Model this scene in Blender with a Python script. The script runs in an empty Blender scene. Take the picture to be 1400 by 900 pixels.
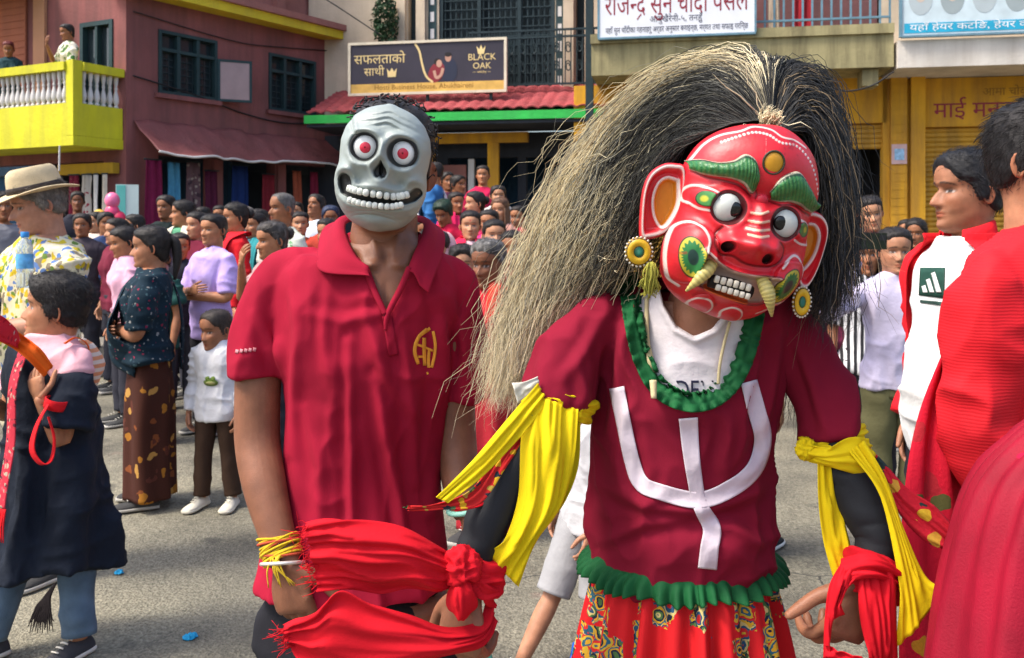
import bpy, bmesh, math, random
import numpy as np
from mathutils import Vector, Matrix
from mathutils.bvhtree import BVHTree
random.seed(7); RNG = np.random.default_rng(7)
S = bpy.context.scene
COL = S.collection
PI = math.pi
# ------------------------------------------------------------------ camera, sky, sun, exposure
F = 1250.0; HY = 310.0; EYE = 1.5
cam_d = bpy.data.cameras.new('camera'); cam = bpy.data.objects.new('camera', cam_d); COL.objects.link(cam)
cam.location = (0, 0, EYE); cam.rotation_euler = (PI/2, 0, 0)
cam_d.sensor_width = 36; cam_d.lens = 36*F/1400; cam_d.shift_y = -(450-HY)/1400
cam_d.clip_start = .05; cam_d.clip_end = 900
cam_d.dof.use_dof = True; cam_d.dof.focus_distance = 1.6; cam_d.dof.aperture_fstop = 11.0
S.camera = cam
W = bpy.data.worlds.new('World'); S.world = W; W.use_nodes = True
SUN_EL, SUN_AZ = math.radians(56), math.radians(-112)     # azimuth measured from +Y (away from camera), negative = left
nt = W.node_tree; nt.nodes.clear()
wo = nt.nodes.new('ShaderNodeOutputWorld'); bg = nt.nodes.new('ShaderNodeBackground'); sky = nt.nodes.new('ShaderNodeTexSky')
sky.sky_type = 'NISHITA'; sky.sun_disc = False; sky.sun_elevation = SUN_EL; sky.sun_rotation = SUN_AZ
sky.air_density = 1.0; sky.dust_density = 4.0; sky.ozone_density = 1.0
nt.links.new(sky.outputs[0], bg.inputs[0]); bg.inputs[1].default_value = .15
nt.links.new(bg.outputs[0], wo.inputs[0])
sun_d = bpy.data.lights.new('sun', 'SUN'); sun = bpy.data.objects.new('sun', sun_d); COL.objects.link(sun)
sun_d.energy = 1.8; sun_d.angle = math.radians(13); sun_d.color = (1, .94, .84)
sdir = Vector((math.cos(SUN_EL)*math.sin(SUN_AZ), math.cos(SUN_EL)*math.cos(SUN_AZ), math.sin(SUN_EL)))
sun.rotation_euler = sdir.to_track_quat('Z', 'Y').to_euler()
S.view_settings.view_transform = 'Standard'; S.view_settings.look = 'None'
S.view_settings.exposure = 1.2; S.view_settings.gamma = 1
S.render.engine = 'CYCLES'
S.cycles.use_denoising = True
S.cycles.max_bounces = 6; S.cycles.transparent_max_bounces = 8

# ------------------------------------------------------------------ helpers
def P(px, py, Y):
    return np.array([(px-700)/F*Y, Y, EYE-(py-HY)/F*Y])
def XZ(px, py, Y):
    return (px-700)/F*Y, EYE-(py-HY)/F*Y
def sm(a, b, x):
    t = np.clip((x-a)/(b-a), 0, 1); return t*t*(3-2*t)
def gs(x, s): return np.exp(-(x/s)**2)
def vnoise(p, seed=0):
    p = np.asarray(p, float); i = np.floor(p).astype(np.int64); f = p-i; u = f*f*(3-2*f)
    def h(a, b, c):
        n = (a*374761393 + b*668265263 + c*1274126177 + seed*1013904223) & 0xffffffff
        n = ((n ^ (n >> 13))*1274126177) & 0xffffffff
        return ((n ^ (n >> 16)) & 0xffff)/32767.5-1
    r = 0
    for dx in (0, 1):
        for dy in (0, 1):
            for dz in (0, 1):
                w = (u[:, 0] if dx else 1-u[:, 0])*(u[:, 1] if dy else 1-u[:, 1])*(u[:, 2] if dz else 1-u[:, 2])
                r = r + w*h(i[:, 0]+dx, i[:, 1]+dy, i[:, 2]+dz)
    return r
def fbm(p, seed=0, o=3):
    r = 0; a = .55
    for k in range(o):
        r = r + a*vnoise(np.asarray(p)*2.03**k, seed+k); a *= .5
    return r
def crease(p, seed=0):                     # sharp ridges with soft valleys, 0..1
    return (1-np.abs(vnoise(p, seed)))**2

class Geo:
    def __init__(s): s.V = []; s.F = []; s.C = []; s.MI = []; s.n = 0
    def add(s, V, Fc, col=None, mi=0):
        V = np.asarray(V, float).reshape(-1, 3)
        if col is None: C = np.ones((len(V), 3))
        else:
            C = np.asarray(col, float)
            if C.ndim == 1: C = np.tile(C, (len(V), 1))
        s.V.append(V); s.C.append(C)
        for f in Fc: s.F.append([int(a)+s.n for a in f])
        s.MI += [mi]*len(Fc); s.n += len(V)
        return s
    def addx(s, geo, mat=None, mi=None):
        for V, C in zip(geo.V, geo.C):
            V2 = V if mat is None else V @ np.array(mat)[:3, :3].T + np.array(mat)[:3, 3]
            s.V.append(V2); s.C.append(C)
        for f in geo.F: s.F.append([a+s.n for a in f])
        s.MI += geo.MI if mi is None else [mi]*len(geo.MI); s.n += geo.n
        return s
    def verts(s): return np.concatenate(s.V) if s.V else np.zeros((0, 3))
    def obj(s, name, mats, parent=None, smooth=True, fix=False, edge=None):
        me = bpy.data.meshes.new(name)
        V = s.verts()
        me.from_pydata(V.tolist(), [], s.F)
        if not isinstance(mats, (list, tuple)): mats = [mats]
        for m in mats: me.materials.append(m)
        if len(mats) > 1: me.polygons.foreach_set('material_index', np.array(s.MI, dtype=np.int32))
        at = me.color_attributes.new('Col', 'FLOAT_COLOR', 'POINT')
        C = np.concatenate(s.C); at.data.foreach_set('color', np.hstack([C, np.ones((len(C), 1))]).ravel())
        if fix:
            bm = bmesh.new(); bm.from_mesh(me); bmesh.ops.recalc_face_normals(bm, faces=bm.faces); bm.to_mesh(me); bm.free()
        me.polygons.foreach_set('use_smooth', [smooth]*len(me.polygons))
        if smooth and edge: me.set_sharp_from_angle(angle=math.radians(edge))
        me.update()
        o = bpy.data.objects.new(name, me); COL.objects.link(o)
        if parent is not None: o.parent = parent
        return o
def tag(o, label=None, cat=None, group=None, kind=None):
    if label: o['label'] = label
    if cat: o['category'] = cat
    if group: o['group'] = group
    if kind: o['kind'] = kind
    return o
def empty(name, loc=(0, 0, 0), rz=0, label=None, cat=None, group=None):
    o = bpy.data.objects.new(name, None); COL.objects.link(o); o.location = loc; o.rotation_euler = (0, 0, rz)
    o.empty_display_size = .1
    return tag(o, label, cat, group)

def gridF(nr, nc, closed=False):
    f = []
    for i in range(nr-1):
        for j in range(nc if closed else nc-1):
            k = (j+1) % nc
            f.append((i*nc+j, i*nc+k, (i+1)*nc+k, (i+1)*nc+j))
    return f
def loft(rings, cap=True):
    R = np.asarray(rings, float); nr, nc, _ = R.shape
    V = R.reshape(-1, 3); Fc = gridF(nr, nc, True)
    if cap:
        V = np.vstack([V, R[0].mean(0), R[-1].mean(0)]); a = nr*nc
        for j in range(nc):
            k = (j+1) % nc
            Fc.append((k, j, a)); Fc.append(((nr-1)*nc+j, (nr-1)*nc+k, a+1))
    return V, Fc
def spline(pts, n):                        # Catmull-Rom through pts (k,d) -> (n,d)
    p = np.asarray(pts, float)
    if len(p) == 2: return p[0]+(p[1]-p[0])*np.linspace(0, 1, n)[:, None]
    q = np.vstack([2*p[0]-p[1], p, 2*p[-1]-p[-2]]); m = len(p)-1
    t = np.linspace(0, m, n); i = np.minimum(t.astype(int), m-1); u = (t-i)[:, None]
    a, b, c, d = q[i], q[i+1], q[i+2], q[i+3]
    return .5*(2*b+(c-a)*u+(2*a-5*b+4*c-d)*u**2+(3*b-a-3*c+d)*u**3)
def frames(path, up=(0, 0, 1)):
    T = np.gradient(path, axis=0); T /= np.linalg.norm(T, axis=1)[:, None]+1e-12
    n = np.cross(T[0], np.cross(np.array(up, float), T[0]))
    if np.linalg.norm(n) < 1e-6: n = np.cross(T[0], [1, .1, 0])
    N = []
    for t in T:
        n = n-t*np.dot(n, t); n = n/np.linalg.norm(n); N.append(n)
    N = np.array(N); return T, N, np.cross(T, N)
def tube_rings(pts, rad, n=12, m=None, up=(0, 0, 1), sq=1.0):
    """pts (k,3) joints, rad (k,) or (k,2) [along N, along B]"""
    rad = np.asarray(rad, float)
    if rad.ndim == 1: rad = np.stack([rad, rad], 1)
    m = m or len(pts)*4
    path = spline(pts, m); r = spline(rad, m) if len(rad) > 2 else spline(rad, m)
    T, N, B = frames(path, up); a = np.linspace(0, 2*PI, n, endpoint=False)
    ca, sa = np.cos(a), np.sin(a)
    if sq != 1: ca = np.sign(ca)*np.abs(ca)**sq; sa = np.sign(sa)*np.abs(sa)**sq
    return path[:, None]+N[:, None]*(ca[None, :, None]*r[:, None, 0:1])+B[:, None]*(sa[None, :, None]*r[:, None, 1:2])
def tube(pts, rad, n=12, m=None, up=(0, 0, 1), cap=True, sq=1.0, roundcap=False):
    R = tube_rings(pts, rad, n, m, up, sq)
    if roundcap:
        def endc(c, out):
            ce = c.mean(0); res = []
            rr = np.linalg.norm(c-ce, axis=1).mean()
            for t in (.4, .75, .95): res.append(ce+(c-ce)*math.sqrt(1-t*t)+out*rr*t)
            return res
        d0 = R[0].mean(0)-R[1].mean(0); d0 /= np.linalg.norm(d0)+1e-9
        d1 = R[-1].mean(0)-R[-2].mean(0); d1 /= np.linalg.norm(d1)+1e-9
        R = np.concatenate([np.array(endc(R[0], d0)[::-1]), R, np.array(endc(R[-1], d1))])
    return loft(R, cap)
def box(c, s, rz=0, bev=0):
    x, y, z = np.array(s)/2
    V = np.array([(a*x, b*y, d*z) for a in (-1, 1) for b in (-1, 1) for d in (-1, 1)], float)
    if rz:
        cz, sz = math.cos(rz), math.sin(rz); V = np.stack([V[:, 0]*cz-V[:, 1]*sz, V[:, 0]*sz+V[:, 1]*cz, V[:, 2]], 1)
    return V+np.array(c, float), [(0, 1, 3, 2), (4, 6, 7, 5), (0, 4, 5, 1), (2, 3, 7, 6), (0, 2, 6, 4), (1, 5, 7, 3)]
def ellipsoid(c, r, nu=16, nv=10):
    R = []
    for i in range(1, nv):
        t = PI*i/nv; a = np.linspace(0, 2*PI, nu, endpoint=False)
        R.append(np.stack([r[0]*math.sin(t)*np.cos(a), r[1]*math.sin(t)*np.sin(a), np.full(nu, -r[2]*math.cos(t))], 1)+np.array(c))
    V, Fc = loft(R); V[-2] = np.array(c)-[0, 0, r[2]]; V[-1] = np.array(c)+[0, 0, r[2]]
    return V, Fc
def sheet(rows, thick=.003):
    """rows (nr,nc,3) -> closed thin slab of real thickness"""
    R = np.asarray(rows, float); nr, nc, _ = R.shape
    du = np.gradient(R, axis=0); dv = np.gradient(R, axis=1); N = np.cross(du, dv); N /= np.linalg.norm(N, axis=2)[:, :, None]+1e-9
    A = (R+N*thick/2).reshape(-1, 3); B = (R-N*thick/2).reshape(-1, 3); k = nr*nc
    Fc = gridF(nr, nc)+[(a+k, d+k, c+k, b+k) for a, b, c, d in gridF(nr, nc)]
    for j in range(nc-1):
        Fc.append((j+1, j, j+k, j+1+k)); o = (nr-1)*nc; Fc.append((o+j, o+j+1, o+j+1+k, o+j+k))
    for i in range(nr-1):
        a, b = i*nc, (i+1)*nc; Fc.append((a, b, b+k, a+k)); a += nc-1; b += nc-1; Fc.append((b, a, a+k, b+k))
    return np.vstack([A, B]), Fc
def cloth_strip(center, widths, across, nc=24, fold=.01, nf=4, phase=0, depthdir=(0, -1, 0), nr=40, rag=0, thick=.003, seed=0, gather=None):
    """a hanging or pulled strip of cloth: centre line, half widths, direction across; longitudinal folds of depth fold"""
    c = spline(center, nr); w = spline(np.array(widths, float)[:, None], nr)[:, 0]
    ac = spline(across, nr) if np.ndim(across) == 2 else np.tile(np.array(across, float), (nr, 1))
    ac = ac/np.linalg.norm(ac, axis=1)[:, None]
    dd = np.tile(np.array(depthdir, float), (nr, 1)); dd -= ac*np.sum(dd*ac, 1)[:, None]
    dd /= np.linalg.norm(dd, axis=1)[:, None]+1e-9
    s = np.linspace(-1, 1, nc); t = np.linspace(0, 1, nr)
    ss, tt = np.meshgrid(s, t)
    q = np.stack([ss.ravel()*nf*.7, tt.ravel()*1.6, np.full(ss.size, seed*3.3)], 1)
    n1 = vnoise(q, seed+11).reshape(ss.shape); n2 = vnoise(q*2.3, seed+5).reshape(ss.shape)
    fd = np.sin((ss*nf*PI*.5)+phase+n1*1.6)*.6+n2*.5
    fa = fold*(np.ones(nr) if gather is None else spline(np.array(gather, float)[:, None], nr)[:, 0])
    wob = 1+.05*n1
    R = c[:, None]+ac[:, None]*(ss*w[:, None]*wob)[:, :, None]+dd[:, None]*(fd*fa[:, None])[:, :, None]
    if rag:
        T = np.gradient(c, axis=0)[-1]; T /= np.linalg.norm(T)
        R[-3:] += (T*(rag*vnoise(np.stack([s*9, s*0, s*0+seed], 1), 3))[:, None])[None]*np.array([.4, .7, 1])[:, None, None]
    return sheet(R, thick)

# ------------------------------------------------------------------ materials
def new_mat(name):
    m = bpy.data.materials.new(name); m.use_nodes = True
    return m, m.node_tree, m.node_tree.nodes['Principled BSDF']
def mk(name, col=(.5, .5, .5), rough=.8, var=.15, vs=6, bump=.0, bs=300, bd=.002, attr=False, spec=.3, sheen=0, sss=0, metal=0, stretch=None, coat=0, weave=None):
    m, t, b = new_mat(name); L = t.links; N = t.nodes
    tc = N.new('ShaderNodeTexCoord'); src = tc.outputs['Object']
    if stretch:
        mp = N.new('ShaderNodeMapping'); mp.inputs['Scale'].default_value = stretch; L.new(src, mp.inputs[0]); src = mp.outputs[0]
    no = N.new('ShaderNodeTexNoise'); no.inputs['Scale'].default_value = vs; no.inputs['Detail'].default_value = 4; L.new(src, no.inputs['Vector'])
    mr = N.new('ShaderNodeMapRange'); mr.inputs[1].default_value = .25; mr.inputs[2].default_value = .75
    mr.inputs[3].default_value = 1-var; mr.inputs[4].default_value = 1+var; L.new(no.outputs[0], mr.inputs[0])
    vm = N.new('ShaderNodeVectorMath'); vm.operation = 'SCALE'; L.new(mr.outputs[0], vm.inputs['Scale'])
    if attr:
        at = N.new('ShaderNodeAttribute'); at.attribute_name = 'Col'; L.new(at.outputs['Color'], vm.inputs[0])
    else: vm.inputs[0].default_value = col
    L.new(vm.outputs[0], b.inputs['Base Color'])
    b.inputs['Roughness'].default_value = rough; b.inputs['Specular IOR Level'].default_value = spec; b.inputs['Metallic'].default_value = metal
    if sheen: b.inputs['Sheen Weight'].default_value = sheen; b.inputs['Sheen Roughness'].default_value = .5
    if coat: b.inputs['Coat Weight'].default_value = coat; b.inputs['Coat Roughness'].default_value = .25
    if sss: b.inputs['Subsurface Weight'].default_value = sss; b.inputs['Subsurface Radius'].default_value = (.006, .0025, .0012)
    if bump:
        n2 = N.new('ShaderNodeTexNoise'); n2.inputs['Scale'].default_value = bs; n2.inputs['Detail'].default_value = 3; L.new(src if not stretch else tc.outputs['Object'], n2.inputs['Vector'])
        bp = N.new('ShaderNodeBump'); bp.inputs['Strength'].default_value = bump; bp.inputs['Distance'].default_value = bd
        L.new(n2.outputs[0], bp.inputs['Height']); L.new(bp.outputs[0], b.inputs['Normal'])
    return m
_cloth = {}
def cloth(col, kind='plain'):
    """woven cloth in one colour"""
    k = (tuple(round(c, 3) for c in col), kind)
    if k not in _cloth:
        _cloth[k] = mk('cloth', col, .88, .14, 14, .35, 60, .006, sheen=.0, spec=.15)
    return _cloth[k]
def pattern(name, base, spots, scale=40, thresh=.45, rough=.85, stripe=None, second=None, sharp=True):
    """printed cloth: random cells of several colours over a base colour"""
    m, t, b = new_mat(name); L = t.links; N = t.nodes
    tc = N.new('ShaderNodeTexCoord'); src = tc.outputs['Object']
    wn = N.new('ShaderNodeTexNoise'); wn.inputs['Scale'].default_value = scale*.7; L.new(src, wn.inputs['Vector'])
    mx = N.new('ShaderNodeVectorMath'); mx.operation = 'MULTIPLY_ADD'; mx.inputs[1].default_value = (1.5/scale,)*3
    L.new(wn.outputs['Color'], mx.inputs[0]); L.new(src, mx.inputs[2])
    vo = N.new('ShaderNodeTexVoronoi'); vo.inputs['Scale'].default_value = scale; L.new(mx.outputs[0], vo.inputs['Vector'])
    sp = N.new('ShaderNodeSeparateColor'); L.new(vo.outputs['Color'], sp.inputs[0])
    cr = N.new('ShaderNodeValToRGB'); cr.color_ramp.interpolation = 'CONSTANT'; e = cr.color_ramp.elements
    for i, c in enumerate(spots):
        el = e[i] if i < 2 else e.new(i/len(spots)); el.position = i/len(spots); el.color = (*c, 1)
    L.new(sp.outputs[0], cr.inputs[0])
    lt = N.new('ShaderNodeMath'); lt.operation = 'LESS_THAN'; lt.inputs[1].default_value = thresh; L.new(vo.outputs['Distance'], lt.inputs[0])
    gt = N.new('ShaderNodeMath'); gt.operation = 'LESS_THAN'; gt.inputs[1].default_value = second if second else .75; L.new(sp.outputs[1], gt.inputs[0])
    mu = N.new('ShaderNodeMath'); mu.operation = 'MULTIPLY'; L.new(lt.outputs[0], mu.inputs[0]); L.new(gt.outputs[0], mu.inputs[1])
    mix = N.new('ShaderNodeMix'); mix.data_type = 'RGBA'; mix.inputs[6].default_value = (*base, 1)
    L.new(mu.outputs[0], mix.inputs[0]); L.new(cr.outputs[0], mix.inputs[7]); L.new(mix.outputs[2], b.inputs['Base Color'])
    b.inputs['Roughness'].default_value = rough; b.inputs['Specular IOR Level'].default_value = .15
    n2 = N.new('ShaderNodeTexNoise'); n2.inputs['Scale'].default_value = 120; L.new(src, n2.inputs['Vector'])
    bp = N.new('ShaderNodeBump'); bp.inputs['Strength'].default_value = .4; bp.inputs['Distance'].default_value = .004; L.new(n2.outputs[0], bp.inputs['Height']); L.new(bp.outputs[0], b.inputs['Normal'])
    return m
def weathered(name, col, stain=(.1, .08, .07), amt=.5, rough=.9, bump=.3, streak=True, scale=1.2):
    """painted plaster with streaks, patches and grime"""
    m, t, b = new_mat(name); L = t.links; N = t.nodes
    tc = N.new('ShaderNodeTexCoord'); src = tc.outputs['Object']
    mp = N.new('ShaderNodeMapping'); mp.inputs['Scale'].default_value = (3, 3, .35) if streak else (1, 1, 1); L.new(src, mp.inputs[0])
    a = N.new('ShaderNodeTexNoise'); a.inputs['Scale'].default_value = scale*1.3; a.inputs['Detail'].default_value = 8; a.inputs['Roughness'].default_value = .65; L.new(mp.outputs[0], a.inputs['Vector'])
    c = N.new('ShaderNodeTexNoise'); c.inputs['Scale'].default_value = scale; c.inputs['Detail'].default_value = 8; L.new(src, c.inputs['Vector'])
    r1 = N.new('ShaderNodeValToRGB'); r1.color_ramp.elements[0].position = .42; r1.color_ramp.elements[1].position = .72; L.new(a.outputs[0], r1.inputs[0])
    mu = N.new('ShaderNodeMath'); mu.operation = 'MULTIPLY'; mu.inputs[1].default_value = amt; L.new(r1.outputs[0], mu.inputs[0])
    mr = N.new('ShaderNodeMapRange'); mr.inputs[1].default_value = .3; mr.inputs[2].default_value = .7; mr.inputs[3].default_value = .78; mr.inputs[4].default_value = 1.18; L.new(c.outputs[0], mr.inputs[0])
    vm = N.new('ShaderNodeVectorMath'); vm.operation = 'SCALE'; vm.inputs[0].default_value = col; L.new(mr.outputs[0], vm.inputs['Scale'])
    mix = N.new('ShaderNodeMix'); mix.data_type = 'RGBA'; L.new(mu.outputs[0], mix.inputs[0]); L.new(vm.outputs[0], mix.inputs[6]); mix.inputs[7].default_value = (*stain, 1)
    L.new(mix.outputs[2], b.inputs['Base Color']); b.inputs['Roughness'].default_value = rough; b.inputs['Specular IOR Level'].default_value = .25
    n2 = N.new('ShaderNodeTexNoise'); n2.inputs['Scale'].default_value = 18; n2.inputs['Detail'].default_value = 6; L.new(src, n2.inputs['Vector'])
    bp = N.new('ShaderNodeBump'); bp.inputs['Strength'].default_value = bump; bp.inputs['Distance'].default_value = .02; L.new(n2.outputs[0], bp.inputs['Height']); L.new(bp.outputs[0], b.inputs['Normal'])
    return m
def glass(name, col=(.02, .03, .035)):
    m, t, b = new_mat(name); b.inputs['Base Color'].default_value = (*col, 1); b.inputs['Roughness'].default_value = .08; b.inputs['Specular IOR Level'].default_value = .6
    return m
SKIN = mk('skin', (.4, .2, .12),   .50, .22, 30, .35, 300, .0016, attr=True, spec=.32, sss=.12)
HAIR = mk('hair', (.02, .016, .014), .5, .5, 30, .8, 90, .01, spec=.35, stretch=(1, 1, .3))
VC = mk('painted_cloth', (1, 1, 1), .88, .10, 14, .35, 60, .006, attr=True, spec=.15)
PAINT = mk('enamel_paint', (1, 1, 1), .38, .10, 22, .25, 45, .003, attr=True, spec=.45)
RUBBER = mk('rubber', (.75, .73, .68), .7, .1, 20)
BLACK = mk('black_surface', (.012, .012, .014), .6, .1, 8)
def text_geo(body, size, mat3=None, ext=.002, align='CENTER', shear=0, spacing=1.0):
    cu = bpy.data.curves.new('lettering', 'FONT'); cu.body = body; cu.size = size; cu.extrude = ext; cu.align_x = align; cu.shear = shear; cu.space_character = spacing
    cu.resolution_u = 3; o = bpy.data.objects.new('lettering', cu); COL.objects.link(o)
    dg = bpy.context.evaluated_depsgraph_get(); me = bpy.data.meshes.new_from_object(o.evaluated_get(dg))
    V = np.zeros(len(me.vertices)*3); me.vertices.foreach_get('co', V); V = V.reshape(-1, 3)
    Fc = [tuple(p.vertices) for p in me.polygons]
    bpy.data.objects.remove(o); bpy.data.curves.remove(cu); bpy.data.meshes.remove(me)
    if mat3 is not None: V = V @ np.array(mat3)[:3, :3].T + np.array(mat3)[:3, 3]
    return V, Fc
def poly_slab(pts2, frame, z0, z1):
    """flat polygon pts2 (k,2) in a frame (4x4) extruded from z0 to z1"""
    k = len(pts2); p = np.asarray(pts2, float); M4 = np.array(frame)
    V = np.vstack([np.c_[p, np.full(k, z0)], np.c_[p, np.full(k, z1)]])
    V = V @ M4[:3, :3].T+M4[:3, 3]
    return V, [tuple(range(k-1, -1, -1)), tuple(range(k, 2*k))]+[(j, (j+1) % k, k+(j+1) % k, k+j) for j in range(k)]
def ell2(cx, cy, rx, ry, n=28, rot=0):
    a = np.linspace(0, 2*PI, n, endpoint=False); x, y = rx*np.cos(a), ry*np.sin(a)
    c, s = math.cos(rot), math.sin(rot); return np.stack([cx+x*c-y*s, cy+x*s+y*c], 1)
def thickline(pts, w, n=24):
    p = spline(np.asarray(pts, float), n); T = np.gradient(p, axis=0); T /= np.linalg.norm(T, axis=1)[:, None]+1e-9
    N = np.stack([-T[:, 1], T[:, 0]], 1); ww = (np.full(n, w) if np.isscalar(w) else spline(np.array(w, float)[:, None], n)[:, 0])[:, None]/2
    return np.vstack([p+N*ww, (p-N*ww)[::-1]])
# ------------------------------------------------------------------ ground
def ground_mat():
    m, t, b = new_mat('worn_road'); L = t.links; N = t.nodes
    tc = N.new('ShaderNodeTexCoord'); src = tc.outputs['Object']
    a = N.new('ShaderNodeTexNoise'); a.inputs['Scale'].default_value = .7; a.inputs['Detail'].default_value = 9; a.inputs['Roughness'].default_value = .6; L.new(src, a.inputs['Vector'])
    c = N.new('ShaderNodeTexNoise'); c.inputs['Scale'].default_value = 55; c.inputs['Detail'].default_value = 5; c.inputs['Roughness'].default_value = .7; L.new(src, c.inputs['Vector'])
    v = N.new('ShaderNodeTexVoronoi'); v.inputs['Scale'].default_value = 90; L.new(src, v.inputs['Vector'])
    r = N.new('ShaderNodeValToRGB'); e = r.color_ramp.elements; e[0].position = .40; e[0].color = (.092, .086, .068, 1); e[1].position = .60; e[1].color = (.225, .207, .152, 1)
    k = e.new(.5); k.color = (.165, .153, .116, 1); L.new(a.outputs[0], r.inputs[0])
    mr = N.new('ShaderNodeMapRange'); mr.inputs[1].default_value = .3; mr.inputs[2].default_value = .7; mr.inputs[3].default_value = .45; mr.inputs[4].default_value = 1.5; L.new(c.outputs[0], mr.inputs[0])
    vm = N.new('ShaderNodeVectorMath'); vm.operation = 'SCALE'; L.new(r.outputs[0], vm.inputs[0]); L.new(mr.outputs[0], vm.inputs['Scale'])
    pk = N.new('ShaderNodeTexNoise'); pk.inputs['Scale'].default_value = 2.1; pk.inputs['Detail'].default_value = 5; L.new(src, pk.inputs['Vector'])
    pr = N.new('ShaderNodeValToRGB'); pr.color_ramp.elements[0].position = .66; pr.color_ramp.elements[1].position = .8; pr.color_ramp.elements[1].color = (.5, .5, .5, 1); L.new(pk.outputs[0], pr.inputs[0])
    mx = N.new('ShaderNodeMix'); mx.data_type = 'RGBA'; L.new(pr.outputs[0], mx.inputs[0]); L.new(vm.outputs[0], mx.inputs[6]); mx.inputs[7].default_value = (.33, .17, .15, 1)
    # dark oil spots
    ok = N.new('ShaderNodeTexNoise'); ok.inputs['Scale'].default_value = 3.3; ok.inputs['Detail'].default_value = 6; L.new(src, ok.inputs['Vector'])
    orr = N.new('ShaderNodeValToRGB'); orr.color_ramp.elements[0].position = .27; orr.color_ramp.elements[0].color = (.75, .75, .75, 1); orr.color_ramp.elements[1].position = .36; orr.color_ramp.elements[1].color = (0, 0, 0, 1); L.new(ok.outputs[0], orr.inputs[0])
    m2 = N.new('ShaderNodeMix'); m2.data_type = 'RGBA'; L.new(orr.outputs[0], m2.inputs[0]); L.new(mx.outputs[2], m2.inputs[6]); m2.inputs[7].default_value = (.06, .058, .05, 1)
    # cracks
    vc = N.new('ShaderNodeTexVoronoi'); vc.feature = 'DISTANCE_TO_EDGE'; vc.inputs['Scale'].default_value = .16
    ad = N.new('ShaderNodeVectorMath'); ad.operation = 'MULTIPLY_ADD'; ad.inputs[1].default_value = (.5, .5, .5); L.new(a.outputs['Color'], ad.inputs[0]); L.new(src, ad.inputs[2]); L.new(ad.outputs[0], vc.inputs['Vector'])
    lt = N.new('ShaderNodeMath'); lt.operation = 'LESS_THAN'; lt.inputs[1].default_value = .0008; L.new(vc.outputs['Distance'], lt.inputs[0])
    m3 = N.new('ShaderNodeMix'); m3.data_type = 'RGBA'; L.new(lt.outputs[0], m3.inputs[0]); L.new(m2.outputs[2], m3.inputs[6]); m3.inputs[7].default_value = (.05, .048, .042, 1)
    L.new(m3.outputs[2], b.inputs['Base Color']); b.inputs['Roughness'].default_value = .9; b.inputs['Specular IOR Level'].default_value = .25
    ba = N.new('ShaderNodeMath'); ba.operation = 'ADD'; L.new(c.outputs[0], ba.inputs[0]); L.new(v.outputs['Distance'], ba.inputs[1])
    bp = N.new('ShaderNodeBump'); bp.inputs['Strength'].default_value = .7; bp.inputs['Distance'].default_value = .008; L.new(ba.outputs[0], bp.inputs['Height']); L.new(bp.outputs[0], b.inputs['Normal'])
    return m
g = Geo(); n = 60; xs = np.concatenate([np.linspace(-400, -14, 6), np.linspace(-12, 12, 49), np.linspace(14, 400, 6)]); ys = np.concatenate([np.linspace(-60, -3, 4), np.linspace(-2, 16, 37), np.linspace(18, 600, 6)])
X, Y = np.meshgrid(xs, ys); Z = .012*vnoise(np.stack([X.ravel()*.5, Y.ravel()*.5, X.ravel()*0], 1), 4).reshape(X.shape)-.006
g.add(np.stack([X, Y, Z], 2), gridF(len(ys), len(xs)))
tag(g.obj('ground', ground_mat()), kind='structure')

# ------------------------------------------------------------------ buildings
MAROON = weathered('maroon_plaster', (.235, .085, .080), (.11, .055, .052), .75)
MAROON2 = weathered('maroon_plastic', (.21, .068, .066), (.11, .045, .045), .5, .55, .6)
PINKW = weathered('pink_plaster', (.33, .14, .12), (.16, .08, .07), .4)
YELL = weathered('yellow_parapet_paint', (.58, .55, .02), (.26, .24, .05), .45, .7)
CORN = weathered('yellow_cornice_paint', (.60, .47, .03), (.25, .2, .06), .3, .7)
WHITEP = weathered('white_paint', (.62, .60, .58), (.25, .22, .2), .25, .7)
TEAL = weathered('teal_window_paint', (.022, .05, .055), (.02, .025, .025), .3, .6)
OLIVE = weathered('olive_concrete', (.33, .29, .15), (.06, .05, .03), .75)
WHITEC = weathered('white_concrete', (.60, .56, .50), (.25, .2, .16), .4)
AMBER = weathered('amber_wall_paint', (.60, .31, .025), (.22, .11, .04), .7)
SHUT = weathered('amber_shutter_paint', (.52, .28, .03), (.12, .07, .03), .75, .6)
CREAM = weathered('cream_plaster', (.56, .46, .34), (.25, .2, .15), .3)
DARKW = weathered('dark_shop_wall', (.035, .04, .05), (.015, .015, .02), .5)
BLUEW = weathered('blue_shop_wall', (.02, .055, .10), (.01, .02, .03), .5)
GREENE = weathered('green_eave_paint', (.03, .42, .07), (.03, .12, .05), .3, .6)
TILE = weathered('red_tin_tiles', (.33, .06, .065), (.12, .04, .04), .45, .6)
IRON = mk('dark_iron', (.02, .035, .04), .5, .2, 10, metal=.3)
STEEL = mk('blue_grey_bars', (.12, .22, .28), .5, .2, 10)
FLOORC = weathered('cement_step', (.22, .20, .17), (.08, .07, .06), .5, streak=False)
GLASS = glass('dark_glass'); CURT = cloth((.10, .11, .16))
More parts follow.
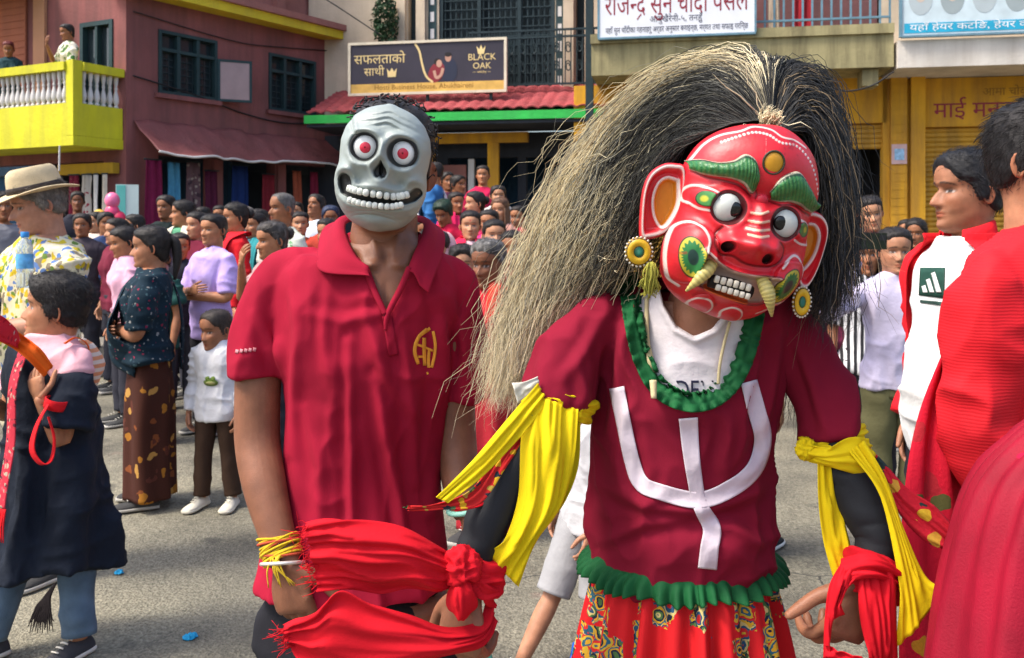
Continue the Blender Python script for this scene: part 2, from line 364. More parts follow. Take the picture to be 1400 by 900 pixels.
class Fac:
    """a facade: u runs right along the wall, w outwards, z up"""
    def __init__(s, root, org, rz): s.root = root; s.o = np.array(org, float); s.rz = rz; s.d = np.array([math.cos(rz), math.sin(rz)]); s.n = np.array([math.sin(rz), -math.cos(rz)])
    def u(s, px, w=0):
        k = (px-700)/F; o = s.o[:2]+s.n*w
        return (k*o[1]-o[0])/(s.d[0]-k*s.d[1])
    def z(s, py, u, w=0): return EYE+(HY-py)/F*(s.o[1]+s.d[1]*u+s.n[1]*w)
    def box(s, g, u0, u1, w0, w1, z0, z1, mi=0, col=None):
        return g.add(*box(((u0+u1)/2, -(w0+w1)/2, (z0+z1)/2), (abs(u1-u0), abs(w1-w0), abs(z1-z0))), col=col, mi=mi)
    def done(s, g, name, mats, parent=None, smooth=False, edge=None, fix=False):
        o = g.obj(name, mats, s.root if parent is None else parent, smooth, fix, edge)
        if parent is None or parent is s.root:
            r = s.root; o.location = (s.o[0]-r.location.x, s.o[1]-r.location.y, s.o[2]-r.location.z); o.rotation_euler = (0, 0, s.rz-r.rotation_euler.z)
        return o
    def wall(s, g, u0, u1, z0, z1, holes, th=.22, w=0, mi=0):
        us = sorted({u0, u1, *[a for h in holes for a in h[:2]]}); zs = sorted({z0, z1, *[a for h in holes for a in h[2:]]})
        for a, b in zip(us, us[1:]):
            run = None
            for c, d in list(zip(zs, zs[1:]))+[(z1, z1)]:
                solid = d > c and not any(h[0] <= a+1e-6 and h[1] >= b-1e-6 and h[2] <= c+1e-6 and h[3] >= d-1e-6 for h in holes)
                if solid: run = [c, d] if run is None else [run[0], d]
                elif run: s.box(g, a, b, w-th, w, *run, mi=mi); run = None
    def world(s, u, w, z): p = s.o[:2]+s.d*u+s.n*w; return np.array([p[0], p[1], s.o[2]+z])
    def frame(s, u, w, z):
        M = Matrix.Identity(4); M[0][0], M[1][0] = s.d; M[0][2], M[1][2] = s.n; M[2][1] = 1; M[1][1] = 0; M[2][2] = 0
        M[0][3], M[1][3], M[2][3] = s.world(u, w, z); return M

def lf(u, w, z):                        # local frame in facade coordinates: x right, y up, z outwards
    M = np.eye(4); M[:3, 0] = (1, 0, 0); M[:3, 1] = (0, 0, 1); M[:3, 2] = (0, -1, 0); M[:3, 3] = (u, -w, z); return M
def window(fc, u0, u1, z0, z1, panes=3, transom=True, parent=None, open_leaf=0, w=0):
    g = Geo(); t = .05
    for a in (u0, u1-t): fc.box(g, a, a+t, w-.14, w+.03, z0, z1)
    for a in (z0, z1-t): fc.box(g, u0+t, u1-t, w-.14, w+.031, a, a+t)
    zt = z1-.3*(z1-z0) if transom else z1-t
    if transom: fc.box(g, u0+t, u1-t, w-.13, w+.02, zt-.025, zt+.025)
    for i in range(1, panes):
        a = u0+(u1-u0)*i/panes; fc.box(g, a-.03, a+.03, w-.125, w+.015, z0+t, z1-t)
    f = fc.done(g, 'window', TEAL)
    g = Geo(); fc.box(g, u0+t, u1-t, w-.10, w-.09, z0+t, z1-t); p = g.obj('pane', GLASS, f, False)
    g = Geo()
    for i in range(6):
        z = z0+t+(zt-z0)*(i+.7)/6.5; fc.box(g, u0+t, u1-t, w-.06, w-.05, z, z+.012)
    for i in range(9):
        a = u0+t+(u1-u0-2*t)*(i+.5)/9; fc.box(g, a-.006, a+.006, w-.049, w-.039, z0+t, zt-.03)
    g.obj('grille', IRON, f, False)
    g = Geo(); fc.box(g, u0-.06, u1+.06, w, w+.07, z0-.07, z0); g.obj('sill', MAROON, f, False)
    if open_leaf:
        g = Geo(); b = .55; c, s_ = math.cos(.55), math.sin(.55)
        def leaf(x0, x1, zz0, zz1, th):
            V, Fc = box(((x0+x1)/2, 0, (zz0+zz1)/2), (x1-x0, th, zz1-zz0)); X = V[:, 0].copy(); V[:, 0] = u1+X*c-V[:, 1]*s_; V[:, 1] = -(w+.03)-X*s_-V[:, 1]*c; return V, Fc
        for q in ((0, .04, z0, zt), (b-.04, b, z0, zt), (.04, b-.04, z0, z0+.04), (.04, b-.04, zt-.04, zt)): g.add(*leaf(*q, .03))
        lo = g.obj('open_sash', TEAL, f, False); g = Geo(); g.add(*leaf(.04, b-.04, z0+.04, zt-.04, .006))
        g.obj('sash_glass', mk('dusty_glass', (.30, .19, .19), .15, .1, 5, spec=.6), f, False)
    return f

# ---- maroon corner building (left)
C0 = (-5.8, 13.74, 0)
lb = empty('corner_building', C0, 0, 'maroon corner building with bright yellow balcony, dark windows and cloth shops below', 'building')
A = Fac(lb, C0, math.atan2(.831, .557)); B = Fac(lb, C0, math.atan2(-.447, .894))
g = Geo(); holes = []; wins = []
for a, b, y0, y1 in ((216, 296, 40, 125), (367, 431, 72, 148)):
    u0, u1 = A.u(a), A.u(b); z1, z0 = A.z(y0, u0), A.z(y1, u0)-.03; holes.append((u0, u1, z0, z1)); wins.append((u0, u1, z0, z1))
shop = [(.55, 1.55, .15, 2.62), (1.75, 2.9, .15, 2.62), (3.15, 4.2, .15, 2.62), (4.45, 6.4, .15, 2.62)]
A.wall(g, .004, 7, 0, 5.0, holes+shop)
A.done(g, 'wall', MAROON)
for i, q in enumerate(wins): window(A, *q, panes=3, open_leaf=1 if i == 0 else 0)
g = Geo(); A.box(g, -.25, 7, -.1, .34, 5.0, 5.15); A.done(g, 'cornice', CORN)
g = Geo(); A.box(g, -.25, 7, -.3, .40, 5.153, 5.26); A.done(g, 'cornice_cap', PINKW)
g = Geo(); A.wall(g, .6, 7, 5.263, 8.4, [(1.0, 2.6, 5.9, 7.4), (3.5, 5.0, 5.9, 7.4)], w=-.35); A.box(g, 3.15, 3.35, -.35, -.22, 5.263, 8.4); A.box(g, 5.25, 5.5, -.35, -.2, 5.263, 8.4); A.done(g, 'upper_wall', PINKW)
window(A, 1.0, 2.6, 5.9, 7.4, w=-.35); window(A, 3.5, 5.0, 5.9, 7.4, w=-.35)
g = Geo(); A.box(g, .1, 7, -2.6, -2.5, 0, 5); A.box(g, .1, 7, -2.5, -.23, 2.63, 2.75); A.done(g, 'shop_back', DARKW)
g = Geo()                                # plastic awning with a pale hem
nu, nw = 90, 14; uu = np.linspace(.12, 4.5, nu); rows = []
for j in range(nw):
    t = j/(nw-1); w = .02+.62*t; z = 3.12-.50*t-.10*math.sin(t*PI)*.5
    q = np.stack([uu*1.7, np.full(nu, t*1.5), np.zeros(nu)], 1); dz = .05*vnoise(q, 3)*math.sin(min(t*1.3, 1)*PI/2)+.03*vnoise(q*3.1, 5)-.03*np.abs(np.sin(uu*2.1))*t
    rows.append(np.stack([uu, np.full(nu, -w), z+dz], 1))
aw = A.done(Geo().add(*sheet(np.array(rows), .012)), 'awning', MAROON2, smooth=True)
Geo().add(*tube(rows[-1][::3], np.full(30, .018), 8, 60)).obj('awning_hem', WHITEP, aw)
for u in (1.65, 3.02, 4.32): g = Geo(); A.box(g, u-.09, u+.09, .003, .05, .0, 2.6); A.done(g, 'pilaster', MAROON)
# balcony side
g = Geo(); B.wall(g, -9, -.2, 0, 5.6, [(-1.0, -.28, 2.82, 4.65), (-8.5, -.5, .1, 2.5)], w=-.004); B.box(g, -.2, 0, -.25, 0, 0, 5.0); B.done(g, 'side_wall', MAROON)
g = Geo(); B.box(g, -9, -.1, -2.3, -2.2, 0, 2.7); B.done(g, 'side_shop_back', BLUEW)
g = Geo(); B.box(g, -2.05, -1.78, 0, .05, 2.8, 5.5); B.done(g, 'orange_pilaster', weathered('peach_paint', (.50, .25, .14), (.3, .15, .1), .3))
g = Geo(); B.box(g, -4.5, -2.25, .003, .03, 2.8, 5.5)
for i in range(24): B.box(g, -4.5, -2.25, .031, .04, 2.85+i*.11, 2.94+i*.11)
B.done(g, 'brick_panel', weathered('brick_red', (.36, .12, .07), (.2, .08, .06), .4))
g = Geo(); B.box(g, -9, -1.7, -.2, 1.0, 5.30, 5.5); B.done(g, 'roof_overhang', TEAL)
d = Geo(); B.box(d, -1.0, -.93, -.15, .02, 2.82, 4.65); B.box(d, -.35, -.28, -.15, .02, 2.82, 4.65); B.box(d, -.93, -.35, -.15, .021, 4.58, 4.65); B.box(d, -.67, -.62, -.1, .01, 2.83, 4.58); B.box(d, -.93, -.35, -.1, .012, 3.35, 3.42)
d = B.done(d, 'balcony_door', TEAL); q = Geo(); B.box(q, -.93, -.35, -.09, -.08, 2.82, 4.58); q.obj('pane', GLASS, d, False)
g = Geo(); B.box(g, -8, -.06, 0, .86, 2.66, 2.80); B.box(g, -8, -.21, .74, .86, 2.80, 3.27); B.box(g, -.18, -.06, .01, .71, 2.803, 3.27); B.box(g, -.21, -.06, .71, .863, 2.803, 3.88)
B.box(g, -8, -.21, .70, .90, 3.74, 3.86); B.box(g, -.23, -.02, .01, .71, 3.74, 3.86)
bal = B.done(g, 'balcony', YELL)
def baluster(u, w, z0, z1):
    pr = [(0, .035), (.06, .035), (.08, .02), (.2, .042), (.36, .038), (.55, .018), (.62, .026), (.68, .018), (.8, .03), (.92, .035), (1, .035)]
    p = spline(pr, 24); a = np.linspace(0, 2*PI, 10, endpoint=False)
    R = np.stack([np.stack([u+r*np.cos(a), -w+r*np.sin(a), np.full(10, z0+(z1-z0)*t)], 1) for t, r in p]); return loft(R)
for u in np.arange(-3.3, -.25, .115): Geo().add(*baluster(u, .8, 3.27, 3.74)).obj('baluster', WHITEP, bal)
for w in np.linspace(.08, .64, 6): Geo().add(*baluster(-.12, w, 3.27, 3.74)).obj('baluster', WHITEP, bal)
g = Geo(); B.box(g, -1.35, -.12, .02, .14, 2.30, 2.46); B.done(g, 'fascia_board', weathered('old_yellow_board', (.45, .27, .02), (.2, .12, .03), .5))
g = Geo(); g.add(*tube([(-.32, -.88, 2.66), (-.33, -.88, 2.3)], [.012, .012], 6)); B.done(g, 'drain_pipe', WHITEP)

# hanging cloth at the shops: every piece its own thing
def hang(fc, u0, u1, w, z0, z1, mat, label, cat='cloth', fold=.03, nf=4, seed=1):
    r = fc.world((u0+u1)/2, w, z1); o = empty('hanging_cloth', tuple(r), fc.rz, label, cat, 'cloth hung out at the shop fronts')
    h = z1-z0; wd = (u1-u0)/2
    Geo().add(*cloth_strip([(0, 0, 0), (0, -.01, -h*.5), (0, 0, -h)], [wd*.85, wd*.95, wd], (1, 0, 0), 22, fold, nf, seed, nr=14, seed=seed)).obj('fabric', mat, o)
    Geo().add(*tube([(-wd*1.02, 0, .012), (wd*1.02, 0, .012)], [.012, .012], 6)).obj('rail', IRON, o)
    return o
pk = pattern('grey_figured', (.12, .07, .08), [(.3, .25, .22), (.2, .15, .15), (.05, .03, .04)], 14, .4)
wm = pattern('white_maroon_print', (.42, .38, .34), [(.25, .04, .06), (.10, .06, .05), (.5, .45, .4)], 12, .35)
mrp = pattern('maroon_print', (.17, .015, .035), [(.3, .08, .1), (.3, .2, .15)], 25, .3)
hang(A, .10, .42, .30, .7, 2.5, cloth((.16, .012, .05)), 'plum curtain with pale edge hanging at the corner pillar of the maroon building', seed=2)
hang(A, .62, .86, .12, 1.1, 2.5, cloth((.07, .26, .42)), 'sky blue cloth panel hanging under the long awning', seed=3)
hang(A, .95, 1.25, .14, .8, 2.52, pk, 'grey figured cloth hanging beside the sky blue panel', seed=4)
hang(A, 1.32, 1.6, .12, .8, 2.4, cloth((.09, .015, .04)), 'dark wine cloth hanging right of the grey figured cloth', seed=5)
hang(A, 1.85, 2.25, .10, .6, 2.52, cloth((.012, .03, .12)), 'broad navy blue cloth hanging under the middle of the awning', seed=6)
hang(A, 2.5, 2.8, .1, .9, 2.4, cloth((.20, .02, .03)), 'brick red cloth hanging between two shop pillars', seed=7)
hang(A, 3.2, 3.42, .1, .9, 2.5, cloth((.36, .09, .05)), 'orange brown cloth hanging near the skull mask', seed=8)
hang(A, 3.62, 3.85, .1, .9, 2.5, cloth((.22, .02, .05)), 'crimson cloth hanging next to the orange brown one', seed=9)
hang(A, 4.5, 4.85, .1, .9, 2.5, cloth((.09, .02, .06)), 'purple black cloth at the far end of the awning', seed=10)
hang(B, -1.02, -.78, .2, 1.45, 2.28, mrp, 'maroon printed garment hanging below the yellow board', 'garment', seed=11)
hang(B, -.72, -.50, .2, 1.45, 2.28, wm, 'white and maroon printed garment hanging below the yellow board', 'garment', seed=12)
hang(B, -.46, -.36, .2, 1.5, 2.28, cloth((.55, .52, .5)), 'narrow white garment hanging below the yellow board', 'garment', .015, 2, seed=13)
hang(B, -.28, -.16, .2, 1.4, 2.28, cloth((.50, .44, .36)), 'narrow cream garment hanging nearest the corner pillar', 'garment', .015, 2, seed=14)
hang(B, -3.4, -1.6, .1, .9, 2.3, cloth((.02, .06, .11)), 'wide dark blue cloth under the balcony behind the straw hat', seed=15)

# ---- building with the tiled canopy (middle)
C1 = (-3.48, 15.8, 0)
mb = empty('canopy_building', C1, math.atan2(-.187, 1), 'cream upper storey over a red tiled canopy with bright green eave', 'building')
D = Fac(mb, C1, math.atan2(-.187, 1))
g = Geo(); nu, nw = 190, 40; uu = np.linspace(-.05, 5.4, nu); rows = []
for j in range(nw):
    t = j/(nw-1); w = .06-1.36*t; st = (t*7) % 1
    rows.append(np.stack([uu, np.full(nu, -w), 3.42+.55*t+.035*np.abs(np.sin(uu*PI/.21))+.03*(1-st)], 1))
D.done(Geo().add(*sheet(np.array(rows), .02)), 'tiled_canopy', TILE, smooth=True, edge=35)
g = Geo(); D.box(g, -.08, 5.42, .062, .10, 3.27, 3.41); D.done(g, 'eave_board', GREENE)
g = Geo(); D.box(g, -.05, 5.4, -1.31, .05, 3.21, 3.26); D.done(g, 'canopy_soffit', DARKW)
W2 = -1.32
def up(px): return D.u(px, W2)
g = Geo(); D.wall(g, -.6, 5.6, 3.3, 8.2, [(up(600), up(759), 3.7, 8.0), (up(558), up(569), 3.6, 8), (up(787), up(799), 3.6, 8)], .25, W2); D.done(g, 'upper_wall', CREAM)
for a, b in ((546, 556), (571, 583), (771, 785)): g = Geo(); D.box(g, up(a), up(b), W2+.003, W2+.12, 3.6, 8.2); D.done(g, 'column', CREAM)
g = Geo()
for a in (586, 760):
    D.box(g, up(a), up(a+11), W2+.002, W2+.02, 3.6, 8.1, 0)
    for k in range(14): D.box(g, up(a+3), up(a+8), W2+.021, W2+.03, 3.7+k*.31, 3.88+k*.31, 1)
D.done(g, 'breeze_block_strip', [TEAL, WHITEP])
g = Geo()
D.box(g, up(558), up(799), W2-.24, W2-.2, 3.6, 8.1); sc = D.done(g, 'grille_window', weathered('dark_mesh', (.03, .045, .05), (.02, .02, .025), .4))
g = Geo()
for k in range(22):
    a = up(600)+(up(759)-up(600))*k/21; D.box(g, a-.012, a+.012, W2-.1, W2-.07, 3.7, 8.0)
for k in range(26): z = 3.75+k*.17; D.box(g, up(600), up(759), W2-.069, W2-.05, z, z+.02)
for a in (600, 652, 707, 753): D.box(g, up(a), up(a+5), W2-.12, W2-.03, 3.7, 8.02)
g.obj('grille', IRON, sc, False)
g = Geo()                                 # wrought iron balcony rail behind the sign
z0, z1 = 3.98, 4.92
for z in (z0, z1, z1-.12): g.add(*box((3.9, .85, z), (2.6, .035, .035)))
for k in range(27):
    u = 2.62+k*.1; g.add(*box((u, .85, (z0+z1)/2), (.018, .018, z1-z0)))
    if k % 2: 
        for q in (.3, .62):
            a = np.linspace(0, 2*PI*1.6, 22); r = .02+.035*a/10
            g.add(*tube(np.stack([u+.05+r*np.cos(a), np.full(22, .85), z0+q+.10*np.sin(a)*(.4+a/14)], 1), np.full(22, .011), 5, 40))
D.done(g, 'balcony_rail', IRON)
g = Geo()                                 # ground floor
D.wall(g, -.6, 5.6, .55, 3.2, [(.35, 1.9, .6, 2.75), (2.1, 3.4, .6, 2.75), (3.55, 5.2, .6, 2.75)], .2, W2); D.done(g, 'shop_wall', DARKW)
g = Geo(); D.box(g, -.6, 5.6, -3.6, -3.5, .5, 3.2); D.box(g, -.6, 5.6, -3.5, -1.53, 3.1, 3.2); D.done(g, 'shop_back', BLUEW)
g = Geo(); u0, u1 = D.u(575, -.9), D.u(722, -.9); D.box(g, u0, u1, -.98, -.86, 2.98, 3.16); D.box(g, D.u(667, -.9), D.u(682, -.9), -.97, -.87, .55, 2.98); D.box(g, D.u(585, -.9), D.u(594, -.9), -.97, -.87, .55, 2.98); D.done(g, 'yellow_door_frame', AMBER)
g = Geo(); D.box(g, D.u(601, -1.25), D.u(637, -1.25), -1.31, -1.25, .6, 2.62); D.done(g, 'pink_door_panel', PINKW)
g = Geo(); D.box(g, D.u(640, -1.2), D.u(648, -1.2), -1.3, -1.2, .6, 2.72); D.done(g, 'white_post', WHITEP)
g = Geo(); D.box(g, -.4, 5.3, -3.5, 6.6, 0, .28); D.box(g, -.4, 5.3, -3.5, 5.0, .28, .55); D.done(g, 'front_steps', FLOORC)

# advertising board standing on the canopy
w0 = -.35; u0, u1 = D.u(477, w0), D.u(692, w0); z1 = D.z(60, u0, w0); z0 = D.z(131, u0, w0); bw, bh = u1-u0, z1-z0
sb = empty('advertising_board', tuple(D.world((u0+u1)/2, w0, z0)), D.rz, 'black and gold advertising board with a couple standing on the tiled canopy', 'sign')
def bx(g, x0, x1, y0, y1, zz0, zz1, mi=0): return g.add(*box(((x0+x1)/2, -(zz0+zz1)/2, (y0+y1)/2), (x1-x0, zz1-zz0, y1-y0)), mi=mi)
INK = mk('board_dark_print', (.035, .030, .045), .5, .2, 2); GOLD = mk('gold_print', (.62, .38, .09), .5, .25, 5); GOLDL = mk('pale_gold_print', (.72, .55, .25), .5, .1, 5); BRWN = mk('brown_print', (.22, .11, .01), .6)
g = Geo(); bx(g, -bw/2, bw/2, 0, bh, -.06, 0); g.obj('panel', INK, sb, False)
g = Geo(); t = .035
bx(g, -bw/2-.01, bw/2+.01, -.01, t, -.07, .02); bx(g, -bw/2-.01, bw/2+.01, bh-t, bh+.01, -.07, .02); bx(g, -bw/2-.01, -bw/2+t, t, bh-t, -.07, .021); bx(g, bw/2-t, bw/2+.01, t, bh-t, -.07, .021); g.obj('frame', mk('pale_frame', (.62, .55, .42), .5), sb, False)
g = Geo(); bx(g, -bw/2+t, bw/2-t, t, .19, .001, .005); g.obj('gold_band', GOLD, sb, False)
def LM(x, y, z=.006):
    M = np.eye(4); M[:3, 0] = (1, 0, 0); M[:3, 1] = (0, 0, 1); M[:3, 2] = (0, -1, 0); M[:3, 3] = (x, -z, y); return M
g = Geo(); g.add(*text_geo('Hosti Business House, Abukhaireni', .125, LM(-.05, .085), .001)); g.obj('lettering', BRWN, sb, False)
g = Geo(); g.add(*text_geo('सफलताको', .235, LM(-bw*.30, bh*.60, .004), .001)); g.add(*text_geo('साथी', .20, LM(-bw*.335, bh*.37, .004), .001))
k = LM(-bw*.22, bh*.41, .004); g.add(*poly_slab([(-.07, -.07), (.07, -.07), (.09, .08), (.04, .02), (0, .09), (-.04, .02), (-.09, .08)], k, 0, .002))
g.obj('gold_slogan', GOLDL, sb, False); g = Geo(); k = LM(bw*.345, bh*.80, .004); g.add(*poly_slab([(-.05, -.08), (.05, -.08), (.08, .06), (.03, 0), (0, .08), (-.03, 0), (-.08, .06)], k, 0, .002))
g.add(*text_geo('BLACK', .16, LM(bw*.35, bh*.60, .004), .001)); g.add(*text_geo('OAK', .15, LM(bw*.35, bh*.44, .004), .001)); g.add(*text_geo('— whisky —', .06, LM(bw*.35, bh*.36, .004), .001)); g.obj('gold_lettering', GOLDL, sb, False)
g = Geo(); g.add(*poly_slab(thickline([(-.20, bh-.04), (-.12, bh*.8), (-.07, bh*.55), (0, bh*.33), (.12, .19)], .035), LM(0, 0, .004), 0, .002)); g.obj('gold_curve', GOLDL, sb, False)
k = LM(bw*.10, bh*.45, .003); g = Geo()    # printed couple
PRN = mk('printed_couple', (1, 1, 1), .5, .05, 5, attr=True)
for pts, c, z in ((ell2(.13, -.02, .14, .22), (.02, .025, .05), 0), (ell2(.11, .20, .055, .075), (.45, .24, .17), .0012), (ell2(.11, .25, .06, .04), (.015, .01, .01), .0024),
                  (ell2(-.10, -.05, .13, .19, rot=-.5), (.22, .02, .03), .001), (ell2(-.05, .10, .05, .065), (.5, .28, .2), .0022), (ell2(-.08, .13, .06, .06), (.02, .012, .01), .0016), (thickline([(-.14, -.02), (-.1, -.14), (-.02, -.1), (.02, .02)], .05), (.5, .28, .2), .0034)):
    V, Fc = poly_slab(pts, k, z, z+.0011); g.add(V, Fc, c)
g.obj('printed_couple', PRN, sb, False)
g = Geo()
for x in (-bw*.4, 0, bw*.4): g.add(*box((x, .09, -.05), (.05, .05, .36))); g.add(*tube([(x, .08, bh*.7), (x, .7, -.02+.2)], [.02, .02], 6))
g.obj('support', IRON, sb, False)

# ---- yellow shop row (right)
rz2 = math.atan2(-.187, 1); C2 = (1.23, 13.94, 0)
ub = empty('yellow_shop_building', C2, rz2, 'olive balcony over yellow roller shutters and a dark doorway', 'building'); E = Fac(ub, C2, rz2)
uE = E.u(1223); uR = E.u(1400)+2.5
g = Geo(); E.box(g, -.02, uE-.01, -1.2, 0, 3.80, 4.33); E.box(g, -.03, uE-.01, -.001, .05, 4.28, 4.42); E.done(g, 'balcony_slab', OLIVE)
g = Geo(); E.box(g, -.02, uE, -3.2, -1.2, 3.7, 7.5); E.done(g, 'upper_wall', weathered('faded_wall', (.16, .07, .07), (.05, .04, .05), .5))
g = Geo(); a0, a1 = E.u(1033, -.05), uE-.05
for k in range(15): u = a0+(a1-a0)*k/14; E.box(g, u-.014, u+.014, -.08, -.05, 4.42, 5.6)
E.box(g, a0, a1, -.09, -.04, 5.45, 5.5); E.box(g, a0, a1, -.085, -.045, 4.52, 4.55); E.done(g, 'railing', STEEL)
hang(E, E.u(1085, -.6), E.u(1112, -.6), -.6, 4.45, 5.6, cloth((.30, .02, .03)), 'red cloth drying behind the blue grey railing', seed=21)
hang(E, E.u(1050, -.6), E.u(1066, -.6), -.6, 4.45, 5.6, cloth((.35, .28, .22)), 'beige cloth drying behind the railing beside the white sign', seed=22)
Wg = -.95
def ug(px, w=Wg): return E.u(px, w)
def shutter(fc, u0, u1, z0, z1, w, parent=None, name='roller_shutter'):
    n = max(4, int((z1-z0)/.075)); rows = []
    for j in range(n*6+1):
        t = j/6; z = z0+(z1-z0)*j/(n*6); ph = t % 1; rows.append([(u0, -(w+.03*math.sin(ph*PI)**.7), z), (u1, -(w+.03*math.sin(ph*PI)**.7), z)])
    return fc.done(Geo().add(*sheet(np.array(rows), .004)), name, SHUT, smooth=True, edge=40)
dz1 = E.z(203, ug(1185), Wg)
hs = [(ug(845), ug(1000), .12, 3.1), (ug(1040), ug(1213), .12, 3.1)]
g = Geo(); E.wall(g, -.4, uE, 0, 3.8, hs, .2, Wg); E.done(g, 'shop_wall', AMBER)
shutter(E, ug(845), ug(1000), .12, 3.1, Wg-.12); shutter(E, ug(1040), ug(1213), dz1, 3.1, Wg-.12); shutter(E, ug(1040), ug(1160), .12, dz1, Wg-.13)
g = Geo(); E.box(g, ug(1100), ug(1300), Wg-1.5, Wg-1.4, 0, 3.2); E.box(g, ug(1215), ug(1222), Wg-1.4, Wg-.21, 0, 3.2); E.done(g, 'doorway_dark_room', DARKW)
g = Geo(); E.box(g, ug(1216), ug(1238), Wg+.003, Wg+.10, 0, 3.8); E.box(g, ug(1243), ug(1262), Wg+.003, Wg+.14, 0, 3.8)
for k in range(30):
    E.box(g, ug(1216), ug(1238), Wg+.101, Wg+.106, .06+k*.125, .16+k*.125)
E.done(g, 'pilaster', AMBER)
g = Geo(); E.box(g, uE-.42, uE-.2, -.5, -.1, 3.55, 3.79); E.done(g, 'bracket', OLIVE)
pl = empty('wall_notice', tuple(E.world(ug(1227), Wg+.11, E.z(210, ug(1227), Wg+.11))), rz2, 'small blue and white notice on the yellow pillar', 'sign')
g = Geo(); bx(g, -.11, .11, -.16, .14, 0, .012); g.obj('panel', mk('notice_pink', (.5, .33, .32), .6), pl, False); g = Geo(); bx(g, -.07, .07, -.10, .07, .013, .016); g.obj('picture', mk('notice_blue', (.25, .42, .6), .5, .4, 20), pl, False)
# sign with red lettering
a0, a1 = E.u(820, .06), E.u(1031, .06); zb = E.z(53, a0, .06)
s1 = empty('jeweller_sign', tuple(E.world((a0+a1)/2, .06, zb)), rz2, 'white shop sign with dark red letters on the olive balcony', 'sign'); sw = a1-a0
g = Geo(); bx(g, -sw/2, sw/2, 0, 1.15, 0, .06); g.obj('panel', mk('sign_white', (.66, .68, .72), .5, .06, 3), s1, False)
g = Geo(); bx(g, -sw/2-.02, sw/2+.02, -.03, 0, -.005, .075); bx(g, -sw/2-.03, -sw/2, 0, 1.18, -.005, .07); bx(g, sw/2, sw/2+.03, 0, 1.18, -.005, .07); bx(g, -sw/2-.02, sw/2+.02, 1.15, 1.18, -.005, .075); g.obj('frame', STEEL, s1, False)
REDL = mk('dark_red_letters', (.22, .015, .03), .5); INKL = mk('navy_letters', (.03, .03, .06), .5)
def conjunct_line(size):           # ... with the half na and the ra stroke below da drawn by hand
    out = Geo(); x = 0
    def put(tx, cut=None):
        nonlocal x
        V, Fc = text_geo(tx, size, None, .001, 'LEFT')
        if cut:
            bm = bmesh.new(); vs = [bm.verts.new(v) for v in V]
            for f in Fc:
                try: bm.faces.new([vs[i] for i in f])
                except ValueError: pass
            xc = V[:, 0].max()*cut; bmesh.ops.bisect_plane(bm, geom=bm.verts[:]+bm.edges[:]+bm.faces[:], plane_co=(xc, 0, 0), plane_no=(1, 0, 0), clear_outer=True); bm.verts.index_update()
            V = np.array([list(v.co) for v in bm.verts]); Fc = [tuple(v.index for v in f.verts) for f in bm.faces]; bm.free()
        w = V[:, 0].max(); out.add(V+np.array([x, 0, 0]), Fc); x0 = x; x += w; return x0, w
    put('राजे'); x -= .02*size; put('न', .62); a, w = put('द')
    V, Fc = poly_slab(thickline([(a+w*.50, -.01*size), (a+w*.28, -.10*size), (a+w*.08, -.20*size)], .055*size, 8), np.eye(4), -.001, .001); out.add(V, Fc)
    x += size*.22; put('सुन'); x += size*.22; put('चाँदी'); x += size*.22; put('पसल'); return out.verts(), out.F
g = Geo(); V, Fc = conjunct_line(.42); V[:, 0] -= (V[:, 0].max()+V[:, 0].min())/2; sx = sw*.93/(V[:, 0].max()-V[:, 0].min()); V[:, 0] *= sx; V = np.c_[V, np.ones(len(V))] @ LM(0, .335, .062).T; g.add(V[:, :3], Fc); g.obj('lettering', REDL, s1, False)
g = Geo()
for tx, sz, y, wd in (('आबुखैरेनी-५, तनहुँ', .13, .205, .34), ('यहाँ सुन चाँदीका गहनाहरू अर्डर अनुसार बनाइन्छ, मर्मत तथा सफाइ गरिन्छ', .12, .06, .92)):
    V, Fc = text_geo(tx, sz, None, .001); V[:, 0] *= sw*wd/(V[:, 0].max()-V[:, 0].min()); V = np.c_[V, np.ones(len(V))] @ LM(0, y, .062).T; g.add(V[:, :3], Fc)
g.obj('small_lettering', INKL, s1, False)
# right neighbour: white slab, blue sign, shutter with lettering
C3 = tuple(E.world(uE+.03, 0, 0)); vb = empty('white_slab_building', C3, rz2, 'white balcony slab over a yellow roller shutter at the right edge', 'building'); H = Fac(vb, C3, rz2); L3 = 14.0
g = Geo(); H.box(g, 0, L3, -1.2, .06, 3.77, 4.16); H.done(g, 'balcony_slab', WHITEC)
g = Geo(); H.box(g, 0, L3, -3.2, -1.2, 3.75, 7.5); H.done(g, 'upper_wall', CREAM)
h0, h1 = H.u(1263, Wg), H.u(1400, Wg)+.9
g = Geo(); H.wall(g, .004, L3, 0, 3.76, [(h0, h1, .12, 3.02)], .2, Wg); H.done(g, 'shop_wall', AMBER)
shutter(H, h0, h1, .12, 3.02, Wg-.12)
g = Geo(); V, Fc = text_geo('माई मनकामना', .34, None, .002); V = np.c_[V, np.ones(len(V))] @ lf(H.u(1276, Wg)+(V[:, 0].max()-V[:, 0].min())/2, Wg+.003, 3.16).T; g.add(V[:, :3], Fc); H.done(g, 'lettering', REDL)
g = Geo(); V, Fc = text_geo('आमा चोक', .17, None, .002); V = np.c_[V, np.ones(len(V))] @ lf(H.u(1375, Wg), Wg+.003, 3.48).T; g.add(V[:, :3], Fc); H.done(g, 'small_lettering', BRWN)
a0 = H.u(1232, .09); zb = H.z(50, a0, .09)
s2 = empty('hair_salon_sign', tuple(H.world(a0, .09, zb)), rz2, 'white and blue sign with hairstyle pictures above the white slab', 'sign'); sw = 2.6
g = Geo(); bx(g, 0, sw, 0, .95, 0, .05); g.obj('panel', mk('sign_pale', (.50, .60, .64), .5, .15, 4), s2, False)
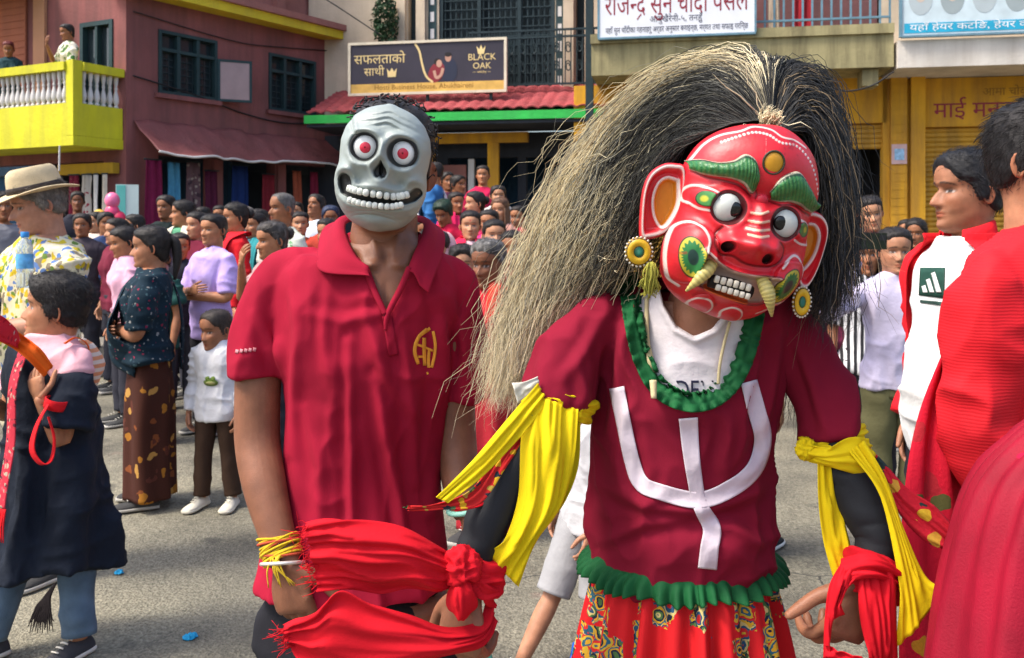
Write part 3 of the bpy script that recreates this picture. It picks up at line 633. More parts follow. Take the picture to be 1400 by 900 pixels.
g = Geo(); bx(g, .03, sw-.03, .03, .17, .051, .056); g.obj('blue_band', mk('cyan_band', (.02, .32, .5), .5), s2, False)
g = Geo(); V, Fc = text_geo('यहाँ हेयर कटिङ, हेयर कलर, फेसियल', .13, None, .001, 'LEFT'); V[:, 0] *= (sw-.2)/V[:, 0].max(); V = np.c_[V, np.ones(len(V))] @ LM(.1, .065, .058).T; g.add(V[:, :3], Fc); g.obj('lettering', mk('white_letters', (.7, .72, .72), .5), s2, False)
g = Geo()
for i in range(6):
    x = .25+i*.42; c0 = (.28, .33, .34) if i % 2 else (.38, .44, .46)
    for pts, c, z in ((ell2(x, .52, .16, .24), c0, 0), (ell2(x, .56, .07, .10), (.5, .42, .36), .0012), (ell2(x, .66, .085, .06), (.10, .08, .08), .0024)): V, Fc = poly_slab(pts, LM(0, 0, .052), z, z+.001); g.add(V, Fc, c)
g.obj('hairstyle_pictures', PRN, s2, False)
g = Geo(); bx(g, -.03, 0, -.02, .97, -.01, .07); bx(g, 0, sw, .95, .97, -.01, .07); bx(g, 0, sw, -.03, 0, -.01, .07); g.obj('frame', STEEL, s2, False)

# shrub in a pot on the ledge left of the advertising board
def leaf_cloud(g, c, r, n, size, cols, seed, shell=.35):
    rg = np.random.default_rng(seed)
    for _ in range(n):
        d = rg.normal(size=3); d /= np.linalg.norm(d); q = np.array(c)+np.array(r)*d*(shell+(1-shell)*rg.random()**.5)*(1+.25*vnoise(d[None]*2.2, seed)[0])
        a = rg.normal(size=3); a /= np.linalg.norm(a); b = np.cross(a, rg.normal(size=3)); b /= np.linalg.norm(b); s = size*(.6+.8*rg.random())
        g.add([q-a*s, q+b*s*.4, q+a*s, q-b*s*.4], [(0, 1, 2, 3)], np.array(cols[rg.integers(len(cols))])*(.8+.4*rg.random()))
LEAF = mk('leaf', (1, 1, 1), .6, .2, 12, attr=True)
q = P(527, 52, 16.6); sp = empty('potted_shrub', tuple(q+np.array([0, 0, -.45])), 0, 'small dark green shrub in a pot left of the advertising board', 'plant')
g = Geo(); leaf_cloud(g, (0, 0, .8), (.25, .25, .52), 1300, .042, [(.02, .055, .02), (.03, .08, .03), (.012, .035, .015)], 3); g.obj('foliage', LEAF, sp, False)
g = Geo(); g.add(*tube([(0, 0, .15), (.01, 0, .7)], [.02, .012], 8)); g.obj('stem', mk('bark', (.08, .05, .03), .9), sp)
g = Geo(); g.add(*tube([(0, 0, -.1), (0, 0, .1), (0, 0, .22)], [.12, .15, .17], 18)); g.obj('pot', mk('terracotta', (.3, .1, .05), .8), sp)
g = Geo(); E.box(g, -.16, -.04, -.6, -.48, 0, 7); E.done(g, 'drain_pipe', IRON)
g = Geo(); E.box(g, ug(1160)-.02, ug(1160)+.03, Wg-.1, Wg-.06, .12, dz1); E.done(g, 'door_rail', IRON)
g = Geo(); H.box(g, h0+.9, h0+1.1, Wg-.10, Wg-.05, .55, .62); H.box(g, h0+.96, h0+1.04, Wg-.05, Wg-.03, .50, .58); H.done(g, 'padlock_hasp', IRON)
oc_ = empty('overhead_cable', tuple(P(450, 0, 15.5)), 0, 'black cable slanting from the maroon cornice down to the advertising board', 'cable'); oo_ = P(450, 0, 15.5); Geo().add(*tube([P(380, -40, 15.8)-oo_, P(450, 2, 15.6)-oo_, P(520, 48, 15.4)-oo_], [.011]*3, 6, 20)).obj('wire', BLACK, oc_)
oc_ = empty('overhead_cable', tuple(P(1180, 110, 12.6)), 0, 'sagging black cable under the olive balcony slab', 'cable'); oo_ = P(1180, 110, 12.6); Geo().add(*tube([P(1110, 104, 13.0)-oo_, P(1150, 124, 12.9)-oo_, P(1190, 118, 12.8)-oo_, P(1222, 98, 12.7)-oo_], [.012]*4, 6, 24)).obj('wire', BLACK, oc_)
# overhead cable on the maroon wall
g = Geo(); pts = [A.world(u, .03, z)-np.array(C0) for u, z in ((.1, 3.78), (1.2, 3.62), (2.2, 3.42), (3.2, 3.35), (4.4, 3.5))]; g.add(*tube(pts, np.full(5, .012), 6, 40)); g.obj('wall_cable', BLACK, lb)
g = Geo(); pts = [A.world(u, .03, z)-np.array(C0) for u, z in ((.1, 4.75), (1.9, 4.62), (3.0, 4.68), (5.4, 4.95))]; g.add(*tube(pts, np.full(4, .009), 6, 40)); g.obj('wall_cable', BLACK, lb)
# ------------------------------------------------------------------ people
HL = np.array([  # front fw,z   back fw,z   half width, cheek taper
    [.034, -.262, -.068, -.215, .050, 0], [.040, -.225, -.074, -.175, .055, 0], [.042, -.175, -.072, -.130, .056, 0], [.040, -.132, -.074, -.088, .055, 0],
    [.068, -.124, -.080, -.064, .057, .25], [.088, -.115, -.086, -.046, .061, .35], [.096, -.102, -.090, -.030, .065, .38], [.094, -.082, -.094, -.015, .068, .30],
    [.095, -.066, -.098, -.003, .070, .22], [.095, -.050, -.100, .010, .072, .16], [.094, -.030, -.102, .022, .0735, .10], [.091, -.012, -.103, .034, .0745, .06],
    [.089, .003, -.104, .042, .075, .04], [.094, .018, -.103, .050, .0755, .02], [.098, .031, -.102, .058, .0757, 0], [.097, .052, -.099, .068, .075, 0],
    [.090, .073, -.093, .080, .072, 0], [.076, .093, -.082, .093, .064, 0], [.052, .107, -.062, .104, .048, 0], [.024, .1135, -.036, .111, .028, 0], [.002, .115, -.010, .1145, .008, 0]])
def head_rings(nr, nc, feat=True, age=0, fem=0, child=0, fat=0, smile=0):
    L = spline(HL, nr); a = np.linspace(0, 2*PI, nc, endpoint=False)
    a = a-.42*np.sin(a)          # more columns at the face
    ca, sa = np.cos(a), np.sin(a)
    u = (1+ca)/2
    fw = L[:, 2:3]+(L[:, 0:1]-L[:, 2:3])*u; z = L[:, 3:4]+(L[:, 1:2]-L[:, 3:4])*u**1.2
    x = L[:, 4:5]*np.sign(sa)*np.abs(sa)**.86*(1-L[:, 5:6]*np.maximum(ca, 0)**1.4)
    cheek = gs(z+.045, .035)*np.maximum(ca, 0)
    x = x*(1+(.05*fem+.10*child+.14*fat)*cheek)
    if child: x = x*(1-.10*gs(z+.1, .03)*np.maximum(ca, 0)); z = np.where(z < -.02, z*(1-.10*child), z); x = x*1.03
    f = np.maximum(ca, 0)**.5*(z > -.125)
    if feat:
        d = 0
        nz = sm(.016, -.006, z)*sm(-.050, -.040, z); h = .010+.020*sm(.012, -.038, z)
        if child: h = h*.72
        if fem: h = h*.86
        d = d+h*nz*gs(x, .0075+.0055*sm(-.01, -.036, z))
        for s in (-1, 1):
            d = d+.006*gs(x-s*.0135, .0065)*gs(z+.0415, .006)            # nostril wings
            d = d-.0125*gs(x-s*.030, .0175)*gs(z-.001, .0125)             # sockets
            d = d+.0072*gs(x-s*.031, .0115)*gs(z-.000, .0085)             # eyeballs
            d = d+.0045*gs(x-s*.026, .022)*gs(z-.023, .0065)*(1-.6*fem)*(1-.7*child)
            d = d+.005*gs(x-s*.047, .016)*gs(z+.025, .014)
            d = d-.003*gs(x-s*.030, .006)*gs(z+.052, .014)*(.4+age)
        d = d+.0050*gs(x, .019)*gs(z+.0625, .0045)+.0055*gs(x, .016)*gs(z+.0735, .0050)-.0045*gs(x, .022)*gs(z+.0678, .0022)
        d = d-.0028*gs(x, .02)*gs(z+.085, .006)+.004*gs(x, .013)*gs(z+.101, .010)
        d = d-.0022*gs(x, .0035)*gs(z+.054, .006)
        if age: d = d+.0012*age*np.sin(z*520)*gs(z-.06, .022)*gs(x, .05)
        fw = fw+d*f
    return np.stack([x, -fw, z], 2), f
def head_geo(skin, nr=56, nc=56, age=0, fem=0, child=0, fat=0, brow=(.02, .014, .012), lip=None, ears=True, feat=True, stubble=0, eyes=True, tika=0):
    R, f = head_rings(nr, nc, feat, age, fem, child, fat); V = R.reshape(-1, 3); x, fw, z = V[:, 0], -V[:, 1], V[:, 2]; ff = f.reshape(-1)
    c = np.tile(np.array(skin, float), (len(V), 1)); n = vnoise(V*55, 3)
    c *= (1+.06*n)[:, None]
    def mixc(w, col): c[:] = c*(1-w[:, None])+np.array(col)*w[:, None]
    sk = np.array(skin)
    mixc(.30*ff*(gs(np.abs(x)-.045, .02)*gs(z+.03, .018)), sk*[1.25, .92, .85])
    mixc(.30*ff*gs(x, .014)*gs(z+.038, .012), sk*[1.2, .9, .85])
    if stubble: mixc(stubble*ff*sm(-.048, -.06, z)*(1-gs(x, .017)*gs(z+.068, .009)), sk*.55)
    lc = lip or (sk*[1.0, .62, .60])
    if eyes and feat:
        mixc(ff*.85*sm(1.15, .8, np.sqrt((x/.023)**2+((z+.0682+.0012*np.cos(x*90))/.0105)**2)), lc)
        mixc(ff*.8*gs(z+.0678, .0013)*sm(.024, .019, np.abs(x)), sk*.28)
        for s in (-1, 1):
            X = x-s*.031; Z = z-.0005
            mixc(ff*.75*sm(1.25, .9, np.sqrt((X/.0185)**2+((Z-.001)/.0088)**2)), sk*.42)
            e = np.sqrt((X/.0140)**2+((Z+X*X*12)/.0044)**2); mixc(ff*sm(1.1, .85, e), (.36, .32, .30))
            ir = np.sqrt(X**2+Z**2); mixc(ff*sm(1.15, .95, e)*sm(.0078, .0062, ir), (.018, .010, .008))
            b = np.abs(z-(.0215+.004*np.cos((X*s+.002)*75)-.0025*(X*s/.02))); mixc(ff*.88*sm(.0050-.0012*fem, .002, b)*sm(.024, .016, np.abs(X)), brow)
            mixc(ff*.9*gs(x-s*.0075, .0034)*gs(z+.0475, .0028), sk*.25)
    if tika: mixc(ff*sm(.0075, .0055, np.sqrt(x**2+(z-.043)**2)), (.55, .01, .02))
    g = Geo(); Vc, Fc = loft(R); g.add(Vc, Fc, np.vstack([c, c[0], c[-1]]))
    if ears:
        for s in (-1, 1):
            a = np.linspace(0, 2*PI, 16, endpoint=False); rg = []
            for t, k in ((0, .55), (.35, .85), (.6, 1.0), (.9, 1.0), (1.0, .86), (.75, .62), (.55, .3)):
                zz = np.sin(a)*.031*k+np.where(np.sin(a) < 0, .003, 0); yy = np.cos(a)*.018*k*(1+.25*np.sin(a))
                rg.append(np.stack([s*(.064+.018*t+.004*np.maximum(-np.cos(a), 0)*0+.012*t*np.maximum(np.cos(a), 0)), .012+yy+zz*-.18, -.012+zz], 1))
            V2, F2 = loft(rg); cc = sk*[1.08, .9, .85]; g.add(V2, F2, cc)
    return g
def hair_geo(style, nr=56, nc=56, col=(.016, .012, .010), thick=.013, seed=0, recede=0, child=0, grey=0):
    """cap of hair that dips into the scalp along the hairline"""
    R, f = head_rings(nr, nc, False, child=child); V = R.reshape(-1, 3).copy(); x, fw, z = V[:, 0], -V[:, 1], V[:, 2]
    n = vnoise(V*60, seed); n2 = vnoise(V*np.array([160, 160, 40]), seed+1)
    side = np.abs(x)/.075
    if style in ('short', 'buzz', 'boy'):
        line = np.where(fw > .0, .058+.012*np.cos(x*40)*1-.030*sm(.5, .95, side)-.05*sm(.9, 1.0, side)*sm(.08, .0, fw), -.06)
        line = line-.075*sm(.045, -.02, fw)*(fw > -.03)*.8
        line = np.where(fw < .01, -.035-.03*sm(.0, -.06, fw), line)
        line = line+recede*.030*np.maximum(fw, 0)/.09
    elif style in ('pulled', 'bun', 'tail'):
        line = np.where(fw > .0, .070-.016*sm(.3, .8, side)-.055*sm(.75, 1.0, side)*sm(.07, .01, fw), -.045-.05*sm(-.01, -.07, fw))
        line = np.where((fw > -.005) & (fw <= .01), -.01, line)
    else:   # long
        line = np.where(fw > .01, .066-.03*sm(.45, .9, side)-.20*sm(.82, 1.0, side)*sm(.085, .03, fw), -.2)
    w = z-line-.004*n; m = sm(-.008, .02, w)
    C = np.array([0, .0, 0.0]); d = V-np.array([0, 0, -.01]); d /= np.linalg.norm(d, axis=1)[:, None]
    th = thick*(1+.25*n+.12*n2)
    if style == 'boy': th = th+.010*sm(.06, .09, fw)*gs(z-.075, .02)+.006*sm(.02, .09, z)
    if style == 'buzz': th = th*.35
    V = V+d*(th*m-.012*(1-m))[:, None]
    keep = w > -.030
    Fc = [q for q in gridF(nr, nc, True) if all(keep[i] for i in q)]
    top = len(V); Vt = np.vstack([V, V[-nc:].mean(0)]); Fc += [((nr-1)*nc+j, (nr-1)*nc+(j+1) % nc, top) for j in range(nc)]
    c = np.tile(np.array(col), (len(Vt), 1)); nn = vnoise(Vt*np.array([90, 90, 25]), 9)[:, None]; c = c*(1+.5*nn)+grey*np.clip(nn, 0, 1)*.35
    used = sorted({i for q in Fc for i in q}); mp = {k: i for i, k in enumerate(used)}
    g = Geo(); g.add(Vt[used], [tuple(mp[i] for i in q) for q in Fc], np.clip(c[used], 0.003, 1))
    if style == 'bun': V2, F2 = ellipsoid((0, .125, .035), (.042, .034, .042), 18, 12); g.add(V2+.003*vnoise(V2*120, 2)[:, None], F2, col)
    if style == 'low bun': pass
    if style == 'tail': g.add(*tube([(0, .10, .05), (0, .135, .02), (0, .14, -.08), (.01, .12, -.2)], [.02, .028, .026, .008], 10, 16), col=col)
    if style == 'long':
        rg = []
        for t in np.linspace(0, 1, 16):
            zz = .02-.27*t; a = np.linspace(-2.25, 2.25, 26)+PI; ro = (.088+.012*t)*(1+.06*np.sin(a*9+seed))
            rg.append(np.stack([np.sin(a)*ro*.98, -np.cos(a)*(ro+.02)*-1*-1, np.full(26, zz)+.01*np.cos(a*5)*t], 1))
        g.add(*sheet(np.array(rg), .016), col=col)
    return g

def fuzz(hg, n, L, col, seed, flow=(0, .6, -1), up=.30, r=.0007, zmin=-.2):
    """short separate strands standing on a cap of hair"""
    rg = np.random.default_rng(seed); V = hg.verts(); V = V[V[:, 2] > zmin]; out = Geo(); VV = []; Fq = []; CC = []
    for i in range(n):
        p = V[rg.integers(len(V))]; d = p-np.array([0, .012, -.01]); d /= np.linalg.norm(d); t = np.array(flow, float)+rg.normal(size=3)*.35
        if p[1] < -.04: t = t*np.array([1, 1, .3])+np.array([np.sign(p[0])*.3, -.1, .1])
        t -= d*(t@d); t /= np.linalg.norm(t)+1e-9; l = L*(.5+rg.random()); s = np.linspace(0, 1, 4)[:, None]
        q = p+rg.normal(size=3)*.003-d*.002+(d*(up*np.sin(s*1.9))+t*s)*l; e1 = np.cross(t, d); k = len(VV)*12
        w = np.array([1, 1, .8, .15])[:, None]*r
        VV.append(np.stack([q+e1*w, q-e1*w*.5+d*w*.8, q-e1*w*.5-d*w*.8], 1).reshape(-1, 3)); CC.append(np.tile(np.array(col)*(.6+.9*rg.random()), (12, 1)))
        for a in range(3):
            o = k+a*3; Fq += [(o, o+1, o+4, o+3), (o+1, o+2, o+5, o+4), (o+2, o, o+3, o+5)]
    if VV: out.add(np.vstack(VV), Fq, np.vstack(CC))
    return out
def hand_geo(wrist, direc, palm, side, skin, sc=1.0, curl=.35, res=8, spread=.035, curls=None, thumb=.5):
    """hand at the wrist: direc = along the fingers, palm = palm normal, side = +1/-1 (thumb side along side*cross)"""
    w = np.array(wrist, float); d = np.array(direc, float); d /= np.linalg.norm(d); p = np.array(palm, float); p -= d*np.dot(p, d); p /= np.linalg.norm(p)
    t = np.cross(d, p)*side          # towards the thumb
    g = Geo(); L = .185*sc
    g.add(*tube([w-d*.02*sc, w+d*.02*sc, w+d*.05*sc, w+d*.085*sc, w+d*.097*sc], np.array([(.017, .024), (.016, .030), (.0155, .040), (.0125, .040), (.006, .034)])*sc, res+6, 14, up=p), col=skin)
    FL = [(.030, .94), (.0105, 1.04), (-.0095, .98), (-.0285, .80)]
    for i, (o, l) in enumerate(FL):
        cu = curl if curls is None else curls[i]
        b = w+d*(.080-.004*abs(i-1.2))*sc+t*o*sc; ang = .15*cu; dirn = d+t*(o/.03)*spread; dirn /= np.linalg.norm(dirn)
        pts = [b-dirn*.01*sc, b]; seg = np.array([.045, .028, .022])*l*sc; q = b.copy()
        for k, sgm in enumerate(seg):
            ang += cu*(.75, 1.05, .8)[k]
            q = q+(dirn*math.cos(ang)+p*math.sin(ang))*sgm; pts.append(q.copy())
        g.add(*tube(pts, np.array([.0100, .0106, .0096, .0088, .0070])*sc*(1 if i < 3 else .88), res, 16, up=p, roundcap=True), col=skin)
    b = w+d*.022*sc+t*.022*sc
    dirn = d*.62+t*(.75-.3*thumb)+p*(.25+.45*thumb); dirn /= np.linalg.norm(dirn); d2 = dirn+d*.45-t*.45*thumb; d2 /= np.linalg.norm(d2)
    g.add(*tube([b-dirn*.012*sc, b+dirn*.02*sc, b+dirn*.048*sc, b+dirn*.048*sc+d2*.030*sc, b+dirn*.048*sc+d2*.052*sc], np.array([.013, .0145, .0115, .0105, .0078])*sc, res, 16, up=p, roundcap=True), col=skin)
    return g
def remesh(o, vox, smooth=2, fac=.5):
    m = o.modifiers.new('r', 'REMESH'); m.mode = 'VOXEL'; m.voxel_size = vox; m.use_smooth_shade = True
    if smooth: s = o.modifiers.new('s', 'SMOOTH'); s.iterations = smooth; s.factor = fac
    dg = bpy.context.evaluated_depsgraph_get(); me = bpy.data.meshes.new_from_object(o.evaluated_get(dg))
    nv = len(me.vertices); V = np.zeros(nv*3); me.vertices.foreach_get('co', V); V = V.reshape(-1, 3)
    N = np.zeros(nv*3); me.vertices.foreach_get('normal', N); N = N.reshape(-1, 3); Fc = [tuple(p.vertices) for p in me.polygons]
    old = o.data; bpy.data.objects.remove(o); bpy.data.meshes.remove(old); bpy.data.meshes.remove(me)
    return V, N, Fc

def shoe_geo(ank, yaw, sc=1.0, col=(.6, .57, .5), sole=(.65, .62, .56), top=None):
    """shoe under the ankle point, toe towards local -y turned by yaw"""
    g = Geo(); prof = [(-.085, .030, .055), (-.06, .036, .075), (-.02, .038, .080), (.03, .040, .062), (.08, .046, .050), (.13, .047, .042), (.165, .036, .034), (.178, .018, .024)]
    pr = spline(prof, 20); a = np.linspace(0, 2*PI, 16, endpoint=False); R = []; R2 = []
    for y, w, h in pr:
        zz = .022+np.maximum(np.sin(a), -.15)*(h-.02); R.append(np.stack([np.cos(a)*w*(1-.18*np.maximum(np.sin(a), 0)), np.full(16, -y), zz], 1))
        R2.append(np.stack([np.cos(a)*(w+.005), np.full(16, -y*1.02), .012+np.sign(np.sin(a))*np.abs(np.sin(a))**.4*.012], 1))
    c, s = math.cos(yaw), math.sin(yaw)
    for Rr, cc in ((R, col), (R2, sole)):
        V, Fc = loft(Rr); V = V*sc; V = np.stack([V[:, 0]*c-V[:, 1]*s, V[:, 0]*s+V[:, 1]*c, V[:, 2]], 1)+np.array([ank[0], ank[1], ank[2]]); g.add(V, Fc, cc)
    for k in range(4):
        V, Fc = tube([(-.018, -.02-.022*k, .083-.008*k), (0, -.025-.022*k, .09-.009*k), (.018, -.02-.022*k, .083-.008*k)], [.0035]*3, 5, 6); V = V*sc
        g.add(np.stack([V[:, 0]*c-V[:, 1]*s, V[:, 0]*s+V[:, 1]*c, V[:, 2]], 1)+np.array(ank), Fc, top if top is not None else sole)
    return g

TOR = np.array([  # z/H, half width/H, front/H, back/H
    [.44, .088, .060, .068], [.50, .098, .062, .072], [.56, .094, .062, .060], [.62, .088, .062, .054], [.68, .094, .066, .058], [.74, .106, .068, .066], [.785, .112, .060, .068], [.812, .104, .046, .058], [.832, .070, .036, .046], [.848, .040, .034, .040]])
def torso_rings(H, b=1.0, fat=0, ex=0, nr=30, nc=32, z0=None, z1=None, sh=1.0, sq=.9, cx=0):
    T = TOR.copy(); T[:, 1] *= b; T[:, 2:] *= (b+1)/2; bl = gs(T[:, 0]-.58, .09)
    T[:, 2] *= 1+.6*fat*bl; T[:, 1] *= 1+.22*fat*bl; T[5:8, 1] *= sh
    T[:, 0] *= H; T[:, 1:] *= H
    L = spline(T, 90); 
    lo = z0 if z0 is not None else L[0, 0]; hi = z1 if z1 is not None else L[-1, 0]
    zz = np.linspace(lo, hi, nr); L = np.stack([zz]+[np.interp(zz, L[:, 0], L[:, k]) for k in (1, 2, 3)], 1)
    a = np.linspace(0, 2*PI, nc, endpoint=False); ca, sa = np.cos(a), np.sin(a)
    x = (L[:, 1:2]+ex)*np.sign(sa)*np.abs(sa)**sq; fw = np.where(ca[None] > 0, (L[:, 2:3]+ex)*ca[None], (L[:, 3:4]+ex)*ca[None])
    zc = L[:, 0:1]-.25*0*x
    return np.stack([x+cx, -fw, np.broadcast_to(zc, x.shape)], 2)
def fold(V, amp, seed, sx=9, sz=3.2, c=None):
    """cloth folds: push vertices outward from the body axis"""
    c = np.array([0, 0]) if c is None else np.array(c)
    q = V*np.array([sx, sx, sz])
    h = .6*crease(q+fbm(V*4, seed)[:, None]*.8, seed+1)+.4*crease(q*1.9, seed+2)-.45
    d = V[:, :2]-c; d = d/(np.linalg.norm(d, axis=1)[:, None]+1e-6)
    V = V.copy(); V[:, :2] += d*(h*amp)[:, None]; return V

def wrinkle(V, N, H, sd, amt=1.0):
    k = 1.6/H; side = np.abs(V[:, 0])*k
    w = fbm(V*3.5*k, sd, 2)[:, None]*.9
    q = V*k*np.array([7, 7, 4.2])+w
    h = .55*crease(q, sd+1)+.30*crease(q*1.9+3.1, sd+2)
    q2 = V*k*np.array([5, 5, 15])+w*1.5          # cross folds at the waist and sleeves
    m = np.maximum(gs(V[:, 2]*k-.92, .10), sm(.15, .19, side)); h = h*(1-.4*m)+.55*m*crease(q2, sd+4)
    q3 = np.stack([V[:, 0]*k*11-V[:, 2]*k*9*np.sign(V[:, 0]), V[:, 1]*k*5, V[:, 0]*k*3+V[:, 2]*k*3], 1); m3 = gs(side-.13, .07)*gs(V[:, 2]*k-1.18, .13); h = h*(1-.4*m3)+.45*m3*crease(q3+w, sd+6)
    return V+N*((h-.45)*.040*amt/k)[:, None]
ARM = {  # elbow, wrist, hand direction, palm   (side*x, forward, z) in H
    'down': ((.128, -.01, .635), (.135, .035, .485), (.0, .15, -1), (-1, 0, 0)),
    'fold': ((.135, .03, .635), (-.035, .150, .655), (-1, .05, .15), (0, -1, 0)),
    'fold2': ((.135, .03, .625), (-.020, .125, .625), (-1, .1, .1), (0, -1, 0)),
    'clasp': ((.128, .0, .635), (.02, .13, .56), (-.8, .4, -.3), (-.3, -1, 0)),
    'phone': ((.125, .06, .655), (.05, .16, .80), (-.2, .2, 1), (-.3, -1, 0)),
    'raise': ((.20, .06, .75), (.13, .12, .90), (0, .2, 1), (-.3, 1, 0)),
    'hip': ((.20, -.03, .64), (.11, .02, .54), (-.5, .5, -.4), (-1, 0, 0)),
    'chin': ((.13, .06, .66), (.03, .12, .82), (-.4, .1, .9), (0, -1, 0)),
}
SK1, SK2, SK3, SK4 = (.36, .155, .075), (.26, .105, .048), (.44, .215, .12), (.18, .07, .034)
PEOPLE = 0
def person(label, px, Y, top, z0=0.0, yaw=0, skin=SK1, hair='short', haircol=(.014, .011, .010), shirt=(.4, .4, .4), sleeve='short', bottom=('trousers', (.03, .03, .04)), arms=('down', 'down'),
           fem=0, child=0, age=0, fat=0, hyaw=0, hpitch=0, hroll=0, group=None, res=1.0, shoes=((.05, .05, .05), (.4, .38, .34)), hem=.465, b=1.0, seed=None, recede=0, grey=0, stubble=0,
           shawl=None, shirtmat=None, cat='person', lean=0, extra=None, tika=0, pieces=True, neckopen=.012, legs=None, H=None, vox=.012, wr_amt=1.0):
    global PEOPLE
    PEOPLE += 1; sd = seed if seed is not None else PEOPLE*7
    X, zt = XZ(px, top, Y); H = H or (zt-z0); root = empty('person', (X, Y, z0), yaw, label, cat, group)
    hs = 1.0 if H > 1.45 else (.86+.14*(H-.9)/.55); hs *= (H/1.62)**.25 if H > 1.45 else 1
    if fem and not child: hs *= .97
    b = b*(.94 if fem else 1.0)
    nr = nc = int(60*res)
    hz = H-.122*hs; neck = np.array([0, .012, hz-.16*hs])
    body = Geo(); hd = head_geo(skin, nr, nc, age=age, fem=fem, child=child, fat=fat, stubble=stubble, tika=tika)
    Mh = Matrix.Translation(Vector((0, .012, hz-.13*hs))) @ Matrix.Rotation(hyaw, 4, 'Z') @ Matrix.Rotation(hpitch, 4, 'X') @ Matrix.Rotation(hroll, 4, 'Y') @ Matrix.Diagonal((hs*(1+.05*math.sin(sd*1.7)), hs*(1+.03*math.sin(sd*2.9)), hs*(1+.035*math.sin(sd*4.1)), 1)) @ Matrix.Translation(Vector((0, 0, .13)))
    body.addx(hd, Mh)
    skin = np.array(skin)
    V, Fc = loft(torso_rings(H, b*.95, fat*.95, -.010, 22, 24)); body.add(V, Fc, skin)
    sh = Geo(); ex = .010
    z_h = hem*H
    R = torso_rings(H, b, fat, ex, int(34*res), int(40*res), z0=z_h, z1=.846*H)
    R[:, :, :2] *= (1+.13*sm(.62*H, z_h, R[:, :, 2]))[:, :, None]; V, Fc = loft(R, cap=True)
    if fem and not child:
        for s in (-1, 1): w = gs(V[:, 0]-s*.045*H, .032*H)*gs(V[:, 2]-.715*H, .04*H)*(V[:, 1] < 0); V[:, 1] -= .030*w*H/1.6
    sh.add(V, Fc)
    for i, s in enumerate((-1, 1)):
        spec = arms[i]
        if isinstance(spec, str): spec = ARM[spec]
        e, w, hd_, pm = spec
        def jt(q): return np.array([s*q[0], -q[1], q[2]])
        shd = jt((.096*b+.006, -.004, .778))*H; el = jt(e)*H; wr = jt(w)*H
        ra = np.array([.036, .033, .027, .026, .0165])*H*.86*(.9 if fem else 1)*(1+.3*fat)
        sh0 = np.array([s*.060*b, .004, .805])*H; body.add(*tube([sh0, shd, (shd+el)/2, el, el*.6+wr*.4, wr], np.r_[.017*H*.86, .8*ra[:1], ra[1:]], int(10*res)+2, 26, roundcap=True), col=skin)
        dn = jt(hd_); pn = jt(pm)
        body.addx(hand_geo(wr, dn, pn, s*-1 if True else 1, skin, hs*(.92 if fem else 1)*(H/1.65)**.5*.95, curl=.4, res=6))
        if sleeve != 'none':
            up_ = el-shd
            if sleeve == 'long': jp = [sh0, shd, (shd+el)/2, el, (el+wr)/2, wr-(wr-el)*.04]; rr = np.array([.024, .038, .041, .038, .034, .027])*H*.92
            elif sleeve == 'half': jp = [sh0, shd, shd+up_*.4, shd+up_*.92]; rr = np.array([.024, .038, .042, .042])*H*.95
            else: jp = [sh0, shd, shd+up_*.3, shd+up_*.62]; rr = np.array([.024, .038, .044, .048])*H*.97
            rr = rr*(1+.25*fat)*(.94 if fem else 1)
            V, Fc = tube(jp, rr, int(16*res)+2, 26, roundcap=False)
            sh.add(V, Fc)
    sc_ = np.array(shirt)
    shm = shirtmat or cloth(tuple(shirt))
    # legs and lower clothes
    kind, bc = bottom[0], bottom[1]; bm = bottom[2] if len(bottom) > 2 else cloth(tuple(bc))
    lg = legs or [((-.055, .0, .285), (-.06, .0, .045)), ((.055, .0, .285), (.06, .0, .045))]
    bt = Geo()
    for i, s in enumerate((-1, 1)):
        hp = np.array([s*.05, 0, .485])*H; kn = np.array([lg[i][0][0], -lg[i][0][1], lg[i][0][2]])*H; an = np.array([lg[i][1][0], -lg[i][1][1], lg[i][1][2]])*H
        body.add(*tube([hp, (hp+kn)/2, kn, kn*.65+an*.35, an], np.array([.05, .044, .032, .033, .022])*H, int(10*res)+2, 20), col=skin)
        if kind in ('trousers', 'shorts'):
            j = [hp+[0, 0, .03*H], (hp+kn)/2, kn, (kn+an)/2, an+[0, 0, .012*H]] if kind == 'trousers' else [hp+[0, 0, .03*H], (hp+kn)/2, kn*.97+hp*.03]
            rr = np.array([.056, .055, .046, .045, .042] if kind == 'trousers' else [.062, .062, .058])*H*(1+.15*fat)
            V, Fc = tube(j, rr, int(16*res)+2, 30); V = V+np.c_[(.014*H/1.6*(crease(V*np.array([8, 8, 10]), sd+9)-.4))[:, None]*(V[:, :2]-kn[:2])/.06, np.zeros(len(V))]; bt.add(V, Fc)
        if pieces: shoe_geo((an[0], an[1]-.02, an[2]-.045*H), s*.12, hs*.98*(H/1.65)**.35, *shoes).obj('shoe', VC, root)
    if kind in ('trousers', 'shorts'):
        V, Fc = loft(torso_rings(H, b, fat*.6, .006, 12, 30, z0=.445*H, z1=.56*H)); bt.add(V, Fc)
    else:
        zz = np.array([.58, .5, .40, .25, .12, bottom[3] if len(bottom) > 3 else .03])*H; rx = np.array([.088, .102, .108, .104, .106, .11])*H*b; ry = np.array([.062, .072, .078, .08, .082, .085])*H
        L = spline(np.stack([zz, rx, ry], 1), 34); a = np.linspace(0, 2*PI, int(44*res), endpoint=False)
        R = np.stack([np.stack([r1*np.sin(a), -r2*np.cos(a), np.full(len(a), z)], 1) for z, r1, r2 in L]); V, Fc = loft(R)
        amt = sm(.56*H, .3*H, V[:, 2]); an_ = np.arctan2(V[:, 0], V[:, 1]); d = V[:, :2]/(np.linalg.norm(V[:, :2], axis=1)[:, None]+1e-6)
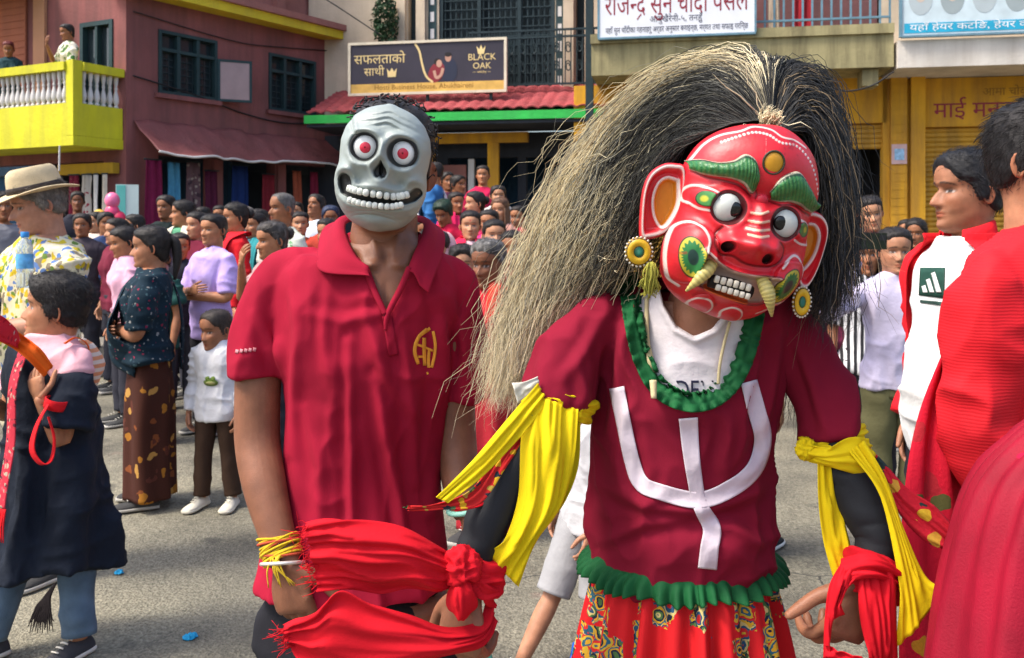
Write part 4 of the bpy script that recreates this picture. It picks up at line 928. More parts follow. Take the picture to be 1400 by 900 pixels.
        V[:, :2] += d*(amt*.014*np.sin(an_*7+sd+1.5*vnoise(V*3, sd)))[:, None]; bt.add(V, Fc)
    body.obj('body', SKIN, root, edge=None)
    V, N, Fc = remesh(sh.obj('shirt', shm), vox*(H/1.6), 5, .6)
    sh = Geo().add(wrinkle(V, N, H, sd, wr_amt), Fc); sh.obj('shirt' if not fem else 'blouse', shm, root)
    bt.obj({'trousers': 'trousers', 'shorts': 'shorts'}.get(kind, 'skirt'), bm, root)
    if hair:
        h0 = hair_geo(hair, nr, nc, haircol, seed=sd, recede=recede, child=child, grey=grey); hg = Geo().addx(h0, Mh)
        if Y < 9: pulled = hair in ('bun', 'tail', 'pulled'); hg.addx(fuzz(h0, int((2600 if Y < 4 else 900)*(.5 if pulled else 1)), .030 if pulled else (.010 if hair == 'buzz' else .020), np.array(haircol)+grey*.12, sd, up=  .10 if pulled else .20, flow=(0, 1, .2) if pulled else (0, .6, -1), r=.0006 if Y < 4 else .001), Mh)
        hg.obj('hair', VCH, root)
    if shawl is not None:       # cloth from the left hip over the right shoulder or both shoulders
        smat, style = shawl
        g = Geo()
        if style == 'sash':
            pth = [(.10, .03, .52), (.06, .088, .58), (0, .098, .68), (-.05, .085, .77), (-.075, .02, .838), (-.07, -.06, .80), (-.06, -.085, .66), (-.05, -.09, .48)]
            p = np.array([(x*H*b, -f*H*(b+1)/2*(1+.5*fat*gs(z-.58, .09)), z*H) for x, f, z in pth])
            ac = np.array([(.2, 0, 1), (.6, 0, .8), (.8, .1, .6), (.9, .2, .4), (1, 0, -.15), (1, 0, .2), (1, 0, .2), (1, 0, 0)], float)
            g.add(*cloth_strip(p, np.array([.05, .07, .07, .055, .045, .055, .065, .07])*H, ac, 18, .008, 5, sd, nr=56, depthdir=(0, -1, .15), seed=sd))
        elif style == 'both':
            for s in (-1, 1):
                pth = [(s*.05, .075, .50), (s*.06, .085, .62), (s*.065, .082, .74), (s*.062, .045, .835), (s*.045, -.03, .862), (s*.0, -.055, .85)]
                p = np.array([(x*H*b, -f*H, z*H) for x, f, z in pth])
                g.add(*cloth_strip(p, np.array([.035, .036, .036, .036, .035, .035])*H, np.array([(1, 0, 0), (1, 0, 0), (1, 0, 0), (.9, 0, -.3*s), (.5, .8*s, 0), (0, 1, -.3)])*np.array([1, 1, 1]), 14, .007, 4, sd, nr=44, seed=sd+s))
        elif style == 'hood':
            L_ = []
            for t in np.linspace(0, 1, 26):
                z = hz+.125*hs-(.36*t)*hs if t < .6 else hz+.125*hs-.216*hs-(t-.6)*.55*H
                r = .105*hs*math.sqrt(max(0, 1-(1-min(t/.42, 1))**2)) if t < .42 else (.105*hs+(t-.42)*.06 if t < .6 else .116*hs+sm(.6, .75, t)*(.12*H-.116*hs))
                a = np.linspace(-2.45, 2.45, 36)+PI; L_.append(np.stack([np.sin(a)*r, .012-np.cos(a)*-1*r*(-1)*1.05*-1, np.full(36, z)], 1))
            V, Fc = sheet(np.array(L_), .006); V = fold(V, .010, sd); g.add(V, Fc)
        g.obj('shawl', smat, root)
    if extra: extra(root, H, hs, Mh)
    return root
VCH = mk('hair_strands', (1, 1, 1), .5, .55, 160, .5, 420, .004, attr=True, spec=.3, stretch=(1, 1, .3))
# ------------------------------------------------------------------ spectators
G1, G2, G3 = 'spectators in front of the maroon building', 'spectators on and below the steps in the middle', 'spectators in front of the yellow shutters'
FLORAL = pattern('hawaiian_print', (.62, .56, .36), [(.55, .42, .03), (.12, .20, .04), (.10, .18, .38), (.20, .17, .12), (.6, .55, .42), (.50, .36, .02)], 40, .62, second=.82)
SAREE = pattern('brown_saree_print', (.055, .018, .012), [(.34, .14, .02), (.20, .06, .02), (.45, .24, .06), (.10, .03, .02)], 17, .42, second=.5)
DARKP = pattern('dark_teal_print', (.008, .022, .035), [(.05, .10, .12), (.22, .02, .05), (.02, .04, .06), (.25, .25, .24)], 48, .30, second=.5)
GREENP = pattern('green_white_print', (.62, .58, .48), [(.05, .14, .04), (.12, .2, .06)], 14, .5)
MAUVEP = pattern('mauve_print', (.36, .24, .24), [(.5, .4, .38), (.22, .1, .12)], 40, .35)
PALEP = pattern('pale_green_print', (.50, .52, .44), [(.16, .32, .16), (.6, .6, .55)], 22, .4, second=.5)
def stripes(name, c1, c2, freq, axis=0):
    m, t, b = new_mat(name); L = t.links; N = t.nodes; tc = N.new('ShaderNodeTexCoord')
    w = N.new('ShaderNodeTexWave'); w.bands_direction = 'XYZ'[axis]; w.inputs['Scale'].default_value = freq; w.inputs['Distortion'].default_value = .6; L.new(tc.outputs['Object'], w.inputs[0])
    r = N.new('ShaderNodeValToRGB'); r.color_ramp.interpolation = 'CONSTANT'; r.color_ramp.elements[0].color = (*c1, 1); r.color_ramp.elements[1].position = .5; r.color_ramp.elements[1].color = (*c2, 1)
    L.new(w.outputs[0], r.inputs[0]); L.new(r.outputs[0], b.inputs['Base Color']); b.inputs['Roughness'].default_value = .9; return m
BW = stripes('black_white_stripes', (.012, .012, .016), (.62, .62, .64), 9)
LEATHER = mk('dark_band', (.03, .02, .016), .6, .2, 30)
STRAW = mk('straw', (.55, .44, .27), .85, .12, 25, .6, 160, .003)

def hat(root, H, hs, Mh):
    g = Geo(); a = np.linspace(0, 2*PI, 40, endpoint=False); R = []
    for r, z, e in ((.092, .052, 0), (.150, .050, .012), (.153, .053, .013), (.150, .056, .013), (.100, .060, 0), (.096, .085, 0), (.092, .12, 0), (.086, .150, 0), (.074, .162, 0), (.045, .156, 0), (.01, .148, 0)):
        rx, ry = r*.93, r*1.10
        R.append(np.stack([rx*np.sin(a), -ry*np.cos(a)+.006, z+e*np.cos(2*a)*-1.2-.010*(z > .13)*gs(np.sin(a)*r, .03)+.012*(r > .12)*(-np.cos(a))*0], 1))
    V, Fc = loft(R); g.add(V, Fc); Geo().addx(g, Mh).obj('straw_hat', STRAW, root, edge=50)
    R = [np.stack([r*.93*np.sin(a), -r*1.10*np.cos(a)+.006, np.full(40, z)], 1) for r, z in ((.098, .060), (.1005, .062), (.0985, .086), (.096, .088))]
    g = Geo(); g.add(*loft(R, False)); Geo().addx(g, Mh).obj('hat_band', LEATHER, root)
FED = person('man in a straw hat and a yellow and cream flowered shirt beside the water bottle', 60, 3.95, 238, yaw=-.62, skin=(.42, .20, .125), hair='short', haircol=(.16, .14, .12), shirtmat=FLORAL, sleeve='half', bottom=('shorts', (.42, .37, .26)), vox=.008,
    arms=(((.13, .10, .70), (.06, .22, .74), (0, .2, 1), (-.6, .2, 0)), ((.135, .03, .635), (-.02, .15, .62), (-1, .1, 0), (0, -1, 0))), age=1, hpitch=.26, hyaw=-.22, fat=.35, b=1.12, hem=.40, group=G1, extra=hat, wr_amt=1.1)
def bottle(loc, rz, label):
    r = empty('water_bottle', loc, rz, label, 'bottle'); a = np.linspace(0, 2*PI, 20, endpoint=False)
    pr = [(0, .028), (.006, .031), (.05, .0315), (.06, .029), (.07, .0315), (.13, .0315), (.14, .029), (.15, .031), (.17, .027), (.188, .014), (.20, .0125)]
    m, t, b = new_mat('clear_plastic'); b.inputs['Base Color'].default_value = (.75, .85, .9, 1); b.inputs['Roughness'].default_value = .12; b.inputs['Transmission Weight'].default_value = .75
    Geo().add(*loft([np.stack([q*np.cos(a), q*np.sin(a), np.full(20, z)], 1) for z, q in pr])).obj('bottle_body', m, r)
    Geo().add(*loft([np.stack([q*np.cos(a), q*np.sin(a), np.full(20, z)], 1) for z, q in ((.075, .0319), (.085, .0325), (.125, .0325), (.132, .0319))], False)).obj('bottle_label', mk('blue_pink_label', (.10, .35, .62), .4, .5, 30), r)
    Geo().add(*loft([np.stack([q*np.cos(a), q*np.sin(a), np.full(20, z)], 1) for z, q in ((.198, .0150), (.2, .0155), (.218, .0155), (.22, .0145))])).obj('cap', mk('blue_plastic', (.04, .25, .6), .35, .05, 5), r)
bottle(tuple(P(34, 393, 3.62)), .3, 'clear plastic water bottle with a blue cap above the dark haired boy')

# boy in the black robe
ROBE = mk('black_robe_cloth', (.008, .012, .022), .85, .2, 8, .4, 60, .006, spec=.2)
REDR = cloth((.62, .012, .018)); ORNG = cloth((.75, .12, .012)); JEAN = mk('denim', (.09, .14, .20), .9, .35, 12, .4, 220, .003)
SASHP = pattern('red_sash_weave', (.45, .03, .05), [(.10, .02, .03), (.35, .3, .22), (.55, .08, .1)], 60, .4)
def boy_extra(root, H, hs, Mh):
    g = Geo(); zz = np.array([.772, .755, .70, .60, .49, .38, .29, .235])*H; rx = np.array([.085, .112, .128, .132,   .140, .150, .164, .178])*H; ry = np.array([.07, .085, .096, .100, .112, .124, .138, .15])*H
    L = spline(np.stack([zz, rx, ry], 1), 60); a = np.linspace(0, 2*PI, 90, endpoint=False)
    R = np.stack([np.stack([q*np.sin(a), -p_*np.cos(a), z-.035*H*(z < .3*H)*np.cos(a*2+1)*sm(.3*H, .18*H, z)+.055*H*sm(.70*H, .78*H, z)*np.sin(a+2.47)], 1) for z, q, p_ in L])
    V, Fc = loft(R); n = np.arctan2(V[:, 0], -V[:, 1]); am = sm(.72*H, .3*H, V[:, 2]); d = V[:, :2]/(np.linalg.norm(V[:, :2], axis=1)[:, None]+1e-6)
    w = fbm(V*3, 5); V[:, :2] += d*((am*.028*np.sin(n*6+3*w)+.030*(crease(V*np.array([8, 8, 3])+w[:, None], 9)-.45)))[:, None]; g.add(V, Fc)
    e0 = np.array([.085, 0, .80])*H; g.add(*tube([np.array([.085, .0, .715])*H, np.array([.112, -.01, .722])*H, np.array([.128, -.025, .68])*H, np.array([.130, -.045, .615])*H], np.array([.02, .050, .058, .064])*H, 22, 24))
    V, N, Fc = remesh(g.obj('robe', ROBE), .009, 4, .6); g = Geo().add(wrinkle(V, N, H, 5, .9), Fc); g.obj('robe', ROBE, root)
    Geo().add(*cloth_strip([(.035*H, -.10*H, .81*H), (.055*H, -.140*H, .73*H), (.060*H, -.148*H, .6*H), (.062*H, -.166*H, .50*H), (.062*H, -.176*H, .44*H)], [.024*H]*5, (1, -.2, 0), 10, .004, 2, 1, nr=40, seed=4)).obj('patterned_sash', SASHP, root)
    g = Geo()
    for k in range(14): x = (.038+.048*k/13)*H; g.add(*tube([(x, -.177*H, .44*H), (x+.004*math.sin(k*2), -.184*H, .40*H), (x+.008*math.sin(k*3), -.186*H, .36*H)], [.003, .003, .0015], 5, 8))
    g.obj('sash_fringe', REDR, root)
BOY = person('boy in a long black robe over a pink shirt, red sash hanging down his front', 68, 3.23, 378, yaw=-.5, skin=(.40, .18, .095), hair='boy', haircol=(.012, .010, .010), shirt=(.66, .36, .40), child=.7, H=None, bottom=('trousers', (.1, .14, .2), JEAN), vox=.007, res=1.3,
    arms=(((.14, .03, .63), (.09, .15, .70), (-.3, .3, 1), (-.3, -1, 0)), ((.120, .05, .59), (.105, .098, .695), (-.32, .05, 1), (-.2, -1, 0))), hyaw=-.80, hpitch=-.10, extra=boy_extra, shoes=((.05, .05, .055), (.62, .58, .5)), legs=[((-.07, .05, .27), (-.10, .10, .045)), ((.07, -.03, .28), (.09, -.02, .045))], hem=.52)
def W(px, py, Y): return P(px, py, Y)
wr = W(77, 552, 3.045)
r = empty('wrist_ribbon', tuple(W(66, 552, 3.00)), 0, 'red ribbon tied in a loop round the wrist of the boy in black', 'ribbon'); o = np.array(r.location)
a = np.linspace(0, 2*PI, 30); Geo().add(*sheet(np.stack([np.stack([wr[0]+.034*np.cos(a)-o[0]+s*.004, wr[1]+.036*np.sin(a)-o[1], wr[2]+s*.016-.010*np.cos(a)-o[2]], 1) for s in (-1, -.3, .3, 1)]), .004)).obj('band', REDR, r)
lp = [W(66, 553, 3.00)-o, W(52, 578, 2.97)-o, W(44, 605, 2.97)-o, W(46, 622, 2.97)-o, W(58, 635, 2.97)-o, W(70, 628, 2.98)-o, W(74, 600, 3.00)-o, W(66, 570, 3.00)-o]
Geo().add(*cloth_strip(lp, [.010, .016, .020, .020, .018, .014, .010, .008], (.75, -.6, .25), 8, .002, 1, 0, nr=60, depthdir=(.3, -1, 0))).obj('loop', REDR, r)
r = empty('shoulder_ribbon', tuple(W(40, 478, 2.98)), 0, 'orange and red ribbon pulled over the shoulder by the boy in black', 'ribbon'); o = np.array(r.location)
Geo().add(*cloth_strip([W(-30, 432, 2.75)-o, W(0, 452, 2.85)-o, W(22, 466, 2.97)-o, W(45, 484, 2.97)-o, W(66, 508, 3.0)-o], [.028, .028, .027, .026, .022], (.62, 0, .78), 12, .010, 3, 1, nr=40)).obj('orange_band', ORNG, r)
Geo().add(*cloth_strip([W(-40, 440, 2.70)-o, W(-8, 446, 2.78)-o, W(14, 458, 2.86)-o, W(25, 472, 2.98)-o], [.04, .04, .03, .012], (.3, 0, 1), 12, .010, 3, 2, nr=30)).obj('red_flowered_band', pattern('red_white_print', (.6, .02, .04), [(.6, .5, .5), (.4, .01, .03)], 45, .3), r)
r = empty('shoulder_bag', tuple(W(112, 478, 3.35)), 0, 'pale orange striped bag on the back of the boy in black', 'bag'); o = np.array(r.location)
V, Fc = ellipsoid((0, 0, -.06), (.075, .07, .10), 22, 16); V += .006*vnoise(V*30, 3)[:, None]; Geo().add(V, Fc).obj('bag_body', stripes('peach_stripes', (.62, .25, .12), (.62, .52, .44), 11, 2), r)
Geo().add(*cloth_strip([W(88, 470, 3.12)-o, W(104, 462, 3.2)-o, W(120, 472, 3.3)-o, W(126, 500, 3.38)-o], [.016]*4, (.3, -.9, .2), 6, .001, 1, 0, nr=24)).obj('strap', ORNG, r)
r = empty('hanging_tassel', tuple(W(72, 800, 3.02)), 0, 'black thread tassel hanging below the hem of the black robe', 'tassel'); o = np.array(r.location); g = Geo()
for k in range(26):
    t = k/25-.5; g.add(*tube([W(76, 798, 3.02)-o, W(64+t*8, 818, 3.02)-o, W(58+t*24, 838+6*math.sin(k*2.1), 3.02)-o, W(56+t*36, 858+8*math.sin(k*3.7), 3.02)-o], [.004, .0045, .003, .0012], 5, 12), col=(.02, .015, .015))
g.obj('threads', VC, r)

person('woman in a brown flowered saree with arms folded, seen in profile', 205, 4.95, 308, yaw=-1.30, skin=(.34, .15, .08), hair='tail', fem=1, fat=.65, shirtmat=DARKP, sleeve='half', arms=('fold2', 'fold2'), bottom=('skirt', (0, 0, 0), SAREE, .035), shawl=(DARKP, 'sash'), group=G1, hem=.52, vox=.009, b=1.20, age=.4, hpitch=.05)
def belly_print(root, H, hs, Mh):
    g = Geo(); k = np.eye(4); 
    bm = bmesh.new(); o = [c for c in root.children if c.name.startswith('shirt')][0]; bm.from_mesh(o.data); bv = BVHTree.FromBMesh(bm); bm.free()
    def put(pts, c, off):
        V, Fc = poly_slab(pts, np.eye(4), 0, .002); Z = []
        for x, y, z in V:
            h = bv.ray_cast(Vector((x, -1, .64*H+y)), Vector((0, 1, 0))); hp = h[0] if h[0] else Vector((x, -.1, .64*H+y)); Z.append((x, hp.y-off-z, .64*H+y))
        g.add(Z, Fc, c)
    put(ell2(.0, 0, .040, .020), (.16, .24, .05), .003); put(ell2(-.015, .022, .013, .012), (.16, .24, .05), .004); put(ell2(.015, .022, .013, .012), (.16, .24, .05), .0045); put(ell2(0, -.002, .026, .009), (.5, .5, .2), .006)
    g.obj('printed_frog', VC, root)
person('toddler in a white shirt with a green print and brown trousers standing alone', 297, 4.93, 424, yaw=-.12, skin=(.30, .13, .07), hair='buzz', haircol=(.03, .022, .018), child=1, shirt=(.66, .66, .68), sleeve='long', bottom=('trousers', (.05, .028, .018)), hyaw=-.40, hpitch=.12, shoes=((.62, .58, .48), (.6, .56, .46)), group=G1, hem=.44, extra=belly_print, vox=.010, legs=[((-.062, .02, .27), (-.075, .02, .045)), ((.062, .0, .27), (.085, .0, .045))])
person('woman in a lilac blouse with arms crossed and black trousers', 290, 6.7, 292, yaw=-.55, fem=1, hair='pulled', fat=.4, shirt=(.46, .34, .68), sleeve='half', arms=('fold', 'fold2'), bottom=('trousers', (.012, .012, .016)), hyaw=.1, group=G1, hem=.43, age=.5)
person('smiling man in a dark shirt behind the seated rows near the sky blue cloth', 226, 9.8, 268, yaw=-.2, skin=SK2, shirt=(.014, .022, .022), group=G1, stubble=.3)
person('young man in a cream and green raglan shirt looking left', 249, 8.7, 274, yaw=-.3, hyaw=-.8, skin=SK1, shirt=(.10, .30, .17), group=G1, shawl=(cloth((.62, .58, .46)), 'both'))
person('person in a dark maroon top half hidden behind the lilac blouse', 268, 8.0, 290, yaw=-.6, skin=SK3, fem=1, hair='pulled', shirt=(.13, .012, .03), arms=('fold', 'fold'), group=G1)
person('woman with a bright red shawl gathered on her shoulder, looking left', 320, 7.7, 279, yaw=-1.0, skin=SK1, fem=1, hair='bun', shirt=(.52, .012, .02), sleeve='long', shawl=(cloth((.58, .015, .025)), 'both'), bottom=('skirt', (.45, .012, .02)), group=G1)
person('bald man with a teal scarf far behind the red shawl', 336, 10.5, 281, yaw=-.2, skin=SK3, hair='buzz', haircol=(.16, .14, .13), shirt=(.02, .12, .15), group=G1, recede=1)
person('man with close cropped grey hair and a pale green printed shirt', 384, 7.3, 265, yaw=-.75, skin=SK2, hair='buzz', haircol=(.10, .095, .09), shirtmat=PALEP, age=1, group=G1, b=1.08, fat=.3, recede=.6)
person('woman with tied back greying hair holding a hand to her mouth', 372, 5.6, 302, yaw=-.85, skin=SK1, fem=1, hair='bun', haircol=(.035, .028, .024), grey=.25, shirtmat=MAUVEP, arms=(((.12, .07, .69), (.02, .12, .83), (-.35, .1, .7), (0, -1, 0)), 'fold2'), age=.8, hpitch=.1, group=G1)
person('child in a white shirt looking up near the left side of the skull mask', 428, 10.0, 266, yaw=-.4, skin=SK2, hpitch=-.3, shirt=(.62, .66, .72), group=G1, sleeve='half')
person('person in a dark blue cap beside the skull mask', 452, 9.0, 281, yaw=.2, skin=SK2, shirt=(.40, .05, .03), haircol=(.015, .025, .06), group=G1)
person('woman with dark hair in a loose knot and a pink blouse behind the saree', 172, 7.0, 305, yaw=-.9, skin=SK1, fem=1, hair='bun', shirt=(.62, .34, .44), group=G1, hpitch=.2, H=1.5)
person('woman looking left with dark centre parted hair, far behind the saree', 182, 9.4, 294, yaw=-1.1, skin=SK3, fem=1, hair='pulled', shirt=(.45, .25, .3), group=G1)
person('child with a warm brown face and a pale collar, far behind the flowered shirt', 131, 10.6, 289, yaw=-.5, skin=SK3, shirt=(.6, .5, .42), group=G1)
person('dark haired person in navy beside the pink balloons', 145, 10.2, 291, yaw=.6, skin=SK2, shirt=(.03, .05, .12), group=G1)
person('person with black hair close behind the shoulder of the flowered shirt', 112, 9.2, 291, yaw=.2, skin=SK2, shirt=(.05, .04, .05), group=G1)
person('person in a rose coloured top farther along the maroon shop front', 300, 11.2, 282, yaw=.1, skin=SK1, fem=1, hair='pulled', shirt=(.5, .08, .14), group=G1)
person('person in a plum coloured top standing by the shop pillars', 405, 11.8, 276, yaw=-.1, skin=SK3, fem=1, hair='pulled', shirt=(.22, .03, .09), group=G1)
person('person in black at the far left shop beside the straw hat', 106, 12.0, 262, yaw=.4, skin=SK4, shirt=(.02, .02, .03), group=G1)

# middle
person('young man in a blue jacket over white turned away from the camera', 592, 11.2, 222, .55, yaw=-1.7, skin=SK2, shirt=(.03, .12, .30), sleeve='long', shawl=(cloth((.62, .64, .66)), 'sash'), group=G2)
person('girl in crimson standing highest on the steps beside the yellow post', 660, 11.4, 226, .55, yaw=-.1, skin=SK1, fem=1, hair='pulled', shirt=(.42, .012, .06), sleeve='long', bottom=('skirt', (.35, .01, .05)), group=G2)
person('dark haired woman in profile with a rose blouse, below the girl in crimson', 648, 9.0, 263, .28, yaw=-1.2, skin=SK3, fem=1, hair='bun', shirt=(.48, .03, .09), group=G2)
person('child with a round face and a white collar near the loose strands of the wig', 681, 10.5, 250, .55, yaw=.1, skin=SK3, child=.5, shirt=(.6, .58, .56), group=G2, H=1.43)
person('woman with loose brown hair next to the wig', 683, 8.9, 272, .28, yaw=-.3, skin=SK3, fem=1, hair='long', haircol=(.12, .06, .035), shirt=(.50, .25, .2), group=G2)
person('woman facing the camera with a red and white shawl over both shoulders', 643, 7.3, 288, yaw=.05, skin=SK3, fem=1, hair='pulled', shirt=(.62, .42, .46), sleeve='half', shawl=(cloth((.62, .015, .06)), 'both'), bottom=('skirt', (.5, .02, .06)), group=G2, tika=1)
person('boy in crimson with a dark green cap bending down', 609, 8.6, 273, .28, yaw=-.4, skin=SK2, hair='boy', haircol=(.01, .03, .018), hpitch=.4, shirt=(.50, .012, .05), sleeve='long', group=G2)
person('woman under a pale pink head shawl', 604, 6.4, 316, yaw=-.3, skin=SK3, fem=1, hair='pulled', hpitch=.45, shirt=(.6, .25, .30), sleeve='half', shawl=(cloth((.62, .36, .38)), 'hood'), arms=('chin', 'fold'), group=G2)
person('old grey haired woman in a red wrap close behind the skull masked man', 668, 4.4, 326, yaw=-.45, skin=SK4, fem=1, hair='bun', haircol=(.07, .065, .06), grey=.5, age=1.6, shirt=(.42, .02, .03), sleeve='half', shawl=(cloth((.50, .03, .02)), 'both'), bottom=('skirt', (.35, .02, .03)), group=G2, vox=.009, hpitch=.12)
person('person in crimson and black between the skull mask and the pale pink shawl', 578, 8.2, 300, yaw=.3, skin=SK2, fem=1, hair='pulled', shirt=(.45, .012, .05), sleeve='long', group=G2)
person('woman with a hot pink top left of the dark haired woman in profile', 624, 9.6, 262, .28, yaw=.5, skin=SK2, fem=1, hair='pulled', shirt=(.62, .02, .11), sleeve='half', shawl=(cloth((.62, .02, .10)), 'both'), group=G2)
person('woman in a dark red dress half covered by the ends of the wig', 700, 6.2, 318, yaw=-.2, skin=SK2, fem=1, hair='pulled', shirt=(.42, .015, .05), sleeve='half', bottom=('skirt', (.3, .01, .04)), group=G2)
person('woman in bright crimson right behind the old woman', 676, 6.8, 300, yaw=.2, skin=SK3, fem=1, hair='pulled', shirt=(.60, .02, .06), sleeve='long', shawl=(cloth((.6, .5, .52)), 'both'), bottom=('skirt', (.4, .01, .05)), group=G2)
person('person in navy and white standing on the step left of the girl in crimson', 627, 11.9, 240, .55, yaw=.9, skin=SK2, shirt=(.05, .06, .14), group=G2)
person('girl in rose red lower on the steps beside the woman with loose brown hair', 708, 9.2, 282, .28, yaw=-.5, skin=SK1, fem=1, hair='bun', shirt=(.5, .03, .07), group=G2)

# balcony
def bal_person(label, px, top, Y, **k): return person(label, px, Y, top, 2.803, group='people on the yellow balcony', **k)
bal_person('woman in a green and white patterned blouse holding a phone on the yellow balcony', 93, 33, 13.45, yaw=-.7, fem=1, hair='pulled', shirtmat=GREENP, sleeve='half', arms=('phone', 'fold2'), hpitch=.2, skin=SK2)
bal_person('person with a red hair flower leaning at the left end of the yellow balcony', 12, 57, 14.0, yaw=.3, fem=1, hair='bun', haircol=(.12, .02, .02), shirt=(.02, .05, .06), sleeve='short', arms=('fold', 'clasp'), hpitch=.3, skin=SK2)

# right
def held_phone(px, py, Y, rz, label, size=(.16, .012, .08)):
    r = empty('phone', tuple(P(px, py, Y)), rz, label, 'phone'); g = Geo(); g.add(*box((0, 0, 0), size)); g.obj('phone_case', mk('phone_green_black', (.012, .018, .010), .25, .3, 30), r, False)
    g = Geo(); g.add(*box((size[0]*.36, -size[1]/2-.002, size[2]*.22), (.03, .004, .026))); g.obj('camera_bump', BLACK, r, False)
person('girl in a lilac long sleeved top and olive trousers with one arm raised', 1224, 4.5, 310, yaw=-.15, skin=(.36, .17, .095), fem=1, hair='pulled', shirt=(.50, .46, .60), sleeve='long', bottom=('trousers', (.10, .095, .045)), arms=(((.22, .08, .735), (.165, .19, .90), (.30, .2, .9), (0, 1, 0)), 'down'), child=.3, group=G3, hem=.47, vox=.009, res=1.2, shoes=((.5, .5, .5), (.6, .6, .58)))
held_phone(1190, 330, 4.2, .05, 'dark phone held up beside the forehead of the girl in lilac', (.15, .012, .075))
person('person in a black and white striped shirt behind the girl in lilac', 1186, 5.2, 322, yaw=-.3, skin=SK2, fem=1, hair='long', shirtmat=BW, sleeve='half', bottom=('trousers', (.02, .016, .02)), group=G3)
person('woman with dark tied hair looking down, behind the raised phone', 1194, 6.3, 267, yaw=-.2, skin=SK3, fem=1, hair='bun', hroll=-.15, hpitch=.15, shirt=(.25, .1, .12), group=G3)
person('person in dull red at the edge of the wig on the right', 1168, 7.2, 282, yaw=-.4, skin=SK2, fem=1, hair='pulled', shirt=(.3, .05, .08), group=G3)
person('person in black trousers and wine top beyond the striped shirt', 1150, 6.0, 308, yaw=.4, skin=SK2, shirt=(.14, .02, .05), bottom=('trousers', (.012, .012, .016)), group=G3)
person('woman in a yellow and brown top far back by the shutters', 1240, 9.0, 300, yaw=-.6, skin=SK1, fem=1, hair='bun', shirt=(.35, .2, .05), group=G3)

JACK = cloth((.60, .012, .02))
def surf(root, nm):
    o = [c for c in root.children if c.name.startswith(nm)][0]; bm = bmesh.new(); bm.from_mesh(o.data); bv = BVHTree.FromBMesh(bm); bm.free(); return bv, Matrix.LocRotScale(root.location, root.rotation_euler, None)
def decal(root, nm, polys, off=.003, th=.0015, sub=4, mat=None, name='print'):
    """flat shapes given in picture space of the root garment, laid on its surface along the view onto it"""
    bv, M = surf(root, nm); Mi = M.inverted(); eye = Mi @ cam.location; g = Geo()
    for k, (pts, c) in enumerate(polys):
        p = np.asarray(pts, float)
        if p.shape[1] == 2:   # densify outline and fan strips
            V, Fc = p, None
        out = []
        for px, py in p:
            d = (Mi @ Vector(P(px, py, 2.0)))-eye; d.normalize(); h = bv.ray_cast(eye, d)
            out.append(None if h[0] is None else h[0]-d*(off+k*.0004))
        good = [q for q in out if q is not None]
        if len(good) < 3: continue
        out = [q if q is not None else good[0] for q in out]
        n = len(out); m = n//2
        A = np.array([list(q) for q in out[:m]]); Bq = np.array([list(q) for q in out[m:][::-1]][:m])
        mid = np.array([A*(1-t)+Bq*t for t in np.linspace(0, 1, sub)]); g.add(*sheet(mid, th), col=c)
    g.obj(name, mat or VC, root)
def jacket(root, H, hs, Mh):
    a = np.linspace(.52, 2*PI-.62, 70); R = []                       # open in front
    zz = np.linspace(.855, .43, 40)
    T = torso_rings(H, 0.95, .45, .024, 60, 4, z0=.43*H, z1=.846*H); 
    for z in zz:
        L = np.interp(z*H, T[:, 0, 2], np.abs(T[:, 1, 0])), np.interp(z*H, T[:, 0, 2], -T[:, 0, 1]), np.interp(z*H, T[:, 0, 2], T[:, 2, 1])
        k = 1 if z < .82 else 1.0; top = sm(.82, .855, z); rx, rf, rb = [max(v, .078*H*0+.05*H+top*.012*H)+.006 for v in L]
        op = .15*sm(.85, .5, z); aa = np.linspace(.95+op*.6, 2*PI-.75-op, 70)
        R.append(np.stack([rx*np.sin(aa), -np.where(np.cos(aa) > 0, rf, rb)*np.cos(aa), np.full(70, z*H)], 1))
    V, Fc = sheet(np.array(R), .006); V = fold(V, .022, 12); g = Geo().add(V, Fc)
    for s, (e, w) in ((-1, ((.135, -.03, .63), (.12, .02, .50))), (1, ((.135, -.03, .63), (.13, .04, .49)))):
        j = [np.array([s*.055, .004, .812])*H, np.array([s*.112, .004, .78])*H, np.array([s*e[0], -e[1], e[2]])*H, np.array([s*w[0], -w[1], w[2]])*H]
        V, Fc = tube(j, np.array([.03, .050, .050, .040])*H, 24, 40); V = V+((crease(V*np.array([9, 9, 18]), 31)-.4)*.016)[:, None]*np.array([1, 1, 0]); g.add(V, Fc)
    g.obj('red_jacket', JACK, root)
    g = Geo(); aa = np.linspace(.75, 2*PI-.75, 50); R = []
    for t in np.linspace(0, 1, 8): r_ = .062+.030*t; R.append(np.stack([r_*np.sin(aa)*1.05, .01-r_*np.cos(aa)*1.0, np.full(50, .842*H+.050*math.sin(min(1, t*1.4)*PI)*.9+.01-.02*t)-.020*np.cos(aa)], 1))
    V, Fc = sheet(np.array(R), .006); g.add(V, Fc); g.obj('jacket_collar', JACK, root)
AD = person('man in an open red jacket over a white printed shirt, in profile to the left', 1318, 2.85, 209, yaw=-1.40, skin=(.30, .13, .07), hair='short', haircol=(.010, .010, .012), shirt=(.66, .66, .64), bottom=('trousers', (.015, .015, .02)), fat=.9, b=.92, stubble=.3, hem=.455, vox=.007, res=1.4, hyaw=-.08, sleeve='none', extra=jacket, arms=(((.135, -.03, .63), (.12, .02, .50), (0, .2, -1), (-1, 0, 0)), ((.135, -.03, .63), (.13, .04, .49), (0, .2, -1), (-1, 0, 0))), age=.5, wr_amt=.7)
